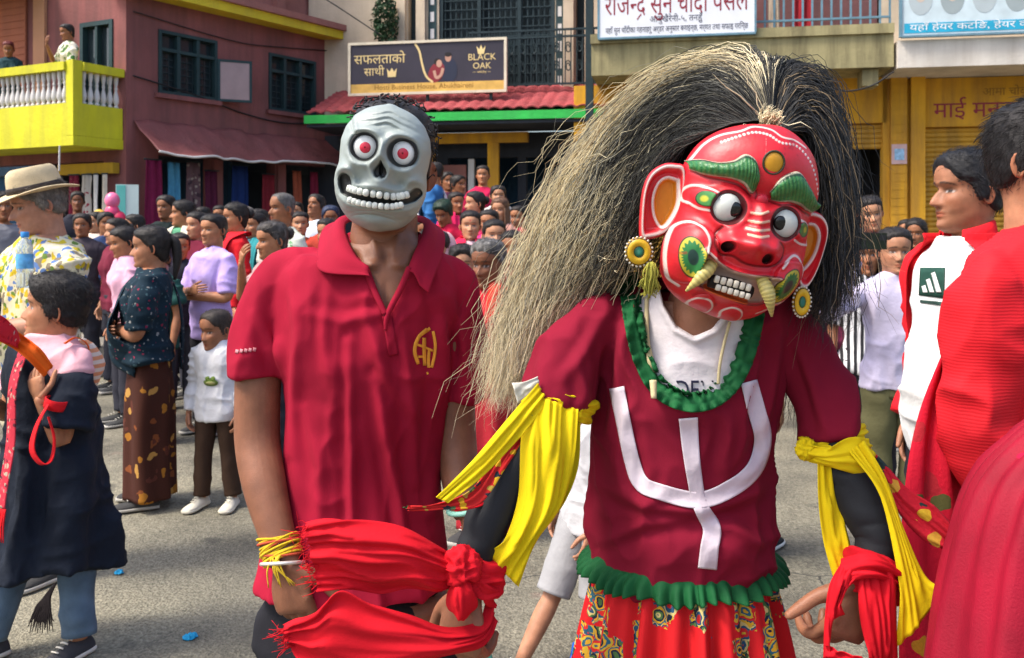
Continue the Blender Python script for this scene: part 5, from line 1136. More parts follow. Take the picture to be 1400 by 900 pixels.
# ------------------------------------------------------------------ the two masked men
def edge_cloth(Lp, Rp, nr=46, nc=30, fold=.006, nf=5, seed=0, bulge=0, thick=.0016, radial=None, rag=0):
    """cloth between two edge curves given as (px, py, depth)"""
    A = spline(np.array([P(*q) for q in Lp]), nr); B = spline(np.array([P(*q) for q in Rp]), nr)
    t = np.linspace(0, 1, nc); R = A[:, None]*(1-t)[None, :, None]+B[:, None]*t[None, :, None]
    N = np.cross(np.gradient(R, axis=0), np.gradient(R, axis=1)); N /= np.linalg.norm(N, axis=2)[:, :, None]+1e-9
    N *= np.sign(-N[:, :, 1:2]+1e-9)
    s = np.linspace(0, 1, nr); tt, ss = np.meshgrid(t, s)
    q = np.stack([tt.ravel()*nf, ss.ravel()*1.5, np.full(tt.size, seed*2.7)], 1)
    w = vnoise(q*np.array([.5, 1, 1]), seed+3)
    h = .55*crease(q+np.c_[w*.7, w*0, w*0], seed)+.45*crease(q*np.array([2.1, 1.3, 1])+5, seed+1)-.5
    a = fold*(np.ones(nr) if radial is None else spline(np.array(radial, float)[:, None], nr)[:, 0])
    R = R+N*(h.reshape(nr, nc)*a[:, None]*2.4+bulge*np.sin(PI*tt)*np.sin(PI*np.clip(ss*.9+.1, 0, 1)))[:, :, None]
    if rag: 
        d = R[-1]-R[-2]; d /= np.linalg.norm(d, axis=1)[:, None]+1e-9
        R[-1] += d*(rag*vnoise(np.c_[t*14, t*0, t*0+seed], 7))[:, None]
    return sheet(R, thick)
class Hero:
    def __init__(s, loc, label): s.root = empty('person', loc, 0, label, 'person'); s.o = np.array(loc, float)
    def put(s, name, g, mats, parent=None, **k):
        for i in range(len(g.V)): g.V[i] = g.V[i]-s.o
        return g.obj(name, mats, parent or s.root, **k)
def bvh_of(V, Fc): return BVHTree.FromPolygons([tuple(v) for v in V], [tuple(f) for f in Fc])
CAM = Vector(cam.location)
def ray_px(bv, px, py, off=.002):
    d = (Vector(P(px, py, 2.0))-CAM).normalized(); h = bv.ray_cast(CAM, d)
    return None if h[0] is None else np.array(h[0]-d*off)
def lay(bv, pts, off=.003, near=1.5):
    out = [ray_px(bv, p[0], p[1], off) for p in pts]; ys = [q[1] for q in out if q is not None]
    last = np.mean(ys) if ys else near; res = []
    for p, q in zip(pts, out):
        if q is None: q = P(p[0], p[1], last)
        last = q[1]; res.append(q)
    return np.array(res)
def strip_on(bv, path, w, off=.0035, nr=44, nc=8, th=.002):
    c = spline(np.array(path, float), nr); T = np.gradient(c, axis=0); T /= np.linalg.norm(T, axis=1)[:, None]; N = np.stack([-T[:, 1], T[:, 0]], 1)
    ww = np.full(nr, w/2) if np.isscalar(w) else spline(np.array(w, float)[:, None], nr)[:, 0]/2
    return sheet(np.array([lay(bv, [c[i]+N[i]*ww[i]*s for s in np.linspace(-1, 1, nc)], off) for i in range(nr)]), th)
def table_loft(rows, nc=72, m=70, sq=.86, ex=0):
    T = spline(np.array(rows, float), m); a = np.linspace(0, 2*PI, nc, endpoint=False); R = []
    for y, xl, xr, Y, f, b in T:
        c = P((xl+xr)/2, y, Y); hw = (xr-xl)/2*Y/F+ex; ca, sa = np.cos(a), np.sin(a)
        R.append(np.stack([c[0]+hw*np.sign(sa)*np.abs(sa)**sq, c[1]-np.where(ca > 0, f+ex, b+ex)*np.sign(ca)*np.abs(ca)**.9, np.full(nc, c[2])], 1))
    return loft(np.array(R))
def to_px(V): Y = V[:, 1]; return np.stack([700+V[:, 0]/Y*F, HY+(EYE-V[:, 2])/Y*F], 1)
def dist_poly(p, pts):
    d = np.full(len(p), 1e9); pts = np.asarray(pts, float); side = np.zeros(len(p)); tt = np.zeros(len(p)); k = len(pts)-1
    for i in range(k):
        a, b = pts[i], pts[i+1]; ab = b-a; t = np.clip(((p-a)@ab)/(ab@ab+1e-9), 0, 1); q = p-a-t[:, None]*ab; dd = np.linalg.norm(q, axis=1)
        m = dd < d; d[m] = dd[m]; side[m] = np.sign(ab[0]*q[m, 1]-ab[1]*q[m, 0]); tt[m] = (i+t[m])/k
    return d, side, tt
def ridges(V, N, lines, front):
    px = to_px(V); D = np.zeros(len(V))
    for pts, amp, w in lines:
        d, sd, t = dist_poly(px, pts); env = np.sin(PI*np.clip(t*.86+.07, 0, 1))**.7
        D += amp*env*(np.exp(-(d/w)**2)-.55*np.exp(-((d-w*1.9)/(w*1.1))**2)*(sd > 0))
    return V+N*(D*front)[:, None]
def in_poly(p, poly):
    x, y = p[:, 0], p[:, 1]; r = np.zeros(len(p), bool); n = len(poly)
    for i in range(n):
        (x0, y0), (x1, y1) = poly[i], poly[(i+1) % n]
        r ^= ((y0 > y) != (y1 > y)) & (x < (x1-x0)*(y-y0)/(y1-y0+1e-12)+x0)
    return r
def push_hole(V, N, poly, depth, ymax):
    px = to_px(V); m = in_poly(px, poly); d, _, _ = dist_poly(px, list(poly)+[poly[0]]); k = (V[:, 1] < ymax) & (N[:, 1] < .2); V = V.copy(); V[:, 1] += depth*sm(-3, 6, np.where(m, d, -d))*k; return V

# ============ man in the skull mask and red polo shirt
YA = 1.76
A_ = Hero((-.29, YA, 0), 'man in a grey skull mask and a red polo shirt with black trousers')
SKA = (.20, .082, .045)
rowsA = [(318, 482, 574, YA, .045, .075), (340, 440, 602, YA, .065, .085), (358, 402, 624, YA, .085, .095), (385, 378, 632, YA, .10, .10), (420, 374, 630, YA, .115, .105), (480, 382, 620, YA, .12, .10), (560, 388, 604, YA, .11, .095), (640, 386, 598, YA, .105, .095), (700, 374, 602, YA, .11, .10), (745, 360, 608, YA, .125, .115), (796, 350, 610, YA, .135, .125)]
def pj(*q): return [P(*x) for x in q]
k = YA/F
g = Geo().add(*table_loft(rowsA))
g.add(*tube(pj((440, 352, YA), (384, 384, YA), (356, 450, YA-.01), (352, 516, YA-.02)), np.array([18, 32, 37, 38])*k, 40, 50))
g.add(*tube(pj((572, 350, YA), (618, 384, YA+.01), (632, 450, YA+.02), (630, 546, YA+.02)), np.array([18, 29, 31, 31])*k, 40, 50))
POLO = mk('polo_jersey', (.29, .006, .026), .9, .22, 7, .25, 500, .0012, spec=.18)
V, N, Fc = remesh(g.obj('shirt', POLO), .0048, 6, .6)
fr = sm(.3, -.2, N[:, 1])
w = fbm(V*5, 2)[:, None]
V = V+N*(.010*(crease(V*np.array([13, 13, 3.0])+w, 4)-.45)+.005*(crease(V*np.array([26, 26, 7])+w, 6)-.4)+.010*gs(V[:, 2]-1.30, .13)*(crease(V*np.array([9, 9, 11])+w*1.4, 8)-.45))[:, None]
V = ridges(V, N, [([(478, 470), (481, 600), (482, 700), (480, 790)], .012, 7), ([(516, 520), (528, 600), (544, 680), (556, 760)], .013, 8), ([(590, 350), (606, 430), (600, 520), (590, 620), (592, 700)], .011, 8), ([(398, 372), (408, 450), (404, 540), (398, 620)], .010, 9),
    ([(550, 400), (520, 430), (470, 440), (430, 430)], .007, 8), ([(548, 420), (556, 500), (566, 580), (570, 660)], .010, 9), ([(350, 430), (372, 470), (384, 510)], .008, 8), ([(612, 400), (628, 450), (640, 500)], .008, 7), ([(420, 560), (440, 640), (436, 740)], .009, 10), ([(612, 470), (606, 560), (600, 640)], .008, 6), ([(450, 390), (444, 460), (452, 540)], .006, 8), ([(500, 430), (512, 470), (530, 520), (560, 560)], .009, 8)], fr)
V = push_hole(V, N, [(484, 300), (499, 356), (526, 428), (532, 428), (556, 372), (566, 340), (580, 300)], .045, YA)
SH = V; bvA = bvh_of(V, Fc)
A_.put('shirt', Geo().add(V, Fc), POLO)
# collar: two flaps with real thickness, and the open placket edges
g = Geo()
def flap(neck, outer, nr=30, nc=14, lift=.006):
    A = spline(np.array([P(*q) for q in neck]), nr); B = spline(np.array([P(*q) for q in outer]), nr); t = np.linspace(0, 1, nc)
    R = A[:, None]*(1-t)[None, :, None]+B[:, None]*t[None, :, None]; R[:, :, 1] -= (lift*np.sin(PI*t*.8))[None]; R[:, :, 2] += (.012*np.sin(PI*np.minimum(t*1.6, 1)))[None]
    return sheet(R, .0035)
g.add(*flap([(500, 300, 1.86), (476, 304, 1.80), (472, 318, 1.735), (484, 346, 1.675), (503, 372, 1.650)], [(470, 300, 1.87), (444, 312, 1.82), (436, 340, 1.735), (440, 371, 1.660), (506, 377, 1.638)]))
g.add(*flap([(556, 302, 1.86), (578, 306, 1.80), (577, 322, 1.74), (566, 348, 1.69), (556, 374, 1.660)], [(584, 300, 1.87), (606, 318, 1.82), (606, 345, 1.745), (594, 378, 1.675), (586, 400, 1.648)]))
A_.put('collar', g, POLO)
g = Geo()
for pth in ([(500, 366), (512, 398), (527, 430)], [(560, 366), (548, 394), (530, 430), (527, 452)]):
    c = [P(x, y, YA-.122+.03*sm(430, 340, y)) for x, y in pth]; g.add(*tube(c, [.006, .006, .005]+([.003] if len(c) > 3 else []), 10, 26))
g.add(*strip_on(bvA, [(529, 432), (534, 462), (538, 486)], 13, .002, 20, 6, .002))
A_.put('placket', g, POLO)
g = Geo()
for c, d, r in (((352, 509, YA-.02), (0, 1), 41.5), ((630, 539, YA+.02), (0, 1), 34.8)):
    pass
# emblem on the chest
g = Geo()
for pth, w_ in (([(584, 450), (572, 462), (567, 480), (572, 498)], 6), ([(588, 449), (576, 458)], 5), ([(592, 453), (595, 470), (594, 486), (590, 503)], 5), ([(566, 470), (578, 474), (592, 480)], 4), ([(580, 462), (580, 478), (581, 500)], 6), ([(587, 478), (586, 490), (586, 503)], 5), ([(572, 488), (578, 488)], 4), ([(584, 509), (585, 512)], 3)):
    g.add(*strip_on(bvA, pth, w_*.8, .0012, 16, 4, .0006))
A_.put('chest_emblem', g, mk('orange_print', (.72, .30, .03), .7, .2, 30))
g = Geo()
for i, x in enumerate((322, 328, 334, 340, 346)): g.add(*strip_on(bvA, [(x, 480-i*.6), (x+4, 481-i*.6)], 5, .002, 6, 3, .001))
A_.put('sleeve_lettering', g, mk('faded_print', (.45, .18, .2), .8))
# skin: head, chest, arms, hands
body = Geo()
hA = P(531, 226, 1.735); Mh = Matrix.Translation(Vector(hA)-Vector((0, 0, .0))) @ Matrix.Rotation(.06, 4, 'Z') @ Matrix.Rotation(.13, 4, 'Y') @ Matrix.Scale(1.0, 4)
body.addx(head_geo(SKA, 90, 90, stubble=.2), Mh)
rc = [(300, 500, 560, YA, .03, .06), (322, 488, 570, YA, .055, .075), (345, 450, 596, YA, .078, .085), (375, 400, 620, YA-.0, .093, .09), (430, 390, 620, YA, .108, .09), (500, 395, 610, YA, .10, .08)]
ch = Geo().add(*table_loft(rc, 60, 40)); ch.add(*tube(pj((531, 250, 1.765), (530, 300, 1.77), (527, 345, 1.765), (526, 390, 1.755)), np.array([.056, .058, .066, .090]), 40, 30))
V, N, Fc2 = remesh(ch.obj('chest', SKIN), .0045, 14, .6); px = to_px(V); f_ = V[:, 1] < YA; ax_ = np.abs(px[:, 0]-527)
V[:, 1] += f_*(.035*sm(30, 48, ax_)*sm(335, 365, px[:, 1])+.02*sm(430, 445, px[:, 1]))-.02*sm(-.0, .03, V[:, 1]-YA)*sm(350, 380, px[:, 1])
V[:, 1] -= f_*(.010*gs(ax_-19-(px[:, 1]-352)*-.1, 11)*gs(px[:, 1]-358-.18*ax_, 7)-.010*gs(ax_, 8)*gs(px[:, 1]-352, 10)-.004*gs(ax_, 4)*sm(372, 400, px[:, 1])+.006*gs(ax_-(24-(px[:, 1]-300)*.28), 5)*sm(305, 325, px[:, 1])*sm(358, 345, px[:, 1]))
body.add(V, Fc2, SKA)
arm = Geo(); arm.add(*tube(pj((358, 430, YA), (353, 520, YA-.02), (352, 600, YA-.03), (362, 665, YA-.07), (380, 735, YA-.11), (389, 768, YA-.125)), np.array([(.046, .050), (.040, .044), (.040, .043), (.036, .040), (.026, .032), (.021, .031)]), 22, 50, up=(0, 1, 0)))
wrA = P(390, 764, YA-.125); dA = np.array([.22, -.10, -1.0])
arm.addx(hand_geo(wrA, dA, (.30, .95, .1), 1, SKA, 1.0, res=12, curls=[.42, .5, .58, .66], thumb=.25))
V, N, Fc2 = remesh(arm.obj('arm', SKIN), .0034, 3, .5); body.add(V, Fc2, SKA)
arm = Geo(); arm.add(*tube(pj((622, 430, YA+.02), (622, 540, YA+.02), (624, 610, YA+.01), (632, 670, YA-.03), (642, 705, YA-.05)), np.array([(.043, .046), (.037, .040), (.037, .040), (.033, .035), (.025, .029)]), 20, 40, up=(0, 1, 0)))
arm.addx(hand_geo(P(643, 703, YA-.05), (.15, -.1, -1), (-.9, .4, 0), 1, SKA, 1.0, res=10, curl=.5))
V, N, Fc2 = remesh(arm.obj('arm', SKIN), .004, 3, .5); body.add(V, Fc2, SKA)
for s in (-1, 1): body.add(*tube([np.array([-.29+s*.09, YA, .80]), np.array([-.29+s*.1, YA, .48]), np.array([-.29+s*.11, YA, .07])], [.08, .058, .038], 16, 20), col=SKA)
A_.put('body', body, SKIN)
g = Geo(); k0 = np.array([-.29, YA, 0])
for s in (-1, 1): g.add(*tube([k0+[s*.075, 0, .80], k0+[s*.10, .0, .60], k0+[s*.105, 0, .45], k0+[s*.11, 0, .06]], [.082, .094, .075, .062], 36, 50))
g.add(*table_loft([(770, 384, 578, YA, .075, .07), (830, 362, 596, YA, .092, .09), (880, 352, 612, YA, .10, .10)], 50, 20))
V, N, Fc2 = remesh(g.obj('trousers', BLACK), .008, 4, .5); V = V+N*(.022*(crease(V*np.array([9, 9, 7])+fbm(V*4, 3)[:, None], 3)-.45))[:, None]; V = V-A_.o
Geo().add(V, Fc2).obj('trousers', mk('black_trouser_cloth', (.012, .012, .016), .9, .2, 8, .3, 200, .002, spec=.2), A_.root)
for s in (-1, 1): shoe_geo((s*.11, -.02, 0), s*.15, 1.05, (.03, .03, .035), (.4, .38, .34)).obj('shoe', VC, A_.root)
hg = hair_geo('short', 80, 80, (.013, .010, .009), thick=.007, seed=3); hgx = Geo().addx(hg, Mh)
rg = np.random.default_rng(4)                 # curly tufts round the edge of the mask
hv = hg.verts(); pick = hv[(hv[:, 2] > -.03)]
for i in range(260):
    p0 = pick[rg.integers(len(pick))]; d = p0/np.linalg.norm(p0); e = rg.normal(size=3); e -= d*(e@d); e /= np.linalg.norm(e); f_ = np.cross(d, e); t = np.linspace(0, 1, 9); L_ = .006+.008*rg.random()
    q = p0[None]+d[None]*(t*L_)[:, None]+(e[None]*np.sin(t*5+i)[:, None]+f_[None]*(np.cos(t*5+i)-math.cos(i))[:, None])*.005
    V, Fc2 = tube(q, np.array([.0013]*8+[.0005]), 4, 12); q2 = np.array(Mh); V = V@q2[:3, :3].T+q2[:3, 3]; hgx.add(V, Fc2, (.014, .011, .010))
A_.put('hair', hgx, VCH)
# thread bracelet and bangle
r = np.random.default_rng(3); c = P(384, 752, YA-.115); ax = np.array(P(389, 768, YA-.125))-np.array(P(380, 735, YA-.11)); ax /= np.linalg.norm(ax); e1 = np.cross(ax, [0, 1, 0]); e1 /= np.linalg.norm(e1); e2 = np.cross(ax, e1)
a = np.linspace(0, 2*PI, 40); g = Geo()
for i in range(16):
    o = (r.random()-.5)*.034; tl = (r.random()-.5)*.030; ph = r.random()*6; rr = .0335+.004*r.random()-.05*o
    g.add(*tube(c+ax*(o+tl*np.sin(a+ph))[:, None]+e1*(rr*1.0*np.cos(a))[:, None]+e2*(rr*.86*np.sin(a))[:, None], np.full(40, .0022), 6, 50), col=(.55, .38, .02) if i % 4 else (.5, .08, .04))
for i in range(7):
    b0 = c+e1*.02*(r.random()-.5)-np.array([0, .034, 0]); g.add(*tube([b0, b0+np.array([.02*(r.random()-.5), -.006, -.02]), b0+np.array([.05*(r.random()-.3), -.004, -.05])], [.0018, .0016, .001], 5, 10), col=(.6, .42, .03))
A_.put('thread_bracelet', g, VC)
c = P(387, 770, YA-.122); g = Geo().add(*tube(c+ax*(.012*np.cos(a))[:, None]-0*ax+e1*(.0365*np.cos(a))[:, None]+e2*(.034*np.sin(a))[:, None], np.full(40, .0034), 10, 80)); A_.put('bangle', g, mk('silver_bangle', (.75, .72, .66), .3, .1, 20, metal=.6))
c = P(638, 695, YA-.045); g = Geo().add(*tube(c+np.stack([.034*np.cos(a), .032*np.sin(a), .006*np.cos(a)], 1), np.full(40, .005), 8, 60)); A_.put('mint_bangle', g, mk('mint_plastic', (.25, .55, .45), .4, .1, 10))

# ---- skull mask
sk = 1.60/F; rl = .155; cA = P(524.5, 232, 1.655)
def to_world(u, v, h):               # mask frame (picture-sized units, v down) -> world
    x = u*math.cos(rl)-v*math.sin(rl); y = u*math.sin(rl)+v*math.cos(rl)
    return np.stack([cA[0]+x*sk, cA[1]-h*sk+.10*y*sk, cA[2]-y*sk], -1)
hwT = np.array([(-90, 2), (-87, 18), (-80, 35), (-68, 49), (-50, 59), (-32, 63), (-14, 62), (0, 61), (14, 64), (28, 64), (42, 61), (55, 56), (67, 48), (77, 38), (84, 25), (88, 4)], float)
nv, nu_ = 240, 220; vv = np.linspace(-90, 88, nv); hw = np.interp(vv, hwT[:, 0], hwT[:, 1]); hw = np.convolve(np.pad(hw, 4, 'edge'), np.ones(9)/9, 'valid')
th = np.linspace(-PI/2, PI/2, nu_); U = hw[:, None]*np.sin(th)[None]; VV = np.repeat(vv[:, None], nu_, 1)
D = 62*np.clip(1-np.abs((vv+2)/93)**2.6, 0, 1)**.55; Hh = D[:, None]*np.abs(np.cos(th)[None])**.72
u, v = U.ravel(), VV.ravel(); h = Hh.ravel().copy(); cc = np.tile(np.array([.27, .31, .295]), (len(u), 1))
EYES = [(-21.5, -24), (29.5, -24)]; uv = np.stack([u, v], 1)
for ex, ey in EYES:
    d = np.hypot((u-ex), (v-ey)*1.0); h += -9*sm(23, 14, d); h += 5.5*gs(d-25, 5.5); h += 4*gs(v-(ey-21), 6)*gs(u-ex, 17)
    b = sm(20.6, 19.0, d); cc = cc*(1-b[:, None])+np.array([.012, .014, .013])*b[:, None]
h += 5*gs(u-4, 9)*gs(v+18, 14)
for yy, aa, ww in ((-58, 2.2, 34), (-66, 2.0, 30), (-74, 1.6, 24)): h += aa*gs(v-yy-.004*(u-4)**2+5*gs(u-4, 12), 2.6)*gs(u-4, ww)-aa*.8*gs(v-yy-4-.004*(u-4)**2+5*gs(u-4, 12), 2.2)*gs(u-4, ww)
h += -4*gs(u+45-.5*(v+50), 3)*gs(v+50, 18)+3*gs(u+38-.5*(v+50), 4)*gs(v+50, 18)
for s, e in ((-1, -46), (1, 52)):
    h += 8*gs(u-e*.92, 15)*gs(v-6, 11)-9*gs(u-e*.62, 13)*gs(v-20, 10)+3*gs(u-e*.8, 10)*gs(v-50, 14)
# nose hole, two lobes
for ox in (-3.6, 3.6):
    d = np.hypot((u-4.7-ox*sm(-8, 8, v))/(2.2+3.2*sm(-10, 8, v)), (v-3)/11); b = sm(1.15, .85, d); h -= 7*b; cc = cc*(1-b[:, None])+np.array([.012, .012, .012])*b[:, None]
h += 5*gs(np.hypot((u-4.7)/13, (v-2)/17)-1, .28)*gs(v-2, 18); h += 6*gs(u-4.7, 14)*gs(v-22, 7)
gap = [(-45, 24), (-41, 36), (-30, 43), (-10, 43.5), (10, 43), (28, 42), (42, 38), (50, 33), (55, 26)]
dg, sdg, tg = dist_poly(uv, gap); wgap = 6.0+3.5*gs(tg-.05, .12)+.5*gs(tg-.93, .1); b = sm(wgap+1.2, wgap-1.2, dg); h -= 8*b; cc = cc*(1-b[:, None])+np.array([.012, .013, .013])*b[:, None]
h += 4.5*gs(dg-15, 4.5)+2*gs(dg-22, 3)*(v > 40); h += -3*gs(v-66, 3)*gs(u-4, 26)+6*gs(u-4, 22)*gs(v-76, 9)
h += .9*fbm(np.stack([u*.09, v*.09, u*0], 1), 3)
for yy in (60, 65): h += -1.3*gs(v-yy-.006*(u-4)**2, 1.3)*gs(u-4, 34)
W0 = to_world(u, v, h); back = to_world(u, v, h*.9-5)
G = Geo(); n0 = len(u); G.add(np.vstack([W0, back]), gridF(nv, nu_)+[(a+n0, d_+n0, c_+n0, b_+n0) for a, b_, c_, d_ in gridF(nv, nu_)], np.vstack([cc, cc]))
rim = [i*nu_ for i in range(nv)]; rim2 = [i*nu_+nu_-1 for i in range(nv)]
G.F += [[rim[i], rim[i+1], rim[i+1]+n0, rim[i]+n0] for i in range(nv-1)]+[[rim2[i+1], rim2[i], rim2[i]+n0, rim2[i+1]+n0] for i in range(nv-1)]; G.MI += [0]*(2*(nv-1))
MASKM = mk('grey_rubber_mask', (1, 1, 1), .46, .10, 14, .2, 90, .0015, attr=True, spec=.45)
smask = A_.put('skull_mask', G, MASKM)
from math import sqrt
def hgt(uu, v0): i = np.argmin((u-uu)**2+(v-v0)**2); return h[i]
def ball(c_uv, hc, r, flat=.62, n=26):
    uu, v0 = c_uv; R = []
    for t in np.linspace(-.35, 1, 14):
        q = t*PI/2; a = np.linspace(0, 2*PI, n, endpoint=False); rr = r*max(math.cos(q), .02)
        R.append(to_world(uu+rr*np.cos(a), v0+rr*np.sin(a), np.full(n, hc+r*flat*math.sin(q))))
    return loft(np.array(R))
WHT = mk('glossy_white', (.72, .72, .70), .25, .04, 10, spec=.5); REDI = mk('red_iris', (.55, .02, .05), .3, .25, 160, spec=.5); DRED = mk('dark_pupil', (.14, .005, .012), .3, .1, 10)
for ex, ey in EYES:
    hb = hgt(ex, ey)
    e = A_.put('eye', Geo().add(*ball((ex, ey), hb, 16.6, .46)), WHT, smask)
    A_.put('iris', Geo().add(*ball((ex+.8, ey+.6), hb+4.9, 8.6, .46)), REDI, smask); A_.put('pupil', Geo().add(*ball((ex+.8, ey+.6), hb+7.7, 2.8, .45)), DRED, smask)
    a = np.linspace(0, 2*PI, 48); A_.put('eye_ring', Geo().add(*tube(to_world(ex+18.6*np.cos(a), ey+18.6*np.sin(a), np.full(48, hb+3.0)), np.full(48, 2.2*sk), 10, 80)), BLACK, smask)
def teeth(path, n, w_, hgt_, up):
    g = Geo(); p = spline(np.array(path, float), n); T = np.gradient(p, axis=0); T /= np.linalg.norm(T, axis=1)[:, None]
    for i in range(n):
        c = p[i]; hh = hgt(*c)+9.0; R = []
        for s, kk in ((-.5, .3), (-.35, .9), (0, 1.02), (.35, .95), (.5, .5)):
            a = np.linspace(0, 2*PI, 16, endpoint=False); cx = np.sign(np.cos(a))*np.abs(np.cos(a))**.6*w_*.5*kk; cz = np.sign(np.sin(a))*np.abs(np.sin(a))**.7*w_*.42*kk
            uu = c[0]+T[i, 0]*cx-T[i, 1]*s*hgt_; v0 = c[1]+T[i, 1]*cx+T[i, 0]*s*hgt_; R.append(to_world(uu, v0, hh-2+cz))
        g.add(*loft(np.array(R)))
    return g
TEETH = mk('ivory_teeth', (.62, .64, .58), .35, .08, 30, spec=.45)
A_.put('upper_teeth', teeth([(-35, 34.5), (-20, 36.5), (4, 37), (28, 36), (43, 31)], 12, 8.2, 10, 1), TEETH, smask)
A_.put('lower_teeth', teeth([(-31, 50), (-15, 52), (4, 52), (24, 50.5), (38, 46)], 11, 7.8, 9, -1), TEETH, smask)
# ============ dancer in the red demon mask
B_ = Hero((.30, 1.60, 0), 'dancer in a red fanged mask and long wig leaning forward in a maroon tunic')
SKB = (.20, .085, .05)
rowsB = [(392, 876, 1032, 1.56, .055, .09), (412, 846, 1068, 1.56, .085, .11), (440, 826, 1086, 1.57, .10, .12), (480, 818, 1072, 1.58, .115, .12), (540, 818, 1056, 1.59, .125, .115), (600, 815, 1049, 1.60, .12, .11), (660, 812, 1050, 1.61, .125, .11), (710, 810, 1053, 1.62, .135, .115), (745, 812, 1050, 1.63, .138, .115), (788, 822, 1044, 1.63, .128, .108)]
g = Geo().add(*table_loft(rowsB)); k = 1.55/F
g.add(*tube(pj((885, 432, 1.57), (818, 446, 1.56), (780, 492, 1.545), (762, 552, 1.53)), np.array([26, 42, 44, 45])*k, 40, 50))
g.add(*tube(pj((1030, 430, 1.57), (1086, 458, 1.56), (1118, 522, 1.54), (1140, 596, 1.52)), np.array([26, 38, 39, 41])*k, 40, 50))
TUN = mk('maroon_jersey', (.19, .006, .022), .9, .16, 7, .25, 480, .0012, spec=.16)
V, N, Fc = remesh(g.obj('tunic', TUN), .0048, 6, .6); fr = sm(.3, -.2, N[:, 1]); w = fbm(V*5, 12)[:, None]
V = V+N*(.018*(crease(V*np.array([12, 12, 4])+w, 14)-.45)+.007*(crease(V*np.array([25, 25, 9])+w, 16)-.4)+.012*gs(V[:, 2]-.95, .09)*(crease(V*np.array([8, 8, 14])+w*1.4, 18)-.45))[:, None]
V = ridges(V, N, [([(850, 450), (846, 540), (836, 600)], .012, 9), ([(1062, 470), (1050, 540), (1038, 600)], .010, 8), ([(820, 660), (880, 690), (960, 700), (1040, 670)], .010, 10), ([(830, 740), (880, 715), (940, 712)], .009, 8), ([(1040, 745), (1000, 720), (960, 715)], .009, 8), ([(880, 580), (890, 640), (882, 690)], .006, 9), ([(1000, 570), (990, 640)], .006, 8), ([(1090, 470), (1112, 530), (1125, 580)], .009, 7), ([(790, 500), (800, 540), (800, 560)], .008, 7), ([(820, 440), (800, 480), (770, 520)], .008, 8), ([(1060, 590), (1030, 640), (1010, 660)], .007, 8)], fr)
HOLE = [(862, 372), (872, 440), (884, 490), (905, 528), (945, 548), (985, 536), (1008, 500), (1022, 450), (1030, 395), (1010, 372)]
V = push_hole(V, N, HOLE, .05, 1.58); bvB = bvh_of(V, Fc); B_.put('tunic', Geo().add(V, Fc), TUN)
# white undershirt and its letters
rc = [(396, 884, 1024, 1.56, .06, .07), (425, 862, 1050, 1.565, .088, .09), (470, 850, 1050, 1.575, .104, .09), (560, 850, 1040, 1.59, .112, .09), (620, 850, 1030, 1.6, .095, .09)]
V, Fc2 = table_loft(rc, 260, 190); px = to_px(V); NH = [(898, 380), (908, 418), (926, 448), (950, 461), (974, 450), (994, 420), (1004, 380)]
out = ~in_poly(px, HOLE); V[:, 1] += .028*out*(V[:, 1] < 1.57)
m = in_poly(px, NH); dn, _, _ = dist_poly(px, NH); V[:, 1] += (.05*sm(-2, 7, np.where(m, dn, -dn))-.006*gs(dn+5*np.where(m, 1, -1), 4.5))*(V[:, 1] < 1.57)
V[:, 1] -= (.006*(crease(V*np.array([10, 10, 16])+fbm(V*5, 3)[:, None], 3)-.4))*(V[:, 1] < 1.57)
bvT = bvh_of(V, Fc2); B_.put('undershirt', Geo().add(V, Fc2), cloth((.60, .55, .57)))
g = Geo(); V, Fc2 = text_geo('DEN', 1, None, .02); V[:, 0] -= V[:, 0].min()+(V[:, 0].max()-V[:, 0].min())/2; q = [(948+a*27+2, 545-b*36, ) for a, b in V[:, :2]]; L_ = lay(bvT, q, .0015); L_[:, 1] -= (V[:, 2] > 0)*.0012; g.add(L_, Fc2); B_.put('printed_letters', g, mk('navy_print', (.02, .02, .05), .7))
# neck and head behind the mask, arms, legs
body = Geo(); MhB = Matrix.Translation(Vector(P(1004, 318, 1.475))) @ Matrix.Rotation(.12, 4, 'Z') @ Matrix.Rotation(.30, 4, 'X') @ Matrix.Rotation(.22, 4, 'Y')
body.addx(head_geo(SKB, 60, 60), MhB)
V, Fc2 = tube(pj((985, 360, 1.50), (966, 410, 1.535), (950, 450, 1.555), (946, 490, 1.575)), np.array([.056, .058, .070, .09]), 36, 26); body.add(V, Fc2, SKB)
body.add(*table_loft([(410, 884, 1020, 1.56, .05, .07), (470, 858, 1040, 1.575, .085, .085), (600, 850, 1020, 1.60, .085, .085), (760, 850, 1020, 1.63, .08, .08)], 40, 30), col=SKB)
def limb(pts, rad, hw, hd, hp, side, vox=.0034, **k):
    a = Geo().add(*tube(pj(*pts), np.array(rad), 22, 50, up=(0, 1, 0))); a.addx(hand_geo(P(*hw), hd, hp, side, SKB, 1.0, res=12, **k)); V, N, Fc = remesh(a.obj('arm', SKIN), vox, 3, .5); return V, Fc
LA = [(775, 520, 1.535), (742, 575, 1.50), (700, 640, 1.47), (665, 715, 1.44), (645, 775, 1.425), (640, 800, 1.42)]
RA = [(1128, 560, 1.53), (1150, 625, 1.50), (1180, 690, 1.47), (1198, 735, 1.45), (1190, 770, 1.435), (1184, 788, 1.43)]
body.add(*limb(LA, [.036, .036, .034, .031, .025, .022], (638, 806, 1.42), (-.12, -.05, -1), (.5, .85, 0), -1, curls=[.8, .85, .9, .95], thumb=.3), col=(.24, .10, .055))
body.add(*limb(RA, [.036, .036, .034, .031, .025, .022], (1180, 792, 1.425), (-.42, -.12, -1), (-.25, .95, .05), -1, curls=[.75, .85, .95, 1.05], thumb=.15), col=(.24, .10, .055))
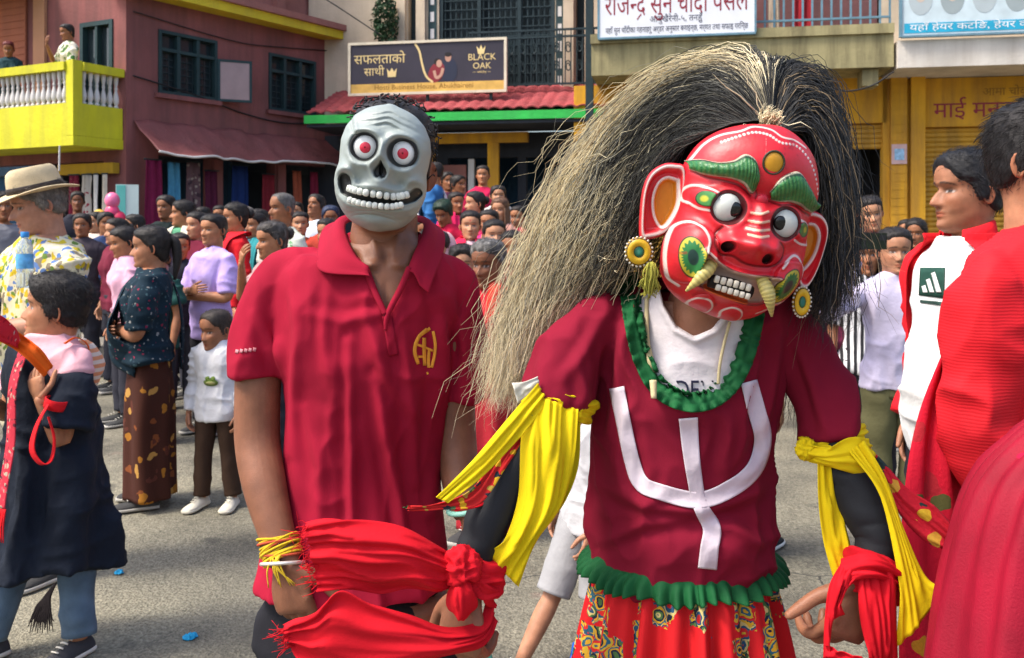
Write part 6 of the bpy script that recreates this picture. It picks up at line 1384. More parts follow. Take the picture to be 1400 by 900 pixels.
for s in (-1, 1): body.add(*tube([np.array([.295+s*.055, 1.63, .80]), np.array([.30+s*.10, 1.62, .5]), np.array([.30+s*.11, 1.65, .07])], [.06, .058, .038], 16, 20), col=SKB)
B_.put('body', body, SKIN)
for s in (-1, 1): shoe_geo((s*.11, .03, 0), s*.2, 1.05, (.25, .02, .03), (.4, .38, .34)).obj('shoe', VC, B_.root)
SLV = mk('black_stretch_sleeve', (.010, .011, .014), .75, .15, 12, .3, 400, .001, spec=.3)
for nm, J in (('left', LA), ('right', RA)):
    V, Fc2 = tube(pj(*J[:5]), np.array([.034, .0375 if nm == 'right' else .0415, .0395, .0355, .029]), 28, 60, up=(0, 1, 0)); V = V+((crease(V*np.array([12, 12, 40]), 5)-.4)*.0045)[:, None]*np.array([1, .6, 0]); B_.put('black_sleeve', Geo().add(V, Fc2), SLV)
# ruffles
GRN = mk('green_ruffle', (.004, .082, .022), .75, .25, 14, .25, 90, .003, spec=.25)
def ruffle(path, w0, w1, fr_, amp, nr=220, nc=12, seed=0):
    c = spline(np.array(path, float), nr); T = np.gradient(c, axis=0); T /= np.linalg.norm(T, axis=1)[:, None]; N = np.stack([-T[:, 1], T[:, 0]], 1); R = []
    s = np.cumsum(np.r_[0, np.linalg.norm(np.diff(c, axis=0), axis=1)]); rr = vnoise(np.stack([s*.05, s*0, s*0+seed], 1), seed)
    base = lay(bvB, c, .004)
    for i in range(nr):
        row = []
        for j in range(nc):
            t = j/(nc-1); off = (-w0+(w0+w1)*t); q = c[i]+N[i]*off; h = amp*(.5+.5*math.sin(s[i]*fr_+1.8*rr[i]*3))*(abs(t-.45)*1.7)**1.1
            hit = ray_px(bvB, q[0], q[1], .004+h); pt = hit if hit is not None and abs(hit[1]-base[i][1]) < .03 and (off >= 0 or hit[1] < base[i][1]+.006) else P(q[0], q[1], base[i][1]-.004-h); row.append(pt)
        R.append(row)
    R = np.array(R); R[:, :, 1] = (R[:, :, 1]+np.roll(R[:, :, 1], 1, 0)+np.roll(R[:, :, 1], -1, 0))/3; R[0] = R[1]; R[-1] = R[-2]
    return sheet(R, .002)
NR = [(852, 372), (856, 410), (862, 450), (874, 495), (897, 535), (930, 554), (965, 555), (995, 538), (1018, 505), (1032, 462), (1040, 420), (1042, 395)]
B_.put('neck_ruffle', Geo().add(*ruffle(NR[::-1], 7, 20, .36, .022)), GRN)
a = np.linspace(0, 2*PI, 420); R = []
for t in np.linspace(0, 1, 12):
    wv = np.sin(a*46+2*np.sin(a*7))*.5+.5; c = P(932, 768+10*t, 1.63); hwx = (112+10*math.sin(t*PI*.8))*1.63/F
    amp = .020*t; r1 = 1+.0*t; R.append(np.stack([c[0]+(hwx+.006+.008*t+amp*wv)*np.sin(a), c[1]-(.137+.008*t+amp*wv)*np.cos(a), EYE-(752-HY)/F*1.63-.036*t+.020*(1-t)*0+.004*np.sin(a*9)-.0*a], 1))
B_.put('waist_ruffle', Geo().add(*sheet(np.array(R), .002)), GRN)
# trident appliqué of white tape
WTAPE = mk('white_tape', (.58, .50, .55), .85, .14, 25, .4, 120, .002)
def applique(path, w_): B_.put('white_applique', Geo().add(*strip_on(bvB, path, [q*.87 for q in w_], .0034, 70, 10, .0012)), WTAPE)
applique([(843, 530), (852, 575), (864, 630), (876, 660), (900, 672), (955, 684), (1000, 668), (1032, 640), (1043, 600), (1034, 560), (1024, 522)], [24, 23, 24, 25, 25, 26, 27, 26, 27, 28, 26])
applique([(941, 572), (944, 610), (949, 650), (957, 690), (973, 722), (970, 750), (967, 778)], [30, 27, 24, 23, 28, 29, 30])
# skirt
SKIRTM = pattern('red_floral_skirt', (.50, .010, .016), [(.50, .34, .03), (.02, .09, .14), (.55, .28, .02), (.012, .02, .05), (.05, .13, .06), (.45, .36, .16), (.02, .05, .12)], 34, .55, second=.42)
def skirt_mat():
    m, t, b = new_mat('red_printed_skirt'); L = t.links; Nn = t.nodes; tc = Nn.new('ShaderNodeTexCoord'); src = tc.outputs['Object']
    big = Nn.new('ShaderNodeTexVoronoi'); big.inputs['Scale'].default_value = 15; big.inputs['Randomness'].default_value = .75; big.distance = 'CHEBYCHEV'; mp = Nn.new('ShaderNodeMapping'); mp.inputs['Scale'].default_value = (1.25, .6, .8); L.new(src, mp.inputs[0]); L.new(mp.outputs[0], big.inputs['Vector'])
    sp = Nn.new('ShaderNodeSeparateColor'); L.new(big.outputs['Color'], sp.inputs[0])
    nz = Nn.new('ShaderNodeTexNoise'); nz.inputs['Scale'].default_value = 60; L.new(src, nz.inputs['Vector'])
    ad = Nn.new('ShaderNodeMath'); ad.operation = 'MULTIPLY_ADD'; ad.inputs[1].default_value = .25; L.new(nz.outputs[0], ad.inputs[0]); L.new(big.outputs['Distance'], ad.inputs[2])
    lt = Nn.new('ShaderNodeMath'); lt.operation = 'LESS_THAN'; lt.inputs[1].default_value = .485; L.new(ad.outputs[0], lt.inputs[0])
    g2 = Nn.new('ShaderNodeMath'); g2.operation = 'LESS_THAN'; g2.inputs[1].default_value = .93; L.new(sp.outputs[1], g2.inputs[0]); mu = Nn.new('ShaderNodeMath'); mu.operation = 'MULTIPLY'; L.new(lt.outputs[0], mu.inputs[0]); L.new(g2.outputs[0], mu.inputs[1])
    wv = Nn.new('ShaderNodeTexNoise'); wv.inputs['Scale'].default_value = 45; L.new(src, wv.inputs['Vector']); wm_ = Nn.new('ShaderNodeVectorMath'); wm_.operation = 'MULTIPLY_ADD'; wm_.inputs[1].default_value = (.02,)*3; L.new(wv.outputs['Color'], wm_.inputs[0]); L.new(src, wm_.inputs[2])
    f2 = Nn.new('ShaderNodeTexVoronoi'); f2.inputs['Scale'].default_value = 46; L.new(wm_.outputs[0], f2.inputs['Vector']); s2 = Nn.new('ShaderNodeSeparateColor'); L.new(f2.outputs['Color'], s2.inputs[0])
    cr = Nn.new('ShaderNodeValToRGB'); cr.color_ramp.interpolation = 'CONSTANT'; e = cr.color_ramp.elements
    cols = [(.50, .33, .03), (.02, .10, .15), (.55, .30, .02), (.012, .02, .04), (.06, .13, .04), (.52, .42, .16), (.02, .07, .13), (.5, .02, .02)]
    for i, c in enumerate(cols): el = e[i] if i < 2 else e.new(i/8); el.position = i/8; el.color = (*c, 1)
    dd = Nn.new('ShaderNodeMath'); dd.operation = 'MULTIPLY_ADD'; dd.inputs[1].default_value = -.9; L.new(f2.outputs['Distance'], dd.inputs[0]); L.new(s2.outputs[0], dd.inputs[2]); fr_n = Nn.new('ShaderNodeMath'); fr_n.operation = 'FRACT'; L.new(dd.outputs[0], fr_n.inputs[0])
    L.new(fr_n.outputs[0], cr.inputs[0]); mix = Nn.new('ShaderNodeMix'); mix.data_type = 'RGBA'; mix.inputs[6].default_value = (.52, .010, .014, 1); L.new(mu.outputs[0], mix.inputs[0]); L.new(cr.outputs[0], mix.inputs[7]); L.new(mix.outputs[2], b.inputs['Base Color']); b.inputs['Roughness'].default_value = .8; b.inputs['Specular IOR Level'].default_value = .2; return m
SKM = skirt_mat(); a = np.linspace(0, 2*PI, 240, endpoint=False); R = []
for t in np.linspace(0, 1, 60):
    z = .905-.80*t; rx = .145+.11*t**.75; ry = .135+.11*t**.75; fl = (.005+.030*t**.6)
    wv = np.sin(a*17+2.2*np.sin(a*3+.5)+.6*math.sin(t*3))+.4*np.sin(a*31+t*2); R.append(np.stack([.303+(rx+fl*wv)*np.sin(a), 1.63-(ry+fl*wv)*np.cos(a), np.full(240, z)], 1))
B_.put('skirt', Geo().add(*loft(np.array(R))), SKM)
# cords
CORD = cloth((.50, .42, .24))
g = Geo(); g.add(*tube(lay(bvT, [(884, 408), (884, 440), (886, 470), (890, 500), (893, 520)], .010), np.array([.0035, .0035, .0035, .007, .006]), 8, 30)); g.add(*tube(lay(bvB, [(893, 520), (894, 545)], .026), [.006, .0045], 8, 8)); B_.put('neck_cord', g, CORD)
B_.put('neck_cord', Geo().add(*tube(lay(bvT, [(998, 440), (990, 470), (984, 500), (982, 525)], .008), np.full(4, .0026), 8, 30)), CORD)

# ---- the red mask, shaped in its own flat drawing units (mm.q), then set in front of the face
QS = .3778*1.335/F; cB = P(820+480*.3778, 140+440*.3778, 1.40)
def mw(x, y, h): x, y, h = np.broadcast_arrays(np.asarray(x, float), np.asarray(y, float), np.asarray(h, float)); return np.stack([cB[0]+(x-480)*QS, cB[1]-h*QS-.16*(y-440)*QS*-1, cB[2]-(y-440)*QS], -1)
OUT = [(560, 72), (640, 82), (710, 125), (760, 185), (784, 260), (788, 340), (770, 400), (752, 470), (752, 540), (735, 620), (700, 690), (650, 745), (580, 795), (500, 812), (430, 800), (360, 772), (290, 735), (235, 680), (205, 610), (205, 530), (225, 460), (252, 390), (268, 310), (282, 230), (330, 150), (400, 100), (480, 76)]
oc = np.array(OUT+[OUT[0]], float); pc = spline(np.vstack([oc[-3:-1], oc, oc[1:3]]), 1400)
seg = np.linspace(2/ (len(oc)+3), 1-2/(len(oc)+3), 720); pc = np.stack([np.interp(seg, np.linspace(0, 1, 1400), pc[:, i]) for i in (0, 1)], 1)
ctr = np.array([495., 430.]); nA, nR = 720, 190; rr = np.linspace(0, 1, nR)**.82
Pm = ctr+rr[:, None, None]*(pc[None]-ctr); x, y = Pm[:, :, 0].ravel(), Pm[:, :, 1].ravel(); rf = np.repeat(rr, nA); p2 = np.stack([x, y], 1)
h = 205*np.sqrt(np.clip(1-rf**2.3, 0, 1))**.9; RED = np.array([.56, .012, .022]); cc = np.tile(RED, (len(x), 1)); WH = np.array([.62, .50, .46])
def paint(w, c):
    global cc; cc = cc*(1-w[:, None])+np.array(c)*w[:, None]
def line(pts, w_, c, ridge=0, closed=False, n=80):
    global h
    q = spline(np.array(list(pts)+([pts[0]] if closed else []), float), n); d, _, t = dist_poly(p2, q); paint(sm(w_/2+1.2, w_/2-1.2, d), c)
    if ridge: h = h+ridge*gs(d, w_*.8)
def disc(c, r, asp=1, rot=0):
    dx, dy = x-c[0], y-c[1]; cs, sn = math.cos(rot), math.sin(rot); return np.hypot((dx*cs+dy*sn)/r, (-dx*sn+dy*cs)/(r*asp))
h += 40*gs(np.hypot(x-560, y-190), 150)                                     # bulging forehead
h += -26*gs(y-330-.27*(x-500), 34)*gs(x-520, 240)                             # brow groove
NX = np.array([.96, .27]); 
for c, s in (((413, 383), 1), ((620, 440), 1)): d = disc(c, 66); h += 22*gs(d-1, .3)-10*sm(1, .7, d)
for c in ((340, 350), (700, 470)): d = disc(c, 44, .8, .27); h += 16*sm(1.2, .7, d)
# nose: broad, with two flared nostrils
h += 125*gs(disc((490, 520), 74, .74, .27), .95)+50*gs(disc((412, 500), 42), .85)+50*gs(disc((578, 537), 44), .85)+50*gs(disc((520, 420), 34, 2.1, .27), .9)
line([(392, 452), (368, 480), (366, 518), (388, 548), (430, 556), (470, 580), (520, 592), (580, 592), (614, 566), (618, 532), (596, 508)], 9, (.20, .004, .008), -7)
line([(300, 248), (345, 272), (400, 286), (455, 306), (492, 340)], 9, (.22, .004, .008), -4); line([(556, 358), (600, 374), (650, 374), (700, 396), (740, 410)], 9, (.22, .004, .008), -4); line([(500, 300), (515, 330), (512, 350)], 6, (.25, .004, .008), -3)  # shadow under the eyebrows, painted into the mask colour as dark red lines
for c, r in (((408, 522), 22), ((550, 565), 22)): d = disc(c, r, .85, .3); b = sm(1.15, .8, d); h -= 34*b; paint(b, (.012, .004, .005))
# cheeks
for c, r, asp, ro in (((287, 548), 92, 1.22, .25), ((652, 660), 80, 1.14, .45)):
    d = disc(c, r, asp, ro); h += 70*np.sqrt(np.clip(1-d**2, 0, 1))+16*gs(d-1, .16)
for c, r in (((350, 745), 46), ((463, 788), 46)): d = disc(c, r); h += 26*np.sqrt(np.clip(1-d**2, 0, 1))
# mouth
MOUTH = [(335, 545), (385, 580), (440, 610), (500, 625), (560, 628), (610, 640), (608, 700), (560, 735), (500, 735), (430, 712), (370, 690), (325, 668), (300, 650)]
m = in_poly(p2, MOUTH); dm, _, _ = dist_poly(p2, MOUTH+[MOUTH[0]]); mi = m*sm(0, 12, dm); h += 46*gs(np.hypot((x-465)/150, (y-650)/80), 1.0)-30*mi+22*gs(dm, 14)
paint(mi, (.50, .34, .28)); line(MOUTH, 7, (.16, .010, .015), 0, True); line([(355, 672), (420, 700), (500, 722)], 26, (.62, .10, .02)); line([(345, 545), (395, 590), (440, 615), (520, 630), (600, 640)], 9, (.62, .42, .36))
# painted outlines
CL = [(335, 545), (345, 500), (325, 455), (285, 432), (240, 450), (215, 510), (210, 580), (225, 640), (262, 670)]; line(CL, 9, WH, 5)
CR = [(612, 600), (640, 570), (672, 556), (702, 580), (716, 640), (705, 690), (668, 726), (620, 735)]; line(CR, 9, WH, 5)
line([(290, 365), (270, 350), (272, 318), (300, 300), (350, 312), (385, 335)], 9, WH, 4); line([(290, 365), (320, 385), (360, 395)], 8, WH, 4); line([(740, 520), (700, 515), (660, 500)], 8, WH, 4); line([(740, 520), (742, 470), (720, 440), (680, 428)], 9, WH, 4)
line([(318, 760), (305, 735), (330, 715), (370, 722), (388, 750), (380, 778)], 7, WH, 3); line([(425, 790), (425, 765), (455, 750), (490, 762), (503, 785), (498, 808)], 7, WH, 3); line([(560, 778), (620, 755), (660, 730)], 6, WH, 2)
for i, (a_, b_) in enumerate((((488, 402), (545, 398)), ((480, 430), (550, 432)), ((472, 455), (552, 462)), ((470, 478), (548, 484)))): line([a_, ((a_[0]+b_[0])/2, (a_[1]+b_[1])/2+6), b_], 9, (.66, .40, .28), 4)
line([(300, 205), (345, 150), (400, 118), (470, 105), (520, 88), (575, 100), (610, 130), (660, 140), (710, 165)], 7, WH, 2); line([(300, 200), (360, 232), (430, 235)], 0.1, WH)
for i, t in enumerate(np.linspace(0, 1, 34)):
    q = spline(np.array([(400, 145), (450, 128), (510, 112), (560, 122), (600, 152), (660, 160), (710, 200), (745, 260), (768, 330)], float), 34)[i]; d = np.hypot(x-q[0], y-q[1]); paint(sm(6.5, 4, d), WH); h += 3*gs(d, 5)
for c, ro, r, asp in (((290, 560), -.15, 44, 1.7), ((638, 668), .55, 40, 1.75)):    # green and gold leaf on each cheek
    d = disc(c, r, asp, ro); paint(sm(1.08, 1.0, d), (.02, .02, .01)); ang = np.arctan2(y-c[1], x-c[0]); paint(sm(.98, .94, d), (.42, .36, .03)); paint(sm(.80, .74, d+.07*np.sin(ang*22)), (.015, .14, .035)); paint(sm(.42, .36, d), (.006, .03, .025))
for c, r in (((340, 350), 34), ((702, 462), 32)): d = disc(c, r, .85, .27); paint(sm(1.05, .98, d), (.02, .015, .01)); paint(sm(.95, .85, d), (.03, .16, .03)); paint(sm(.55, .3, disc((c[0]+(8 if c[0] > 500 else -8), c[1]), r*.8)), (.36, .36, .02))
for c, ey in (((413, 383), 0), ((620, 440), 0)): d = disc(c, 62); paint(sm(1.04, .99, d), (.06, .004, .006))
chip = sm(.52, .62, fbm(np.stack([x*.020, y*.020, x*0], 1), 5)); paint(chip*.55, (.28, .006, .012)); h += 1.2*fbm(np.stack([x*.02, y*.02, x*0], 1), 8)
n0 = len(x); Wf = mw(x, y, h); Wb = mw(ctr[0]+(x-ctr[0])*.985, ctr[1]+(y-ctr[1])*.985, h*.86-14)
G = Geo(); Fq = gridF(nR, nA, True); G.add(np.vstack([Wf, Wb]), Fq+[(d_+n0, c_+n0, b_+n0, a_+n0) for a_, b_, c_, d_ in Fq]+[((nR-1)*nA+j, (nR-1)*nA+(j+1) % nA, (nR-1)*nA+(j+1) % nA+n0, (nR-1)*nA+j+n0) for j in range(nA)], np.vstack([cc, cc*.6]))
ENAM = mk('red_enamel', (1, 1, 1), .42, .14, 26, .30, 60, .0022, attr=True, spec=.45)
mask = B_.put('demon_mask', G, ENAM)
def mh(px_, py_): return h[np.argmin((x-px_)**2+(y-py_)**2)]
def mball(c, r, hc, flat=.8, n=36, asp=1, rot=0, col=None, start=-.3):
    R = []
    for t in np.linspace(start, 1, 18):
        q = t*PI/2; a = np.linspace(0, 2*PI, n, endpoint=False); q2 = r*max(math.cos(q), .01); dx, dy = q2*np.cos(a), q2*asp*np.sin(a); R.append(mw(c[0]+dx*math.cos(rot)-dy*math.sin(rot), c[1]+dx*math.sin(rot)+dy*math.cos(rot), np.full(n, hc+r*flat*math.sin(q))))
    return loft(np.array(R))
GWHT = mk('glossy_eye_white', (.56, .58, .54), .22, .08, 30, spec=.5); GBLK = mk('glossy_black', (.006, .007, .008), .2, .1, 10, spec=.5)
for c, off in (((413, 383), (22, 6)), ((620, 440), (-16, -2))):
    hb = mh(*c)-6; e = B_.put('eye', Geo().add(*mball(c, 54, hb, .72)), GWHT, mask); B_.put('pupil', Geo().add(*mball((c[0]+off[0], c[1]+off[1]), 27, hb+29, .42)), GBLK, e)
    a = np.linspace(0, 2*PI, 60); B_.put('eyelid', Geo().add(*tube(mw(c[0]+57*np.cos(a), c[1]+57*np.sin(a), np.full(60, hb+12)), np.full(60, 5.5*QS), 8, 90)), mk('dark_red_lid', (.10, .004, .008), .4), e)
GEYE = mk('green_enamel', (1, 1, 1), .4, .35, 60, .8, 90, .004, attr=True, spec=.4)
def brow(top, bot, nm):
    A = spline(np.array(top, float), 60); B = spline(np.array(bot, float), 60); t = np.linspace(0, 1, 24); R2 = A[:, None]*(1-t)[None, :, None]+B[:, None]*t[None, :, None]
    hh = np.array([[mh(*q) for q in row[::6]] for row in R2[::6]]); hb = np.array([np.interp(np.arange(24), np.arange(0, 24, 6), r_) for r_ in hh]); hb = np.array([np.interp(np.arange(60), np.arange(0, 60, 6), hb[:, j]) for j in range(24)]).T
    prof = np.sin(PI*np.clip(t, .0, 1))**.5; env = np.sin(PI*np.linspace(.04, .96, 60))**.35; s = np.linspace(0, 1, 60)
    gr = 3.0*np.sin(s*110)[:, None]*prof[None]
    Ht = hb+(34*prof[None]*env[:, None])+gr*.8; V = mw(R2[:, :, 0], R2[:, :, 1], Ht); c = np.zeros((60, 24, 3)); c[:] = (.012, .13, .04)
    st = (np.sin(s*110)[:, None]*.5+.5)*np.ones(24); c = c*(1-.45*st[:, :, None])+np.array([.10, .22, .05])*(.45*st[:, :, None]); edge = ((t < .07) | (t > .95))[None, :, None]*np.ones((60, 1, 1)); c = np.where(edge, np.array([.42, .40, .30]), c); c = np.where((np.abs(t-.10) < .035)[None, :, None]*np.ones((60, 1, 1)) > 0, np.array([.01, .04, .015]), c)
    V2, F2 = sheet(V, 6*QS); B_.put('eyebrow', Geo().add(V2, F2, np.vstack([c.reshape(-1, 3)]*2)), GEYE, mask)
brow([(290, 205), (330, 208), (380, 222), (430, 218), (470, 196), (500, 215), (514, 262)], [(296, 238), (330, 258), (380, 270), (430, 280), (468, 300), (494, 332), (508, 318)], 'l')
brow([(562, 330), (590, 285), (630, 262), (668, 260), (705, 300), (745, 345), (775, 372)], [(566, 352), (600, 362), (640, 362), (680, 374), (712, 390), (745, 398), (768, 388)], 'r')
YEN = mk('yellow_enamel', (1, 1, 1), .38, .2, 30, .3, 60, .002, attr=True, spec=.45)
g = Geo(); hb = mh(565, 225); V, F2 = mball((565, 225), 37, hb-4, .38, 40, 1.08, .2); g.add(V, F2, (.56, .27, .015)); 
j = B_.put('forehead_jewel', g, YEN, mask); a = np.linspace(0, 2*PI, 50); B_.put('jewel_rim', Geo().add(*tube(mw(565+37*np.cos(a), 225+40*np.sin(a), np.full(50, hb+3)), np.full(50, 4*QS), 8, 80)), GEYE if False else mk('dark_rim', (.04, .035, .02), .5), j)
B_.put('brow_bead', Geo().add(*mball((532, 356), 22, mh(532, 356)-2, .8)), ENAM if False else mk('red_bead', (.50, .02, .04), .35, .1, 20), mask)
# ears
EARS = (([(286, 232), (250, 215), (205, 218), (160, 250), (135, 310), (126, 400), (128, 490), (150, 500), (215, 480), (262, 420), (285, 330)], [(262, 278), (222, 268), (190, 290), (172, 345), (178, 410), (205, 452), (238, 420), (262, 360)], 1),
        ([(745, 400), (790, 396), (822, 425), (832, 475), (815, 560), (788, 640), (755, 690), (728, 676), (722, 600), (735, 500)], [(750, 440), (785, 448), (802, 490), (785, 560), (750, 610), (726, 616), (728, 560), (742, 490)], -1))
for outl, inn, s in EARS:
    o2 = np.array(outl+[outl[0]], float); q = spline(np.vstack([o2[-3:-1], o2, o2[1:3]]), 400); k_ = len(o2)+3; sg = np.linspace(2/k_, 1-2/k_, 160); q = np.stack([np.interp(sg, np.linspace(0, 1, 400), q[:, i]) for i in (0, 1)], 1); c = q.mean(0)
    i2 = np.array(inn+[inn[0]], float); qi = spline(i2, 100); R = []; cols = []
    for t in np.linspace(0, 1, 60):
        pt = c+(q-c)*t; d, _, _ = dist_poly(pt, qi); ins = in_poly(pt, qi); hh = 18+26*sm(.70, .88, t)*sm(1.0, .92, t)-22*ins*sm(0, 16, d)+10*gs(d, 10); hh = hh+np.abs(pt[:, 0]-495)*-.10+40
        cl = np.tile(RED, (160, 1)); cl = np.where(ins[:, None], np.array([.60, .20, .012]), cl); e = sm(7, 4.5, d)[:, None]; cl = cl*(1-e)+WH*e; oo = gs(t-.90, .035); cl = cl*(1-.0)+0; w_ = np.clip(oo*1.6, 0, 1); cl = cl*(1-w_)+WH*w_
        R.append(mw(pt[:, 0], pt[:, 1], hh)); cols.append(cl)
    R = np.array(R); Rb = R.copy(); Rb[:, :, 1] += 24*QS; V = np.vstack([R.reshape(-1, 3), Rb.reshape(-1, 3)]); n1 = 60*160; Fq = gridF(60, 160, True); F2 = Fq+[(d_+n1, c_+n1, b_+n1, a_+n1) for a_, b_, c_, d_ in Fq]+[(59*160+j, 59*160+(j+1) % 160, 59*160+(j+1) % 160+n1, 59*160+j+n1) for j in range(160)]
    B_.put('mask_ear', Geo().add(V, F2, np.vstack([np.vstack(cols)]*2)), ENAM, mask)
# earrings
for c, r_, ro in (((118, 545), 50, .1), ((738, 735), 46, .2)):
    g = Geo(); asp = 1.08 if c[0] < 300 else 1.25; rx = r_ if c[0] < 300 else r_*.72; base = 60
    a = np.linspace(0, 2*PI, 72, endpoint=False); R = []; cl = []
    for t, hh, co in ((0, 16, (.01, .12, .07)), (.26, 16, (.01, .12, .07)), (.34, 14, (.01, .12, .07)), (.37, 9, (.02, .02, .01)), (.42, 14, (.60, .36, .012)), (.60, 18, (.62, .38, .012)), (.86, 15, (.60, .36, .012)), (.90, 10, (.03, .02, .01)), (1.0, 6, (.5, .3, .02)), (1.0, -10, (.1, .05, .01)), (0.01, -12, (.1, .05, .01))):
        sc = 1+(.05*np.sin(a*20) if t > .95 else 0); R.append(mw(c[0]+rx*t*np.cos(a)*sc, c[1]+r_*asp*t*np.sin(a)*sc, np.full(72, base+hh))); cl.append(np.tile(np.array(co), (72, 1)))
    V, F2 = loft(np.array(R)); g.add(V, F2, np.vstack(cl+[cl[0][:1], cl[-1][:1]])); er = B_.put('earring', g, YEN, mask)
    g = Geo()
    for k_ in range(22): a_ = 2*PI*k_/22; V, F2 = mball((c[0]+rx*1.02*math.cos(a_), c[1]+r_*asp*1.02*math.sin(a_)), 4.6, base+6, .9, 8); g.add(V, F2, (.62, .58, .5))
    B_.put('bead_edging', g, VC, er)
g = Geo(); rg = np.random.default_rng(5)
for i in range(70):
    a_ = rg.random()*6.28; x0, y0 = 165+14*math.cos(a_), 590+8*math.sin(a_); g.add(*tube(mw(np.array([x0, x0+6*rg.normal(), 158+26*rg.normal()*.7, 160+30*rg.normal()*.7]), np.array([y0, 630, 670+8*rg.normal(), 700+14*rg.normal()]), np.array([70, 78, 76, 70])+8*rg.normal()), np.array([3.2, 3.4, 2.6, 1])*QS, 5, 10), col=np.array([.36, .34, .06])*(.6+.7*rg.random()))
B_.put('ear_tassel', g, VC, mask)
# fangs and teeth
IV = mk('yellowed_ivory', (1, 1, 1), .4, .2, 40, .3, 60, .002, attr=True, spec=.4)
for pts, r_ in (([(372, 565, 175), (345, 600, 225), (308, 640, 240), (268, 682, 225)], 26), ([(545, 632, 190), (558, 680, 232), (568, 720, 238), (582, 774, 220)], 26)):
    q = np.array(pts, float); n = 60; R = tube_rings(mw(q[:, 0], q[:, 1], q[:, 2]), np.array([.8, 1, .72, .16])*r_*QS, 24, n, up=(0, -1, 0)); s = np.linspace(0, 1, n); gr = 1+.035*np.sin(s*70); ce = R.mean(1); R = ce[:, None]+(R-ce[:, None])*gr[:, None, None]
    V, F2 = loft(R); co = np.array([.60, .50, .16])*(1-.28*(np.sin(s*70) < -.3))[:, None]*(1-.25*s)[:, None]; co = np.repeat(co, 24, 0); B_.put('fang', Geo().add(V, F2, np.vstack([co, co[:1], co[-1:]])), IV, mask)
g = Geo()
for row, (A0, A1, n_, ht, dy) in enumerate((((366, 640), (502, 676), 6, 26, -14), ((372, 664), (500, 702), 6, 22, 6))):
    for i in range(n_):
        t = (i+.5)/n_; cx, cy = A0[0]+(A1[0]-A0[0])*t, A0[1]+(A1[1]-A0[1])*t+dy*.3; wd = 19; a = np.linspace(0, 2*PI, 16, endpoint=False); R = []
        for s, kk in ((-.5, .55), (-.4, .92), (0, 1), (.4, .95), (.5, .6)):
            dx = np.sign(np.cos(a))*np.abs(np.cos(a))**.5*wd*.5*kk; dz = np.sign(np.sin(a))*np.abs(np.sin(a))**.6*9*kk; R.append(mw(cx+dx-.26*s*ht*-1*-1, cy+s*ht+.26*dx, 232+dz-abs(t-.5)*10))
        g.add(*loft(np.array(R)), col=(.62, .56, .46))
B_.put('teeth', g, IV, mask)
g = Geo(); V, F2 = tube(mw(np.array([355, 430, 510]), np.array([645, 662, 690]), np.array([196, 202, 196])), np.array([24, 27, 24])*QS, 12, 20); g.add(V, F2); B_.put('mouth_gap', g, mk('mouth_dark', (.012, .006, .006), .6), mask)

# ---- wig
def hair_strands(guides, n, seed, spread, depth, rad, colf, nseg=16, wav=.006, ends=.35):
    rg = np.random.default_rng(seed); Gd = np.array([spline(np.array([P(*q) for q in gd]), nseg) for gd in guides]); m = len(guides)
    tube_a = np.array([0, 2.1, 4.2]); V = []; C = []; Fq = []
    for i in range(n):
        t = rg.random()*(m-1); k_ = min(int(t), m-2); f_ = t-k_; p = Gd[k_]*(1-f_)+Gd[k_+1]*f_
        s = np.linspace(0, 1, nseg)
        cl_id = rg.integers(60); cr = np.random.default_rng(seed*1000+cl_id+int(t*3)*77)
        off = cr.normal(size=3)*spread*.9+rg.normal(size=3)*spread*.45; dep = (rg.random()-.5)*depth
        end = cr.normal(size=3)*spread*ends*3+rg.normal(size=3)*spread*ends*2.2
        ln = .48+.52*rg.random()**.6
        p = p+off[None]*np.minimum(s*3, 1)[:, None]+np.array([0, dep, 0])*np.sin(np.minimum(s*1.6+.15, 1)*PI/2)[:, None]+end[None]*(s**2)[:, None]
        ss = s*ln; p = np.stack([np.interp(ss, s, p[:, j]) for j in range(3)], 1)
        ph = cr.random()*6; w_ = wav*(.5+rg.random()); p = p+np.stack([np.sin(s*22+ph+rg.normal()*.5)+.5*np.sin(s*47+ph*3), np.cos(s*19+ph), np.sin(s*25+ph*2)+.5*np.sin(s*53+ph)], 1)*(w_*.8*s**.7)[:, None]
        if rg.random() < .09: p = p+np.stack([rg.normal()*.04*s**2, rg.normal()*.02*s**2, rg.normal()*.045*s**2], 1)
        T = np.gradient(p, axis=0); T /= np.linalg.norm(T, axis=1)[:, None]+1e-9; N1 = np.cross(T, [.3, 1, .2]); N1 /= np.linalg.norm(N1, axis=1)[:, None]+1e-9; N2 = np.cross(T, N1)
        r_ = rad*(.6+.8*rg.random())*np.interp(s, [0, .1, .8, 1], [.8, 1, .9, .25])
        ring = p[:, None]+(N1[:, None]*np.cos(tube_a)[None, :, None]+N2[:, None]*np.sin(tube_a)[None, :, None])*r_[:, None, None]
        b = len(V)*nseg*3; V.append(ring.reshape(-1, 3)); c = colf(t/(m-1), s, rg, dep/depth*2); C.append(np.repeat(c, 3, 0))
        for a_ in range(nseg-1):
            o = b+a_*3; Fq += [(o, o+1, o+4, o+3), (o+1, o+2, o+5, o+4), (o+2, o, o+3, o+5)]
    g = Geo(); g.V = [np.vstack(V)]; g.C = [np.vstack(C)]; g.F = [list(f) for f in Fq]; g.MI = [0]*len(Fq); g.n = len(g.V[0]); return g
BLOND = np.array([.93, .81, .54]); DRK = np.array([.022, .022, .022]); GRY = np.array([.16, .155, .13]); BRN = np.array([.42, .30, .17])
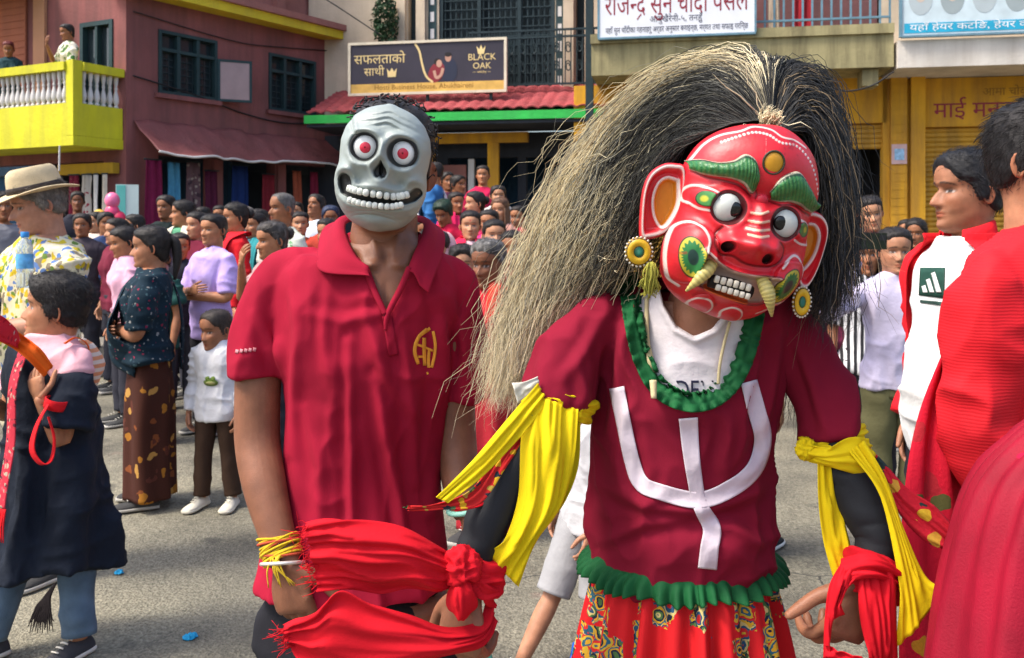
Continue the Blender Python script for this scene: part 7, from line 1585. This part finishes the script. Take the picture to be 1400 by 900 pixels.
LG = [[(1052, 168, 1.44), (1010, 92, 1.50), (925, 100, 1.56), (848, 158, 1.62), (785, 230, 1.64), (742, 315, 1.65), (708, 400, 1.65), (684, 475, 1.64), (668, 535, 1.63)],
      [(1046, 166, 1.42), (985, 112, 1.47), (908, 135, 1.54), (842, 205, 1.59), (790, 285, 1.61), (752, 360, 1.63), (718, 435, 1.64), (696, 495, 1.63), (680, 545, 1.62)],
      [(1030, 166, 1.40), (968, 138, 1.44), (902, 185, 1.51), (852, 255, 1.56), (810, 325, 1.58), (774, 390, 1.62), (738, 450, 1.64), (712, 505, 1.63), (694, 548, 1.62)],
      [(1000, 170, 1.39), (945, 172, 1.43), (896, 225, 1.48), (860, 295, 1.53), (828, 350, 1.56), (792, 402, 1.61), (752, 456, 1.64), (724, 502, 1.64), (704, 538, 1.63)],
      [(965, 182, 1.39), (918, 208, 1.43), (884, 262, 1.46), (860, 325, 1.51), (840, 362, 1.55), (806, 402, 1.61), (768, 445, 1.65), (738, 488, 1.65), (720, 515, 1.64)]]
RG_ = [[(1050, 168, 1.45), (1062, 105, 1.50), (1105, 105, 1.54), (1126, 160, 1.56), (1138, 235, 1.56), (1139, 300, 1.55), (1134, 355, 1.54), (1124, 392, 1.54)],
       [(1058, 168, 1.43), (1085, 125, 1.47), (1120, 150, 1.50), (1128, 210, 1.51), (1132, 275, 1.51), (1131, 325, 1.50), (1126, 370, 1.50), (1118, 400, 1.50)],
       [(1075, 180, 1.42), (1102, 178, 1.45), (1122, 220, 1.46), (1134, 275, 1.46), (1138, 330, 1.46), (1136, 380, 1.46), (1128, 420, 1.46), (1120, 450, 1.46)]]
TP = [LG[0], [(1052, 168, 1.43), (1030, 88, 1.50), (985, 84, 1.56), (900, 130, 1.62), (850, 190, 1.64), (800, 270, 1.64), (760, 360, 1.62), (730, 450, 1.6)], [(1052, 168, 1.43), (1045, 92, 1.50), (1040, 100, 1.58), (1000, 160, 1.66), (960, 240, 1.68), (930, 330, 1.66), (900, 400, 1.65), (880, 450, 1.64)], [(1052, 168, 1.43), (1060, 95, 1.5), (1080, 110, 1.58), (1090, 180, 1.64), (1100, 260, 1.66), (1100, 350, 1.65), (1095, 440, 1.64), (1090, 540, 1.63), (1082, 600, 1.62)], RG_[0]]
def colL(t, s, rg, dep):
    q = vnoise(np.array([[t*16, rg.integers(2)*5., 3]]), 4)[0]; r_ = rg.random()
    st = min(.05+.95*sm(.06, .42, t), .60+.10*sm(.6, .9, t))+.20*q+.14*(r_-.5)       # where along the strand the pale length begins
    if rg.random() < .10: st -= .35
    k = rg.random(); pale = BLOND if k < .70 else (GRY*2.2 if k < .86 else BRN); dark = DRK*(1+2.5*rg.random()**2) if rg.random() < .62 else GRY*.75
    e = sm(st-.06, st+.16, s)[:, None]; return dark*(1-e)*(.55+.65*rg.random())+pale*e*(.68+.38*rg.random())
def colR(t, s, rg, dep): c = DRK*(.7+1.0*rg.random()) if rg.random() < .88 else BRN*.5; return np.tile(c, (len(s), 1))*(1+0*s[:, None])
def colT(t, s, rg, dep):
    c = (BLOND if rg.random() < .65-.75*t else DRK*1.5); a_ = sm(.02, .15, s)[:, None]; return (DRK*(1-a_)+c*a_)*(.65+.6*rg.random())
WIGM = mk('wig_fibre', (1, 1, 1), .55, .1, 30, attr=True, spec=.3)
wig = hair_strands(LG, 10500, 1, .011, .09, .00055, colL, wav=.0125, nseg=26, ends=.22)
wig.addx(hair_strands(RG_, 4800, 2, .011, .08, .0006, colR, wav=.009)); wig.addx(hair_strands(TP, 4200, 3, .013, .08, .0006, colT, wav=.009))
wig.addx(hair_strands([[(1040, 172, 1.40), (1046, 158, 1.385), (1050, 150, 1.38)], [(1056, 178, 1.40), (1064, 166, 1.385), (1068, 160, 1.38)]], 150, 6, .004, .02, .0009, lambda t, s, rg, d: np.tile(BLOND*(.6+.5*rg.random()), (len(s), 1)), nseg=8, wav=.003))
# dark under-mass so that no light shows through the roots
mass = Geo(); ga = [spline(np.array([P(*q) for q in gd]), 26) for gd in LG+[]]; R = np.array(ga)
R = np.transpose(R, (1, 0, 2)); mid = R.mean(1, keepdims=True); R = mid+(R-mid)*.80; R[:, :, 1] += .03; V, F2 = sheet(np.array([spline(r_, 18) for r_ in R[:19]]), .03); mass.add(V, F2, DRK*1.2)
R = np.transpose(np.array([spline(np.array([P(*q) for q in gd]), 22) for gd in RG_]), (1, 0, 2)); mid = R.mean(1, keepdims=True); R = mid+(R-mid)*.8; R[:, :, 1] += .03; V, F2 = sheet(np.array([spline(r_, 14) for r_ in R[:20]]), .03); mass.add(V, F2, DRK)
V, F2 = ellipsoid(P(1012, 235, 1.50), (.115, .085, .125), 30, 20); V = V+(.006*fbm(V*20, 3))[:, None]; mass.add(V, F2, DRK)
wig.addx(mass); B_.put('wig', wig, WIGM)

# ---- scarves tied to the arms
YEL = mk('yellow_cotton', (.68, .50, .006), .85, .10, 10, .25, 160, .002, spec=.15); RSC = mk('red_cotton', (.52, .005, .014), .82, .12, 10, .25, 160, .002, spec=.18); FLO = pattern('yellow_floral_end', (.5, .02, .02), [(.62, .36, .02), (.02, .03, .04), (.45, .3, .05), (.05, .12, .05)], 60, .5)
def scarf(label, loc): return Hero_part(label, loc)
class Part:
    def __init__(s, name, label, cat, loc, group=None): s.root = empty(name, tuple(P(*loc)), 0, label, cat, group); s.o = P(*loc)
    def put(s, name, g, mats, **k):
        for i in range(len(g.V)): g.V[i] = g.V[i]-s.o
        return g.obj(name, mats, s.root, **k)
def ring_wrap(c, ax, r0, wd, seed, nr=10, na=60, depth=.9):
    ax = np.array(ax, float); ax /= np.linalg.norm(ax); e1 = np.cross(ax, [0, 1, 0]); e1 /= np.linalg.norm(e1); e2 = np.cross(ax, e1); a = np.linspace(0, 2*PI, na, endpoint=False); R = []
    prof = [(-1, .96), (-.9, 1.06), (-.6, 1.12), (-.3, 1.08), (0, 1.14), (.3, 1.09), (.6, 1.13), (.9, 1.06), (1, .96)]
    for t, k_ in spline(np.array(prof), nr*4): R.append(np.array(c)+ax*(t*wd)+e1[None]*(r0*k_*np.cos(a))[:, None]+e2[None]*(r0*depth*k_*np.sin(a))[:, None])
    V, F2 = loft(np.array(R)); q = V*np.array([30, 30, 60]); V = V+((crease(q, seed)-.4)*.010)[:, None]*(V-np.array(c))/np.linalg.norm(V-np.array(c), axis=1)[:, None]; return V, F2
def knot(c, r, seed):
    V, F2 = ellipsoid((0, 0, 0), (r, r*.85, r*1.05), 40, 28); d = V/np.linalg.norm(V, axis=1)[:, None]; V = V+d*((crease(d*2.6+seed, seed)-.45)*r*.55)[:, None]; return V+np.array(c), F2
y1 = Part('yellow_scarf', 'bright yellow scarf knotted round the sleeve above the black arm beside the wig', 'scarf', (760, 545, 1.5), 'yellow scarves on the dancer')
y1.put('arm_band', Geo().add(*ring_wrap(P(764, 550, 1.528), P(762, 552, 1.53)-P(780, 492, 1.545), 46*1.53/F, .020, 3)), YEL)
y1.put('hanging_end', Geo().add(*edge_cloth([(722, 540, 1.47), (713, 600, 1.435), (710, 680, 1.42), (692, 735, 1.41), (666, 758, 1.41)], [(790, 560, 1.475), (784, 630, 1.45), (768, 690, 1.44), (735, 742, 1.43), (709, 803, 1.42)], nf=4, fold=.009, seed=2, bulge=.012)), YEL)
y1.put('hanging_end', Geo().add(*edge_cloth([(742, 575, 1.50), (735, 650, 1.47), (732, 700, 1.46), (716, 728, 1.45)], [(794, 575, 1.49), (790, 640, 1.47), (770, 690, 1.46), (738, 728, 1.45)], nf=2, fold=.006, seed=5, bulge=-.01)), YEL)
y1.put('pulled_strap', Geo().add(*edge_cloth([(736, 524, 1.47), (700, 566, 1.43), (650, 626, 1.40), (596, 680, 1.37)], [(748, 552, 1.47), (716, 592, 1.43), (664, 648, 1.40), (612, 688, 1.37)], nf=2.5, fold=.005, seed=7, nc=18)), YEL)
y1.put('floral_end', Geo().add(*edge_cloth([(716, 575, 1.455), (680, 622, 1.43), (640, 672, 1.40), (590, 690, 1.385), (556, 692, 1.375)], [(722, 598, 1.455), (690, 640, 1.43), (655, 690, 1.40), (600, 697, 1.385), (560, 699, 1.375)], nf=2, fold=.005, seed=9, nc=16, rag=.01)), FLO)
y1.put('red_strip', Geo().add(*edge_cloth([(712, 600, 1.47), (680, 640, 1.45), (648, 680, 1.42), (618, 690, 1.40)], [(712, 622, 1.47), (690, 660, 1.45), (662, 690, 1.42), (622, 699, 1.40)], nf=2, fold=.004, seed=4, nc=14)), RSC)
y1.put('knot', Geo().add(*knot(P(718, 574, 1.46), .016, 3)), mk('green_cotton', (.01, .16, .05), .85))
y1.put('knot_end', Geo().add(*edge_cloth([(735, 515, 1.475), (718, 522, 1.465), (700, 524, 1.46)], [(738, 530, 1.475), (722, 540, 1.465), (708, 552, 1.46)], nf=2, fold=.004, seed=6, nc=10, nr=16)), cloth((.6, .58, .5)))
y2 = Part('yellow_scarf', 'bright yellow scarf tied round the sleeve on the side of the red sleeved woman', 'scarf', (1140, 600, 1.5), 'yellow scarves on the dancer')
y2.put('arm_band', Geo().add(*ring_wrap(P(1139, 600, 1.52), P(1140, 596, 1.52)-P(1118, 522, 1.54), 38*1.52/F, .014, 5)), YEL)
y2.put('knot', Geo().add(*knot(P(1102, 614, 1.485), .015, 8)), YEL)
y2.put('wrapped_front', Geo().add(*edge_cloth([(1098, 606, 1.485), (1130, 612, 1.455), (1165, 598, 1.46), (1190, 600, 1.475)], [(1106, 632, 1.485), (1140, 640, 1.455), (1180, 650, 1.455), (1196, 640, 1.47)], nf=3, fold=.007, seed=3, nc=18, bulge=.006)), YEL)
y2.put('hanging_end', Geo().add(*edge_cloth([(1117, 622, 1.475), (1119, 680, 1.465), (1126, 740, 1.46), (1140, 790, 1.455)], [(1138, 632, 1.475), (1148, 690, 1.47), (1160, 735, 1.46), (1166, 772, 1.455)], nf=2.5, fold=.007, seed=6, nc=18)), YEL)
y2.put('hanging_end', Geo().add(*edge_cloth([(1160, 618, 1.455), (1196, 668, 1.42), (1216, 730, 1.40), (1226, 800, 1.39), (1226, 886, 1.385)], [(1182, 602, 1.46), (1212, 662, 1.43), (1238, 730, 1.41), (1266, 790, 1.40), (1297, 806, 1.39)], nf=3, fold=.008, seed=8, nc=30)), YEL)
y2.put('floral_end', Geo().add(*edge_cloth([(1172, 598, 1.48), (1204, 628, 1.47), (1240, 668, 1.45), (1275, 690, 1.44), (1306, 722, 1.43)], [(1166, 612, 1.48), (1196, 650, 1.47), (1232, 706, 1.45), (1262, 738, 1.44), (1290, 752, 1.43)], nf=2.5, fold=.008, seed=4, nc=22, rag=.012)), pattern('red_floral_scarf', (.50, .015, .03), [(.62, .40, .03), (.02, .04, .04), (.5, .02, .03), (.55, .3, .04)], 38, .5, second=.45))
y2.put('green_strip', Geo().add(*edge_cloth([(1168, 590, 1.478), (1182, 606, 1.474), (1196, 622, 1.468)], [(1160, 598, 1.474), (1176, 618, 1.47), (1190, 636, 1.464)], nf=2, fold=.003, seed=2, nc=10, nr=20)), mk('green_cotton', (.01, .16, .05), .85))
r1 = Part('red_scarf', 'long red scarf knotted at the wrist and blown across the skull masked man', 'scarf', (640, 785, 1.42), 'red scarves on the dancer')
r1.put('blown_end', Geo().add(*edge_cloth([(632, 765, 1.40), (600, 747, 1.39), (552, 722, 1.37), (500, 713, 1.355), (450, 711, 1.35), (415, 717, 1.35)], [(632, 796, 1.40), (604, 808, 1.39), (560, 806, 1.37), (520, 814, 1.36), (478, 806, 1.355), (432, 808, 1.35)], nf=4.5, fold=.0115, seed=4, nc=44, nr=70, bulge=.02, radial=[.5, .9, 1, 1, 1, .9], rag=.006)), RSC)
r1.put('blown_end', Geo().add(*edge_cloth([(668, 820, 1.42), (655, 850, 1.40), (610, 858, 1.37), (560, 840, 1.35), (505, 822, 1.34), (465, 805, 1.335), (432, 835, 1.335), (404, 846, 1.34), (386, 856, 1.34)], [(674, 850, 1.42), (655, 880, 1.40), (615, 893, 1.37), (560, 905, 1.35), (500, 915, 1.345), (450, 920, 1.34), (430, 912, 1.34), (410, 900, 1.34), (398, 884, 1.345)], nf=3.0, fold=.011, seed=9, nc=36, nr=80, bulge=.02, rag=.01)), RSC)
r1.put('wrist_wrap', Geo().add(*ring_wrap(P(650, 785, 1.425), P(640, 810, 1.42)-P(655, 745, 1.435), .040, .026, 7)), RSC)
r1.put('knot', Geo().add(*knot(P(632, 776, 1.385), .026, 5)), RSC)
r1.put('loop', Geo().add(*edge_cloth([(624, 786, 1.385), (612, 810, 1.38), (610, 830, 1.385), (622, 838, 1.39)], [(640, 786, 1.38), (650, 812, 1.375), (652, 832, 1.38), (640, 842, 1.39)], nf=2, fold=.008, seed=2, nc=22, bulge=.018)), RSC)
r1.put('loop', Geo().add(*edge_cloth([(640, 772, 1.39), (660, 768, 1.40), (676, 772, 1.42)], [(644, 794, 1.385), (664, 826, 1.395), (678, 832, 1.415)], nf=3, fold=.008, seed=3, nc=26, bulge=.012)), RSC)
r2 = Part('red_scarf', 'red scarf wound round the wrist and hanging below the hand beside the red skirt', 'scarf', (1190, 790, 1.43), 'red scarves on the dancer')
r2.put('wrist_wrap', Geo().add(*ring_wrap(P(1192, 786, 1.437), P(1182, 812, 1.43)-P(1198, 740, 1.45), .044, .030, 4)), RSC)
r2.put('hanging_end', Geo().add(*edge_cloth([(1150, 772, 1.405), (1134, 800, 1.39), (1128, 850, 1.39), (1128, 905, 1.395)], [(1196, 762, 1.40), (1172, 790, 1.385), (1152, 812, 1.385), (1140, 830, 1.39)], nf=3, fold=.010, seed=6, nc=22, bulge=.012)), RSC)
r2.put('hanging_end', Geo().add(*edge_cloth([(1172, 775, 1.395), (1172, 820, 1.385), (1180, 870, 1.385), (1190, 915, 1.39)], [(1222, 772, 1.40), (1226, 820, 1.39), (1226, 870, 1.385), (1226, 915, 1.39)], nf=3.2, fold=.011, seed=8, nc=30, bulge=.01)), RSC)
r2.put('hanging_end', Geo().add(*edge_cloth([(1128, 880, 1.39), (1150, 892, 1.38), (1180, 900, 1.375)], [(1130, 915, 1.39), (1155, 922, 1.38), (1185, 925, 1.375)], nf=3, fold=.008, seed=3, nc=14)), RSC)
r2.put('knot', Geo().add(*knot(P(1236, 788, 1.41), .016, 9)), RSC); r2.put('cross_fold', Geo().add(*edge_cloth([(1150, 764, 1.40), (1190, 756, 1.39), (1230, 776, 1.405), (1246, 780, 1.41)], [(1146, 800, 1.395), (1190, 790, 1.38), (1225, 800, 1.40), (1244, 800, 1.41)], nf=3, fold=.009, seed=5, nc=20, bulge=.01)), RSC)

def frays(edge, n, L, dirv, seed):
    rg = np.random.default_rng(seed); g = Geo(); e = spline(np.array([P(*q) for q in edge]), n); d = np.array(dirv, float)
    for p in e:
        k = p+rg.normal(size=3)*.003; l = L*(.3+rg.random()); g.add(*tube([k-d*.004, k+d*l*.5+rg.normal(size=3)*.004, k+d*l+rg.normal(size=3)*.008], [.0007, .0006, .0003], 4, 8))
    return g
r1.put('frayed_threads', frays([(415, 718, 1.35), (420, 750, 1.35), (426, 780, 1.352), (432, 806, 1.355)], 60, .014, (-.9, -.1, -.25), 3), RSC); r1.put('frayed_threads', frays([(388, 858, 1.34), (394, 872, 1.342), (400, 884, 1.345)], 40, .018, (-.9, -.1, -.2), 5), RSC)
# ------------------------------------------------------------------ people cropped by the right edge, and those behind the dancer
def cloak(root, H, hs, Mh):
    zz = np.array([.845, .82, .76, .66, .56, .44, .30, .12])*H; rx = np.array([.055, .11, .162, .185, .196, .205, .21, .215])*H; ry = np.array([.06, .085, .118, .135, .145, .15, .155, .16])*H
    L = spline(np.stack([zz, rx, ry], 1), 80); a = np.linspace(0, 2*PI, 140, endpoint=False); R = np.stack([np.stack([q*np.sin(a), -p_*np.cos(a), np.full(140, z)], 1) for z, q, p_ in L]); V, Fc = loft(R)
    an = np.arctan2(V[:, 0], -V[:, 1]); am = sm(.84*H, .5*H, V[:, 2]); d = V[:, :2]/(np.linalg.norm(V[:, :2], axis=1)[:, None]+1e-6); w = fbm(V*3, 5)
    V[:, :2] += d*(am*.024*(np.abs(np.sin(an*8.5+2.6*w))**.6-.5)*1.4+.008*np.sin(an*33+6*w)+.006*(crease(V*np.array([16, 16, .8])+w[:, None]*.3, 9)-.45))[:, None]; Geo().add(V, Fc).obj('shawl', mk('magenta_net', (.24, .002, .017), .7, .25, 12, .35, 300, .002, spec=.25), root)
    b_ = L[::2]; g = Geo(); g.add(*tube([np.array([-q*math.sin(.9)*1.01, -p_*math.cos(.9)*1.03-.004, z]) for z, q, p_ in b_], np.full(len(b_), .0035), 6, 90)); rg = np.random.default_rng(2)
    for z, q, p_ in L[6::2]: g.add(*ellipsoid((-q*math.sin(.9)*1.02, -p_*math.cos(.9)*1.05-.008, z), (.004, .003, .004), 8, 6))
    g.obj('sequin_edging', mk('gold_sequins', (.7, .5, .35), .25, .3, 40, metal=.6), root)
person('woman in a crimson net shawl with a sequin edge, cut off at the lower right', 1572, 1.27, 330, yaw=.1, skin=SK1, fem=1, hair='pulled', shirt=(.4, .01, .05), sleeve='long', bottom=('skirt', (.4, .01, .05)), extra=cloak)
RIB, t_, b_ = new_mat('ribbed_red_jersey'); b_.inputs['Base Color'].default_value = (.58, .008, .016, 1); b_.inputs['Roughness'].default_value = .75; b_.inputs['Specular IOR Level'].default_value = .25
tc_ = t_.nodes.new('ShaderNodeTexCoord'); wv_ = t_.nodes.new('ShaderNodeTexWave'); wv_.bands_direction = 'Z'; wv_.inputs['Scale'].default_value = 48; wv_.inputs['Distortion'].default_value = 2.5; wv_.inputs['Detail'].default_value = 2; wv_.inputs['Detail Scale'].default_value = .6; bp_ = t_.nodes.new('ShaderNodeBump'); bp_.inputs['Strength'].default_value = .16; bp_.inputs['Distance'].default_value = .003
t_.links.new(tc_.outputs['Object'], wv_.inputs[0]); t_.links.new(wv_.outputs[0], bp_.inputs['Height']); t_.links.new(bp_.outputs[0], b_.inputs['Normal'])
def red_extra(root, H, hs, Mh):
    g = Geo().add(*cloth_strip([np.array(q)*H for q in ((-.10, .03, .74), (-.135, .03, .62), (-.165, .0, .50), (-.185, -.03, .38), (-.20, -.05, .26), (-.20, -.05, .14))], np.array([.02, .045, .07, .085, .09, .095])*H, (1, -.25, 0), 26, .014, 6, 3, nr=60, seed=8)); g.obj('hanging_sari_end', pattern('red_gold_border', (.55, .010, .030), [(.55, .24, .02), (.40, .02, .03), (.10, .10, .03)], 16, .32, second=.35), root)
person('person in a tight bright red long sleeved top, cut off by the right edge', 1432, 2.0, 143, yaw=.45, skin=(.40, .185, .10), hair='short', haircol=(.012, .010, .010), shirtmat=RIB, sleeve='long', bottom=('skirt', (.5, .012, .03)), b=1.04, fat=.5, res=1.5, vox=.0065, extra=red_extra, hyaw=.25, arms=(((.135, .01, .60), (.11, .10, .47), (0, .3, -1), (-1, 0, 0)), 'down'), wr_amt=1.0)
# chest print of the man in the open jacket
LEAFP = [([(1262, 398), (1268, 394), (1276, 386), (1280, 380), (1283, 384), (1280, 392), (1274, 400), (1266, 404)], None)]
bvm, Mm = surf(AD, 'shirt'); Mi = Mm.inverted()
def on_ad(polys, name, mat):
    eye = Mi @ CAM; g = Geo()
    for A0, B0 in polys:
        n = 14; A1 = spline(np.array(A0, float), n); B1 = spline(np.array(B0, float), n); R = []
        for t in np.linspace(0, 1, 6):
            row = []
            for i in range(n):
                q = A1[i]*(1-t)+B1[i]*t; d = ((Mi @ Vector(P(q[0], q[1], 2.0)))-eye).normalized(); hh = bvm.ray_cast(eye, d); row.append(np.array(hh[0]-d*.004) if hh[0] else (row[-1] if row else np.array(Mi @ Vector(P(q[0], q[1], 2.55)))))
            R.append(row)
        g.add(*sheet(np.array(R), .0015))
    g.obj(name, mat, AD)
on_ad([([(1258, 366), (1292, 366)], [(1256, 404), (1290, 408)])], 'chest_print_panel', mk('dark_green_print', (.010, .05, .035), .7, .3, 40))
WPR = mk('white_print', (.62, .62, .60), .7)
bvm = None; o_ = [c for c in AD.children if c.name.startswith('chest_print_panel')][0]; bm = bmesh.new(); bm.from_mesh(o_.data); b1 = BVHTree.FromBMesh(bm); bm.free(); bvm = b1
on_ad([([(1260, 392), (1262, 400)], [(1265, 390), (1268, 400)]), ([(1266, 383), (1271, 400)], [(1271, 381), (1277, 400)]), ([(1273, 374), (1280, 400)], [(1278, 372), (1287, 400)])], 'chest_print_bars', WPR)
bvm, Mm = surf(AD, 'shirt'); on_ad([([(1258, 410), (1288, 413)], [(1258, 414), (1288, 418)])], 'chest_print_word', mk('dark_green_print', (.02, .05, .04), .7, .3, 40))

# child in white shorts walking behind the dancer
def white_kid(root, H, hs, Mh):
    for s in (-1, 1): Geo().add(*box((s*.085*H, -.052*H, .40*H), (.05*H, .012, .07*H))).add(*box((s*.085*H, -.057*H, .436*H), (.054*H, .012, .018*H))).obj('cargo_pocket', cloth((.38, .38, .40)), root)
person('child in white cargo shorts and black trainers walking behind the dancer', 808, 3.15, 498, yaw=-.9, skin=(.40, .19, .11), hair='boy', child=.7, shirt=(.50, .50, .52), bottom=('shorts', (.30, .30, .31)), extra=white_kid, arms=(((.13, .02, .62), (.12, .05, .50), (0, .2, -1), (-1, 0, 0)), ((.13, .03, .60), (.11, .10, .49), (0, .3, -1), (-1, 0, 0))), legs=[((-.06, .12, .235), (-.065, .25, .05)), ((.06, .03, .235), (.065, -.12, .085))], shoes=((.03, .03, .035), (.6, .6, .58)), hem=.44, vox=.009, res=1.2)
person('walker in dark trousers with only a black shoe showing behind the dancer', 1002, 4.1, 330, yaw=2.6, skin=SK2, shirt=(.3, .05, .05), bottom=('trousers', (.02, .06, .03)), legs=[((-.055, .06, .285), (-.06, .12, .045)), ((.055, -.06, .285), (.06, -.22, .10))], shoes=((.02, .02, .022), (.55, .55, .52)), H=1.45)
# blue cloth on the ground beside the skirt, scraps of paper, green cloth
def rag(name, label, loc, r, mat, seed, flat=.5):
    o = empty(name, loc, seed, label, 'cloth' if name != 'paper_scrap' else 'litter'); V, F2 = ellipsoid((0, 0, r*flat*.6), (r, r*.8, r*flat), 34, 20); d = V/np.linalg.norm(V, axis=1)[:, None]; V = V+d*((crease(d*2.4+seed, seed)-.4)*r*.5)[:, None]; V[:, 2] = np.maximum(V[:, 2], .002); Geo().add(V, F2).obj('crumpled_sheet', mat, o); return o
CY = mk('cyan_paper', (.01, .30, .55), .6, .2, 40)
def gp(px, py): Y = EYE*F/(py-HY); return tuple(np.array([(px-700)/F*Y, Y, 0]))
rag('paper_scrap', 'small bright blue scrap of paper alone on the open road', gp(260, 873), .024, CY, 1, .35); rag('paper_scrap', 'small bright blue scrap of paper by the hem of the black robe', gp(163, 784), .020, CY, 2, .35)
x0 = (790-700)/F*2.6
o = empty('blue_cloth', (x0, 2.6, 0), 0, 'royal blue cloth trailing on the road beside the red printed skirt', 'cloth')
g = Geo(); a = np.linspace(0, 2*PI, 60, endpoint=False); R = [np.stack([.0+(r_+.012*np.sin(a*9+2*t))*np.cos(a), (r_*.8+.012*np.sin(a*7))*np.sin(a), np.full(60, z)], 1)+np.array([.05*t, 0, 0]) for t, (r_, z) in zip(np.linspace(0, 1, 8), ((.11, .003), (.10, .05), (.08, .12), (.065, .19), (.05, .26), (.04, .31), (.02, .335), (.004, .34)))]
V, F2 = loft(np.array(R)); V = V+(.02*(crease(V*np.array([14, 14, 7]), 3)-.4))[:, None]*np.array([1, 1, 0]); g.add(V, F2); g.obj('fabric', cloth((.008, .09, .42)), o)
o = empty('mint_cloth', tuple(P(662, 900, 1.5)), 0, 'mint green cloth showing below the red scarf at the wrist', 'cloth'); oo = P(662, 900, 1.5)
V, F2 = edge_cloth([(652, 850, 1.5), (640, 880, 1.5), (632, 930, 1.5), (628, 990, 1.5)], [(660, 850, 1.5), (668, 880, 1.5), (680, 930, 1.5), (690, 990, 1.5)], nf=3, fold=.008, seed=3, nc=22, bulge=.01); Geo().add(V-oo, F2).obj('fabric', cloth((.10, .50, .36)), o)
# toy balloons and a pale board by the corner shop
o = empty('balloon_bunch', tuple(P(153, 300, 10.8)), 0, 'bunch of pink and red toy balloons in front of the corner shop', 'balloons'); rg = np.random.default_rng(3)
for i, (dx, dz, c) in enumerate(((0, .08, (.7, .05, .16)), (.07, 0, (.65, .02, .08)), (-.06, -.03, (.7, .08, .25)), (.03, -.12, (.6, .02, .06)), (.0, .22, (.75, .15, .3)), (-.17, .02, (.6, .42, .05)))):
    V, F2 = ellipsoid((dx, rg.random()*.1, dz), (.085, .085, .10), 18, 12); Geo().add(V, F2).obj('balloon', mk('balloon_rubber', c, .3, .05, 5, spec=.5), o)
Geo().add(*tube([(0, 0, -.1), (.02, 0, -.5), (0, .02, -1.3)], [.006]*3, 5)).obj('stick', mk('stick_wood', (.3, .2, .1), .8), o)
o = empty('pale_board', tuple(P(174, 290, 13.0)), .3, 'pale mint board leaning by the corner pillar of the maroon building', 'board'); Geo().add(*box((0, 0, .13), (.30, .03, .52))).obj('panel', mk('pale_board_paint', (.50, .60, .58), .6, .1, 4), o, False); Geo().add(*box((-.08, -.02, .13), (.12, .012, .5))).obj('panel_stripe', mk('mint_board_paint', (.12, .45, .40), .6, .1, 4), o, False)
# ------------------------------------------------------------------ more of the crowd
for a in (
    ('woman in mustard yellow far back between the green raglan and the lilac blouse', 276, 10.9, 283, 0, dict(fem=1, hair='pulled', shirt=(.42, .26, .03), yaw=-.5)),
    ('person in dusty blue right of the toddler and behind the rows', 352, 9.6, 286, 0, dict(skin=SK2, shirt=(.12, .18, .30), yaw=-.8)),
    ('woman with a teal scarf over both shoulders beside the bald man', 348, 8.6, 292, 0, dict(fem=1, hair='bun', shirt=(.03, .16, .18), shawl=(cloth((.03, .22, .24)), 'both'), yaw=-.6)),
    ('person in brick orange behind the cropped grey haired man', 410, 9.0, 289, 0, dict(skin=SK3, fem=1, hair='pulled', shirt=(.42, .10, .04), yaw=.3)),
    ('boy in a dark green shirt standing behind the saree', 214, 6.4, 330, 0, dict(skin=SK2, hair='boy', shirt=(.02, .07, .06), yaw=-.4)),
    ('woman in black standing between the saree and the lilac blouse', 246, 7.6, 318, 0, dict(fem=1, hair='bun', shirt=(.02, .02, .03), yaw=.5, sleeve='long')),
    ('person in dark wine red between the flowered shirt and the saree', 158, 8.4, 300, 0, dict(skin=SK3, fem=1, hair='bun', shirt=(.16, .02, .04), yaw=-.8)),
    ('man in a grey shirt by the blue shop wall left of the straw hat', 4, 8.0, 262, 0, dict(skin=SK2, shirt=(.16, .16, .18), yaw=.6)),
    ('person in a red top at the back, right under the awning end', 436, 12.4, 272, 0, dict(skin=SK2, shirt=(.40, .03, .04), yaw=.1)),
    ('woman in coral pink near the left jaw of the skull mask', 446, 7.4, 300, 0, dict(fem=1, hair='bun', shirt=(.60, .14, .10), yaw=-.4)),
    ('girl in cherry red low on the steps beside the pale pink shawl', 588, 7.2, 312, 0, dict(skin=SK3, fem=1, hair='pulled', shirt=(.55, .012, .04), yaw=.2, sleeve='long')),
    ('child in white between the old woman and the facing woman', 632, 6.0, 338, 0, dict(skin=SK3, child=.6, hair='boy', shirt=(.62, .58, .58), yaw=.1)),
    ('woman with a raspberry shawl right of the facing woman', 668, 8.0, 286, 0, dict(fem=1, hair='pulled', shirt=(.5, .02, .12), shawl=(cloth((.55, .02, .14)), 'both'), yaw=-.2)),
    ('man in a dark plum shirt highest at the back by the blue jacket', 612, 12.6, 236, .55, dict(skin=SK2, shirt=(.08, .02, .05), yaw=.4)),
    ('person in dusty pink behind the striped shirt', 1172, 6.6, 312, 0, dict(skin=SK3, fem=1, hair='bun', shirt=(.45, .2, .22), yaw=-.2)),
    ('youth in navy further back between the wig and the tied haired woman', 1178, 8.6, 288, 0, dict(skin=SK2, shirt=(.03, .04, .09), yaw=.2)),
    ('man in charcoal by the yellow pillar behind the red jacket', 1252, 7.4, 300, 0, dict(skin=SK2, shirt=(.05, .05, .055), yaw=-.6)),
):
    person(a[0], a[1], a[2], a[3], a[4], group=G1 if a[1] < 500 else (G2 if a[1] < 900 else G3), **a[5])
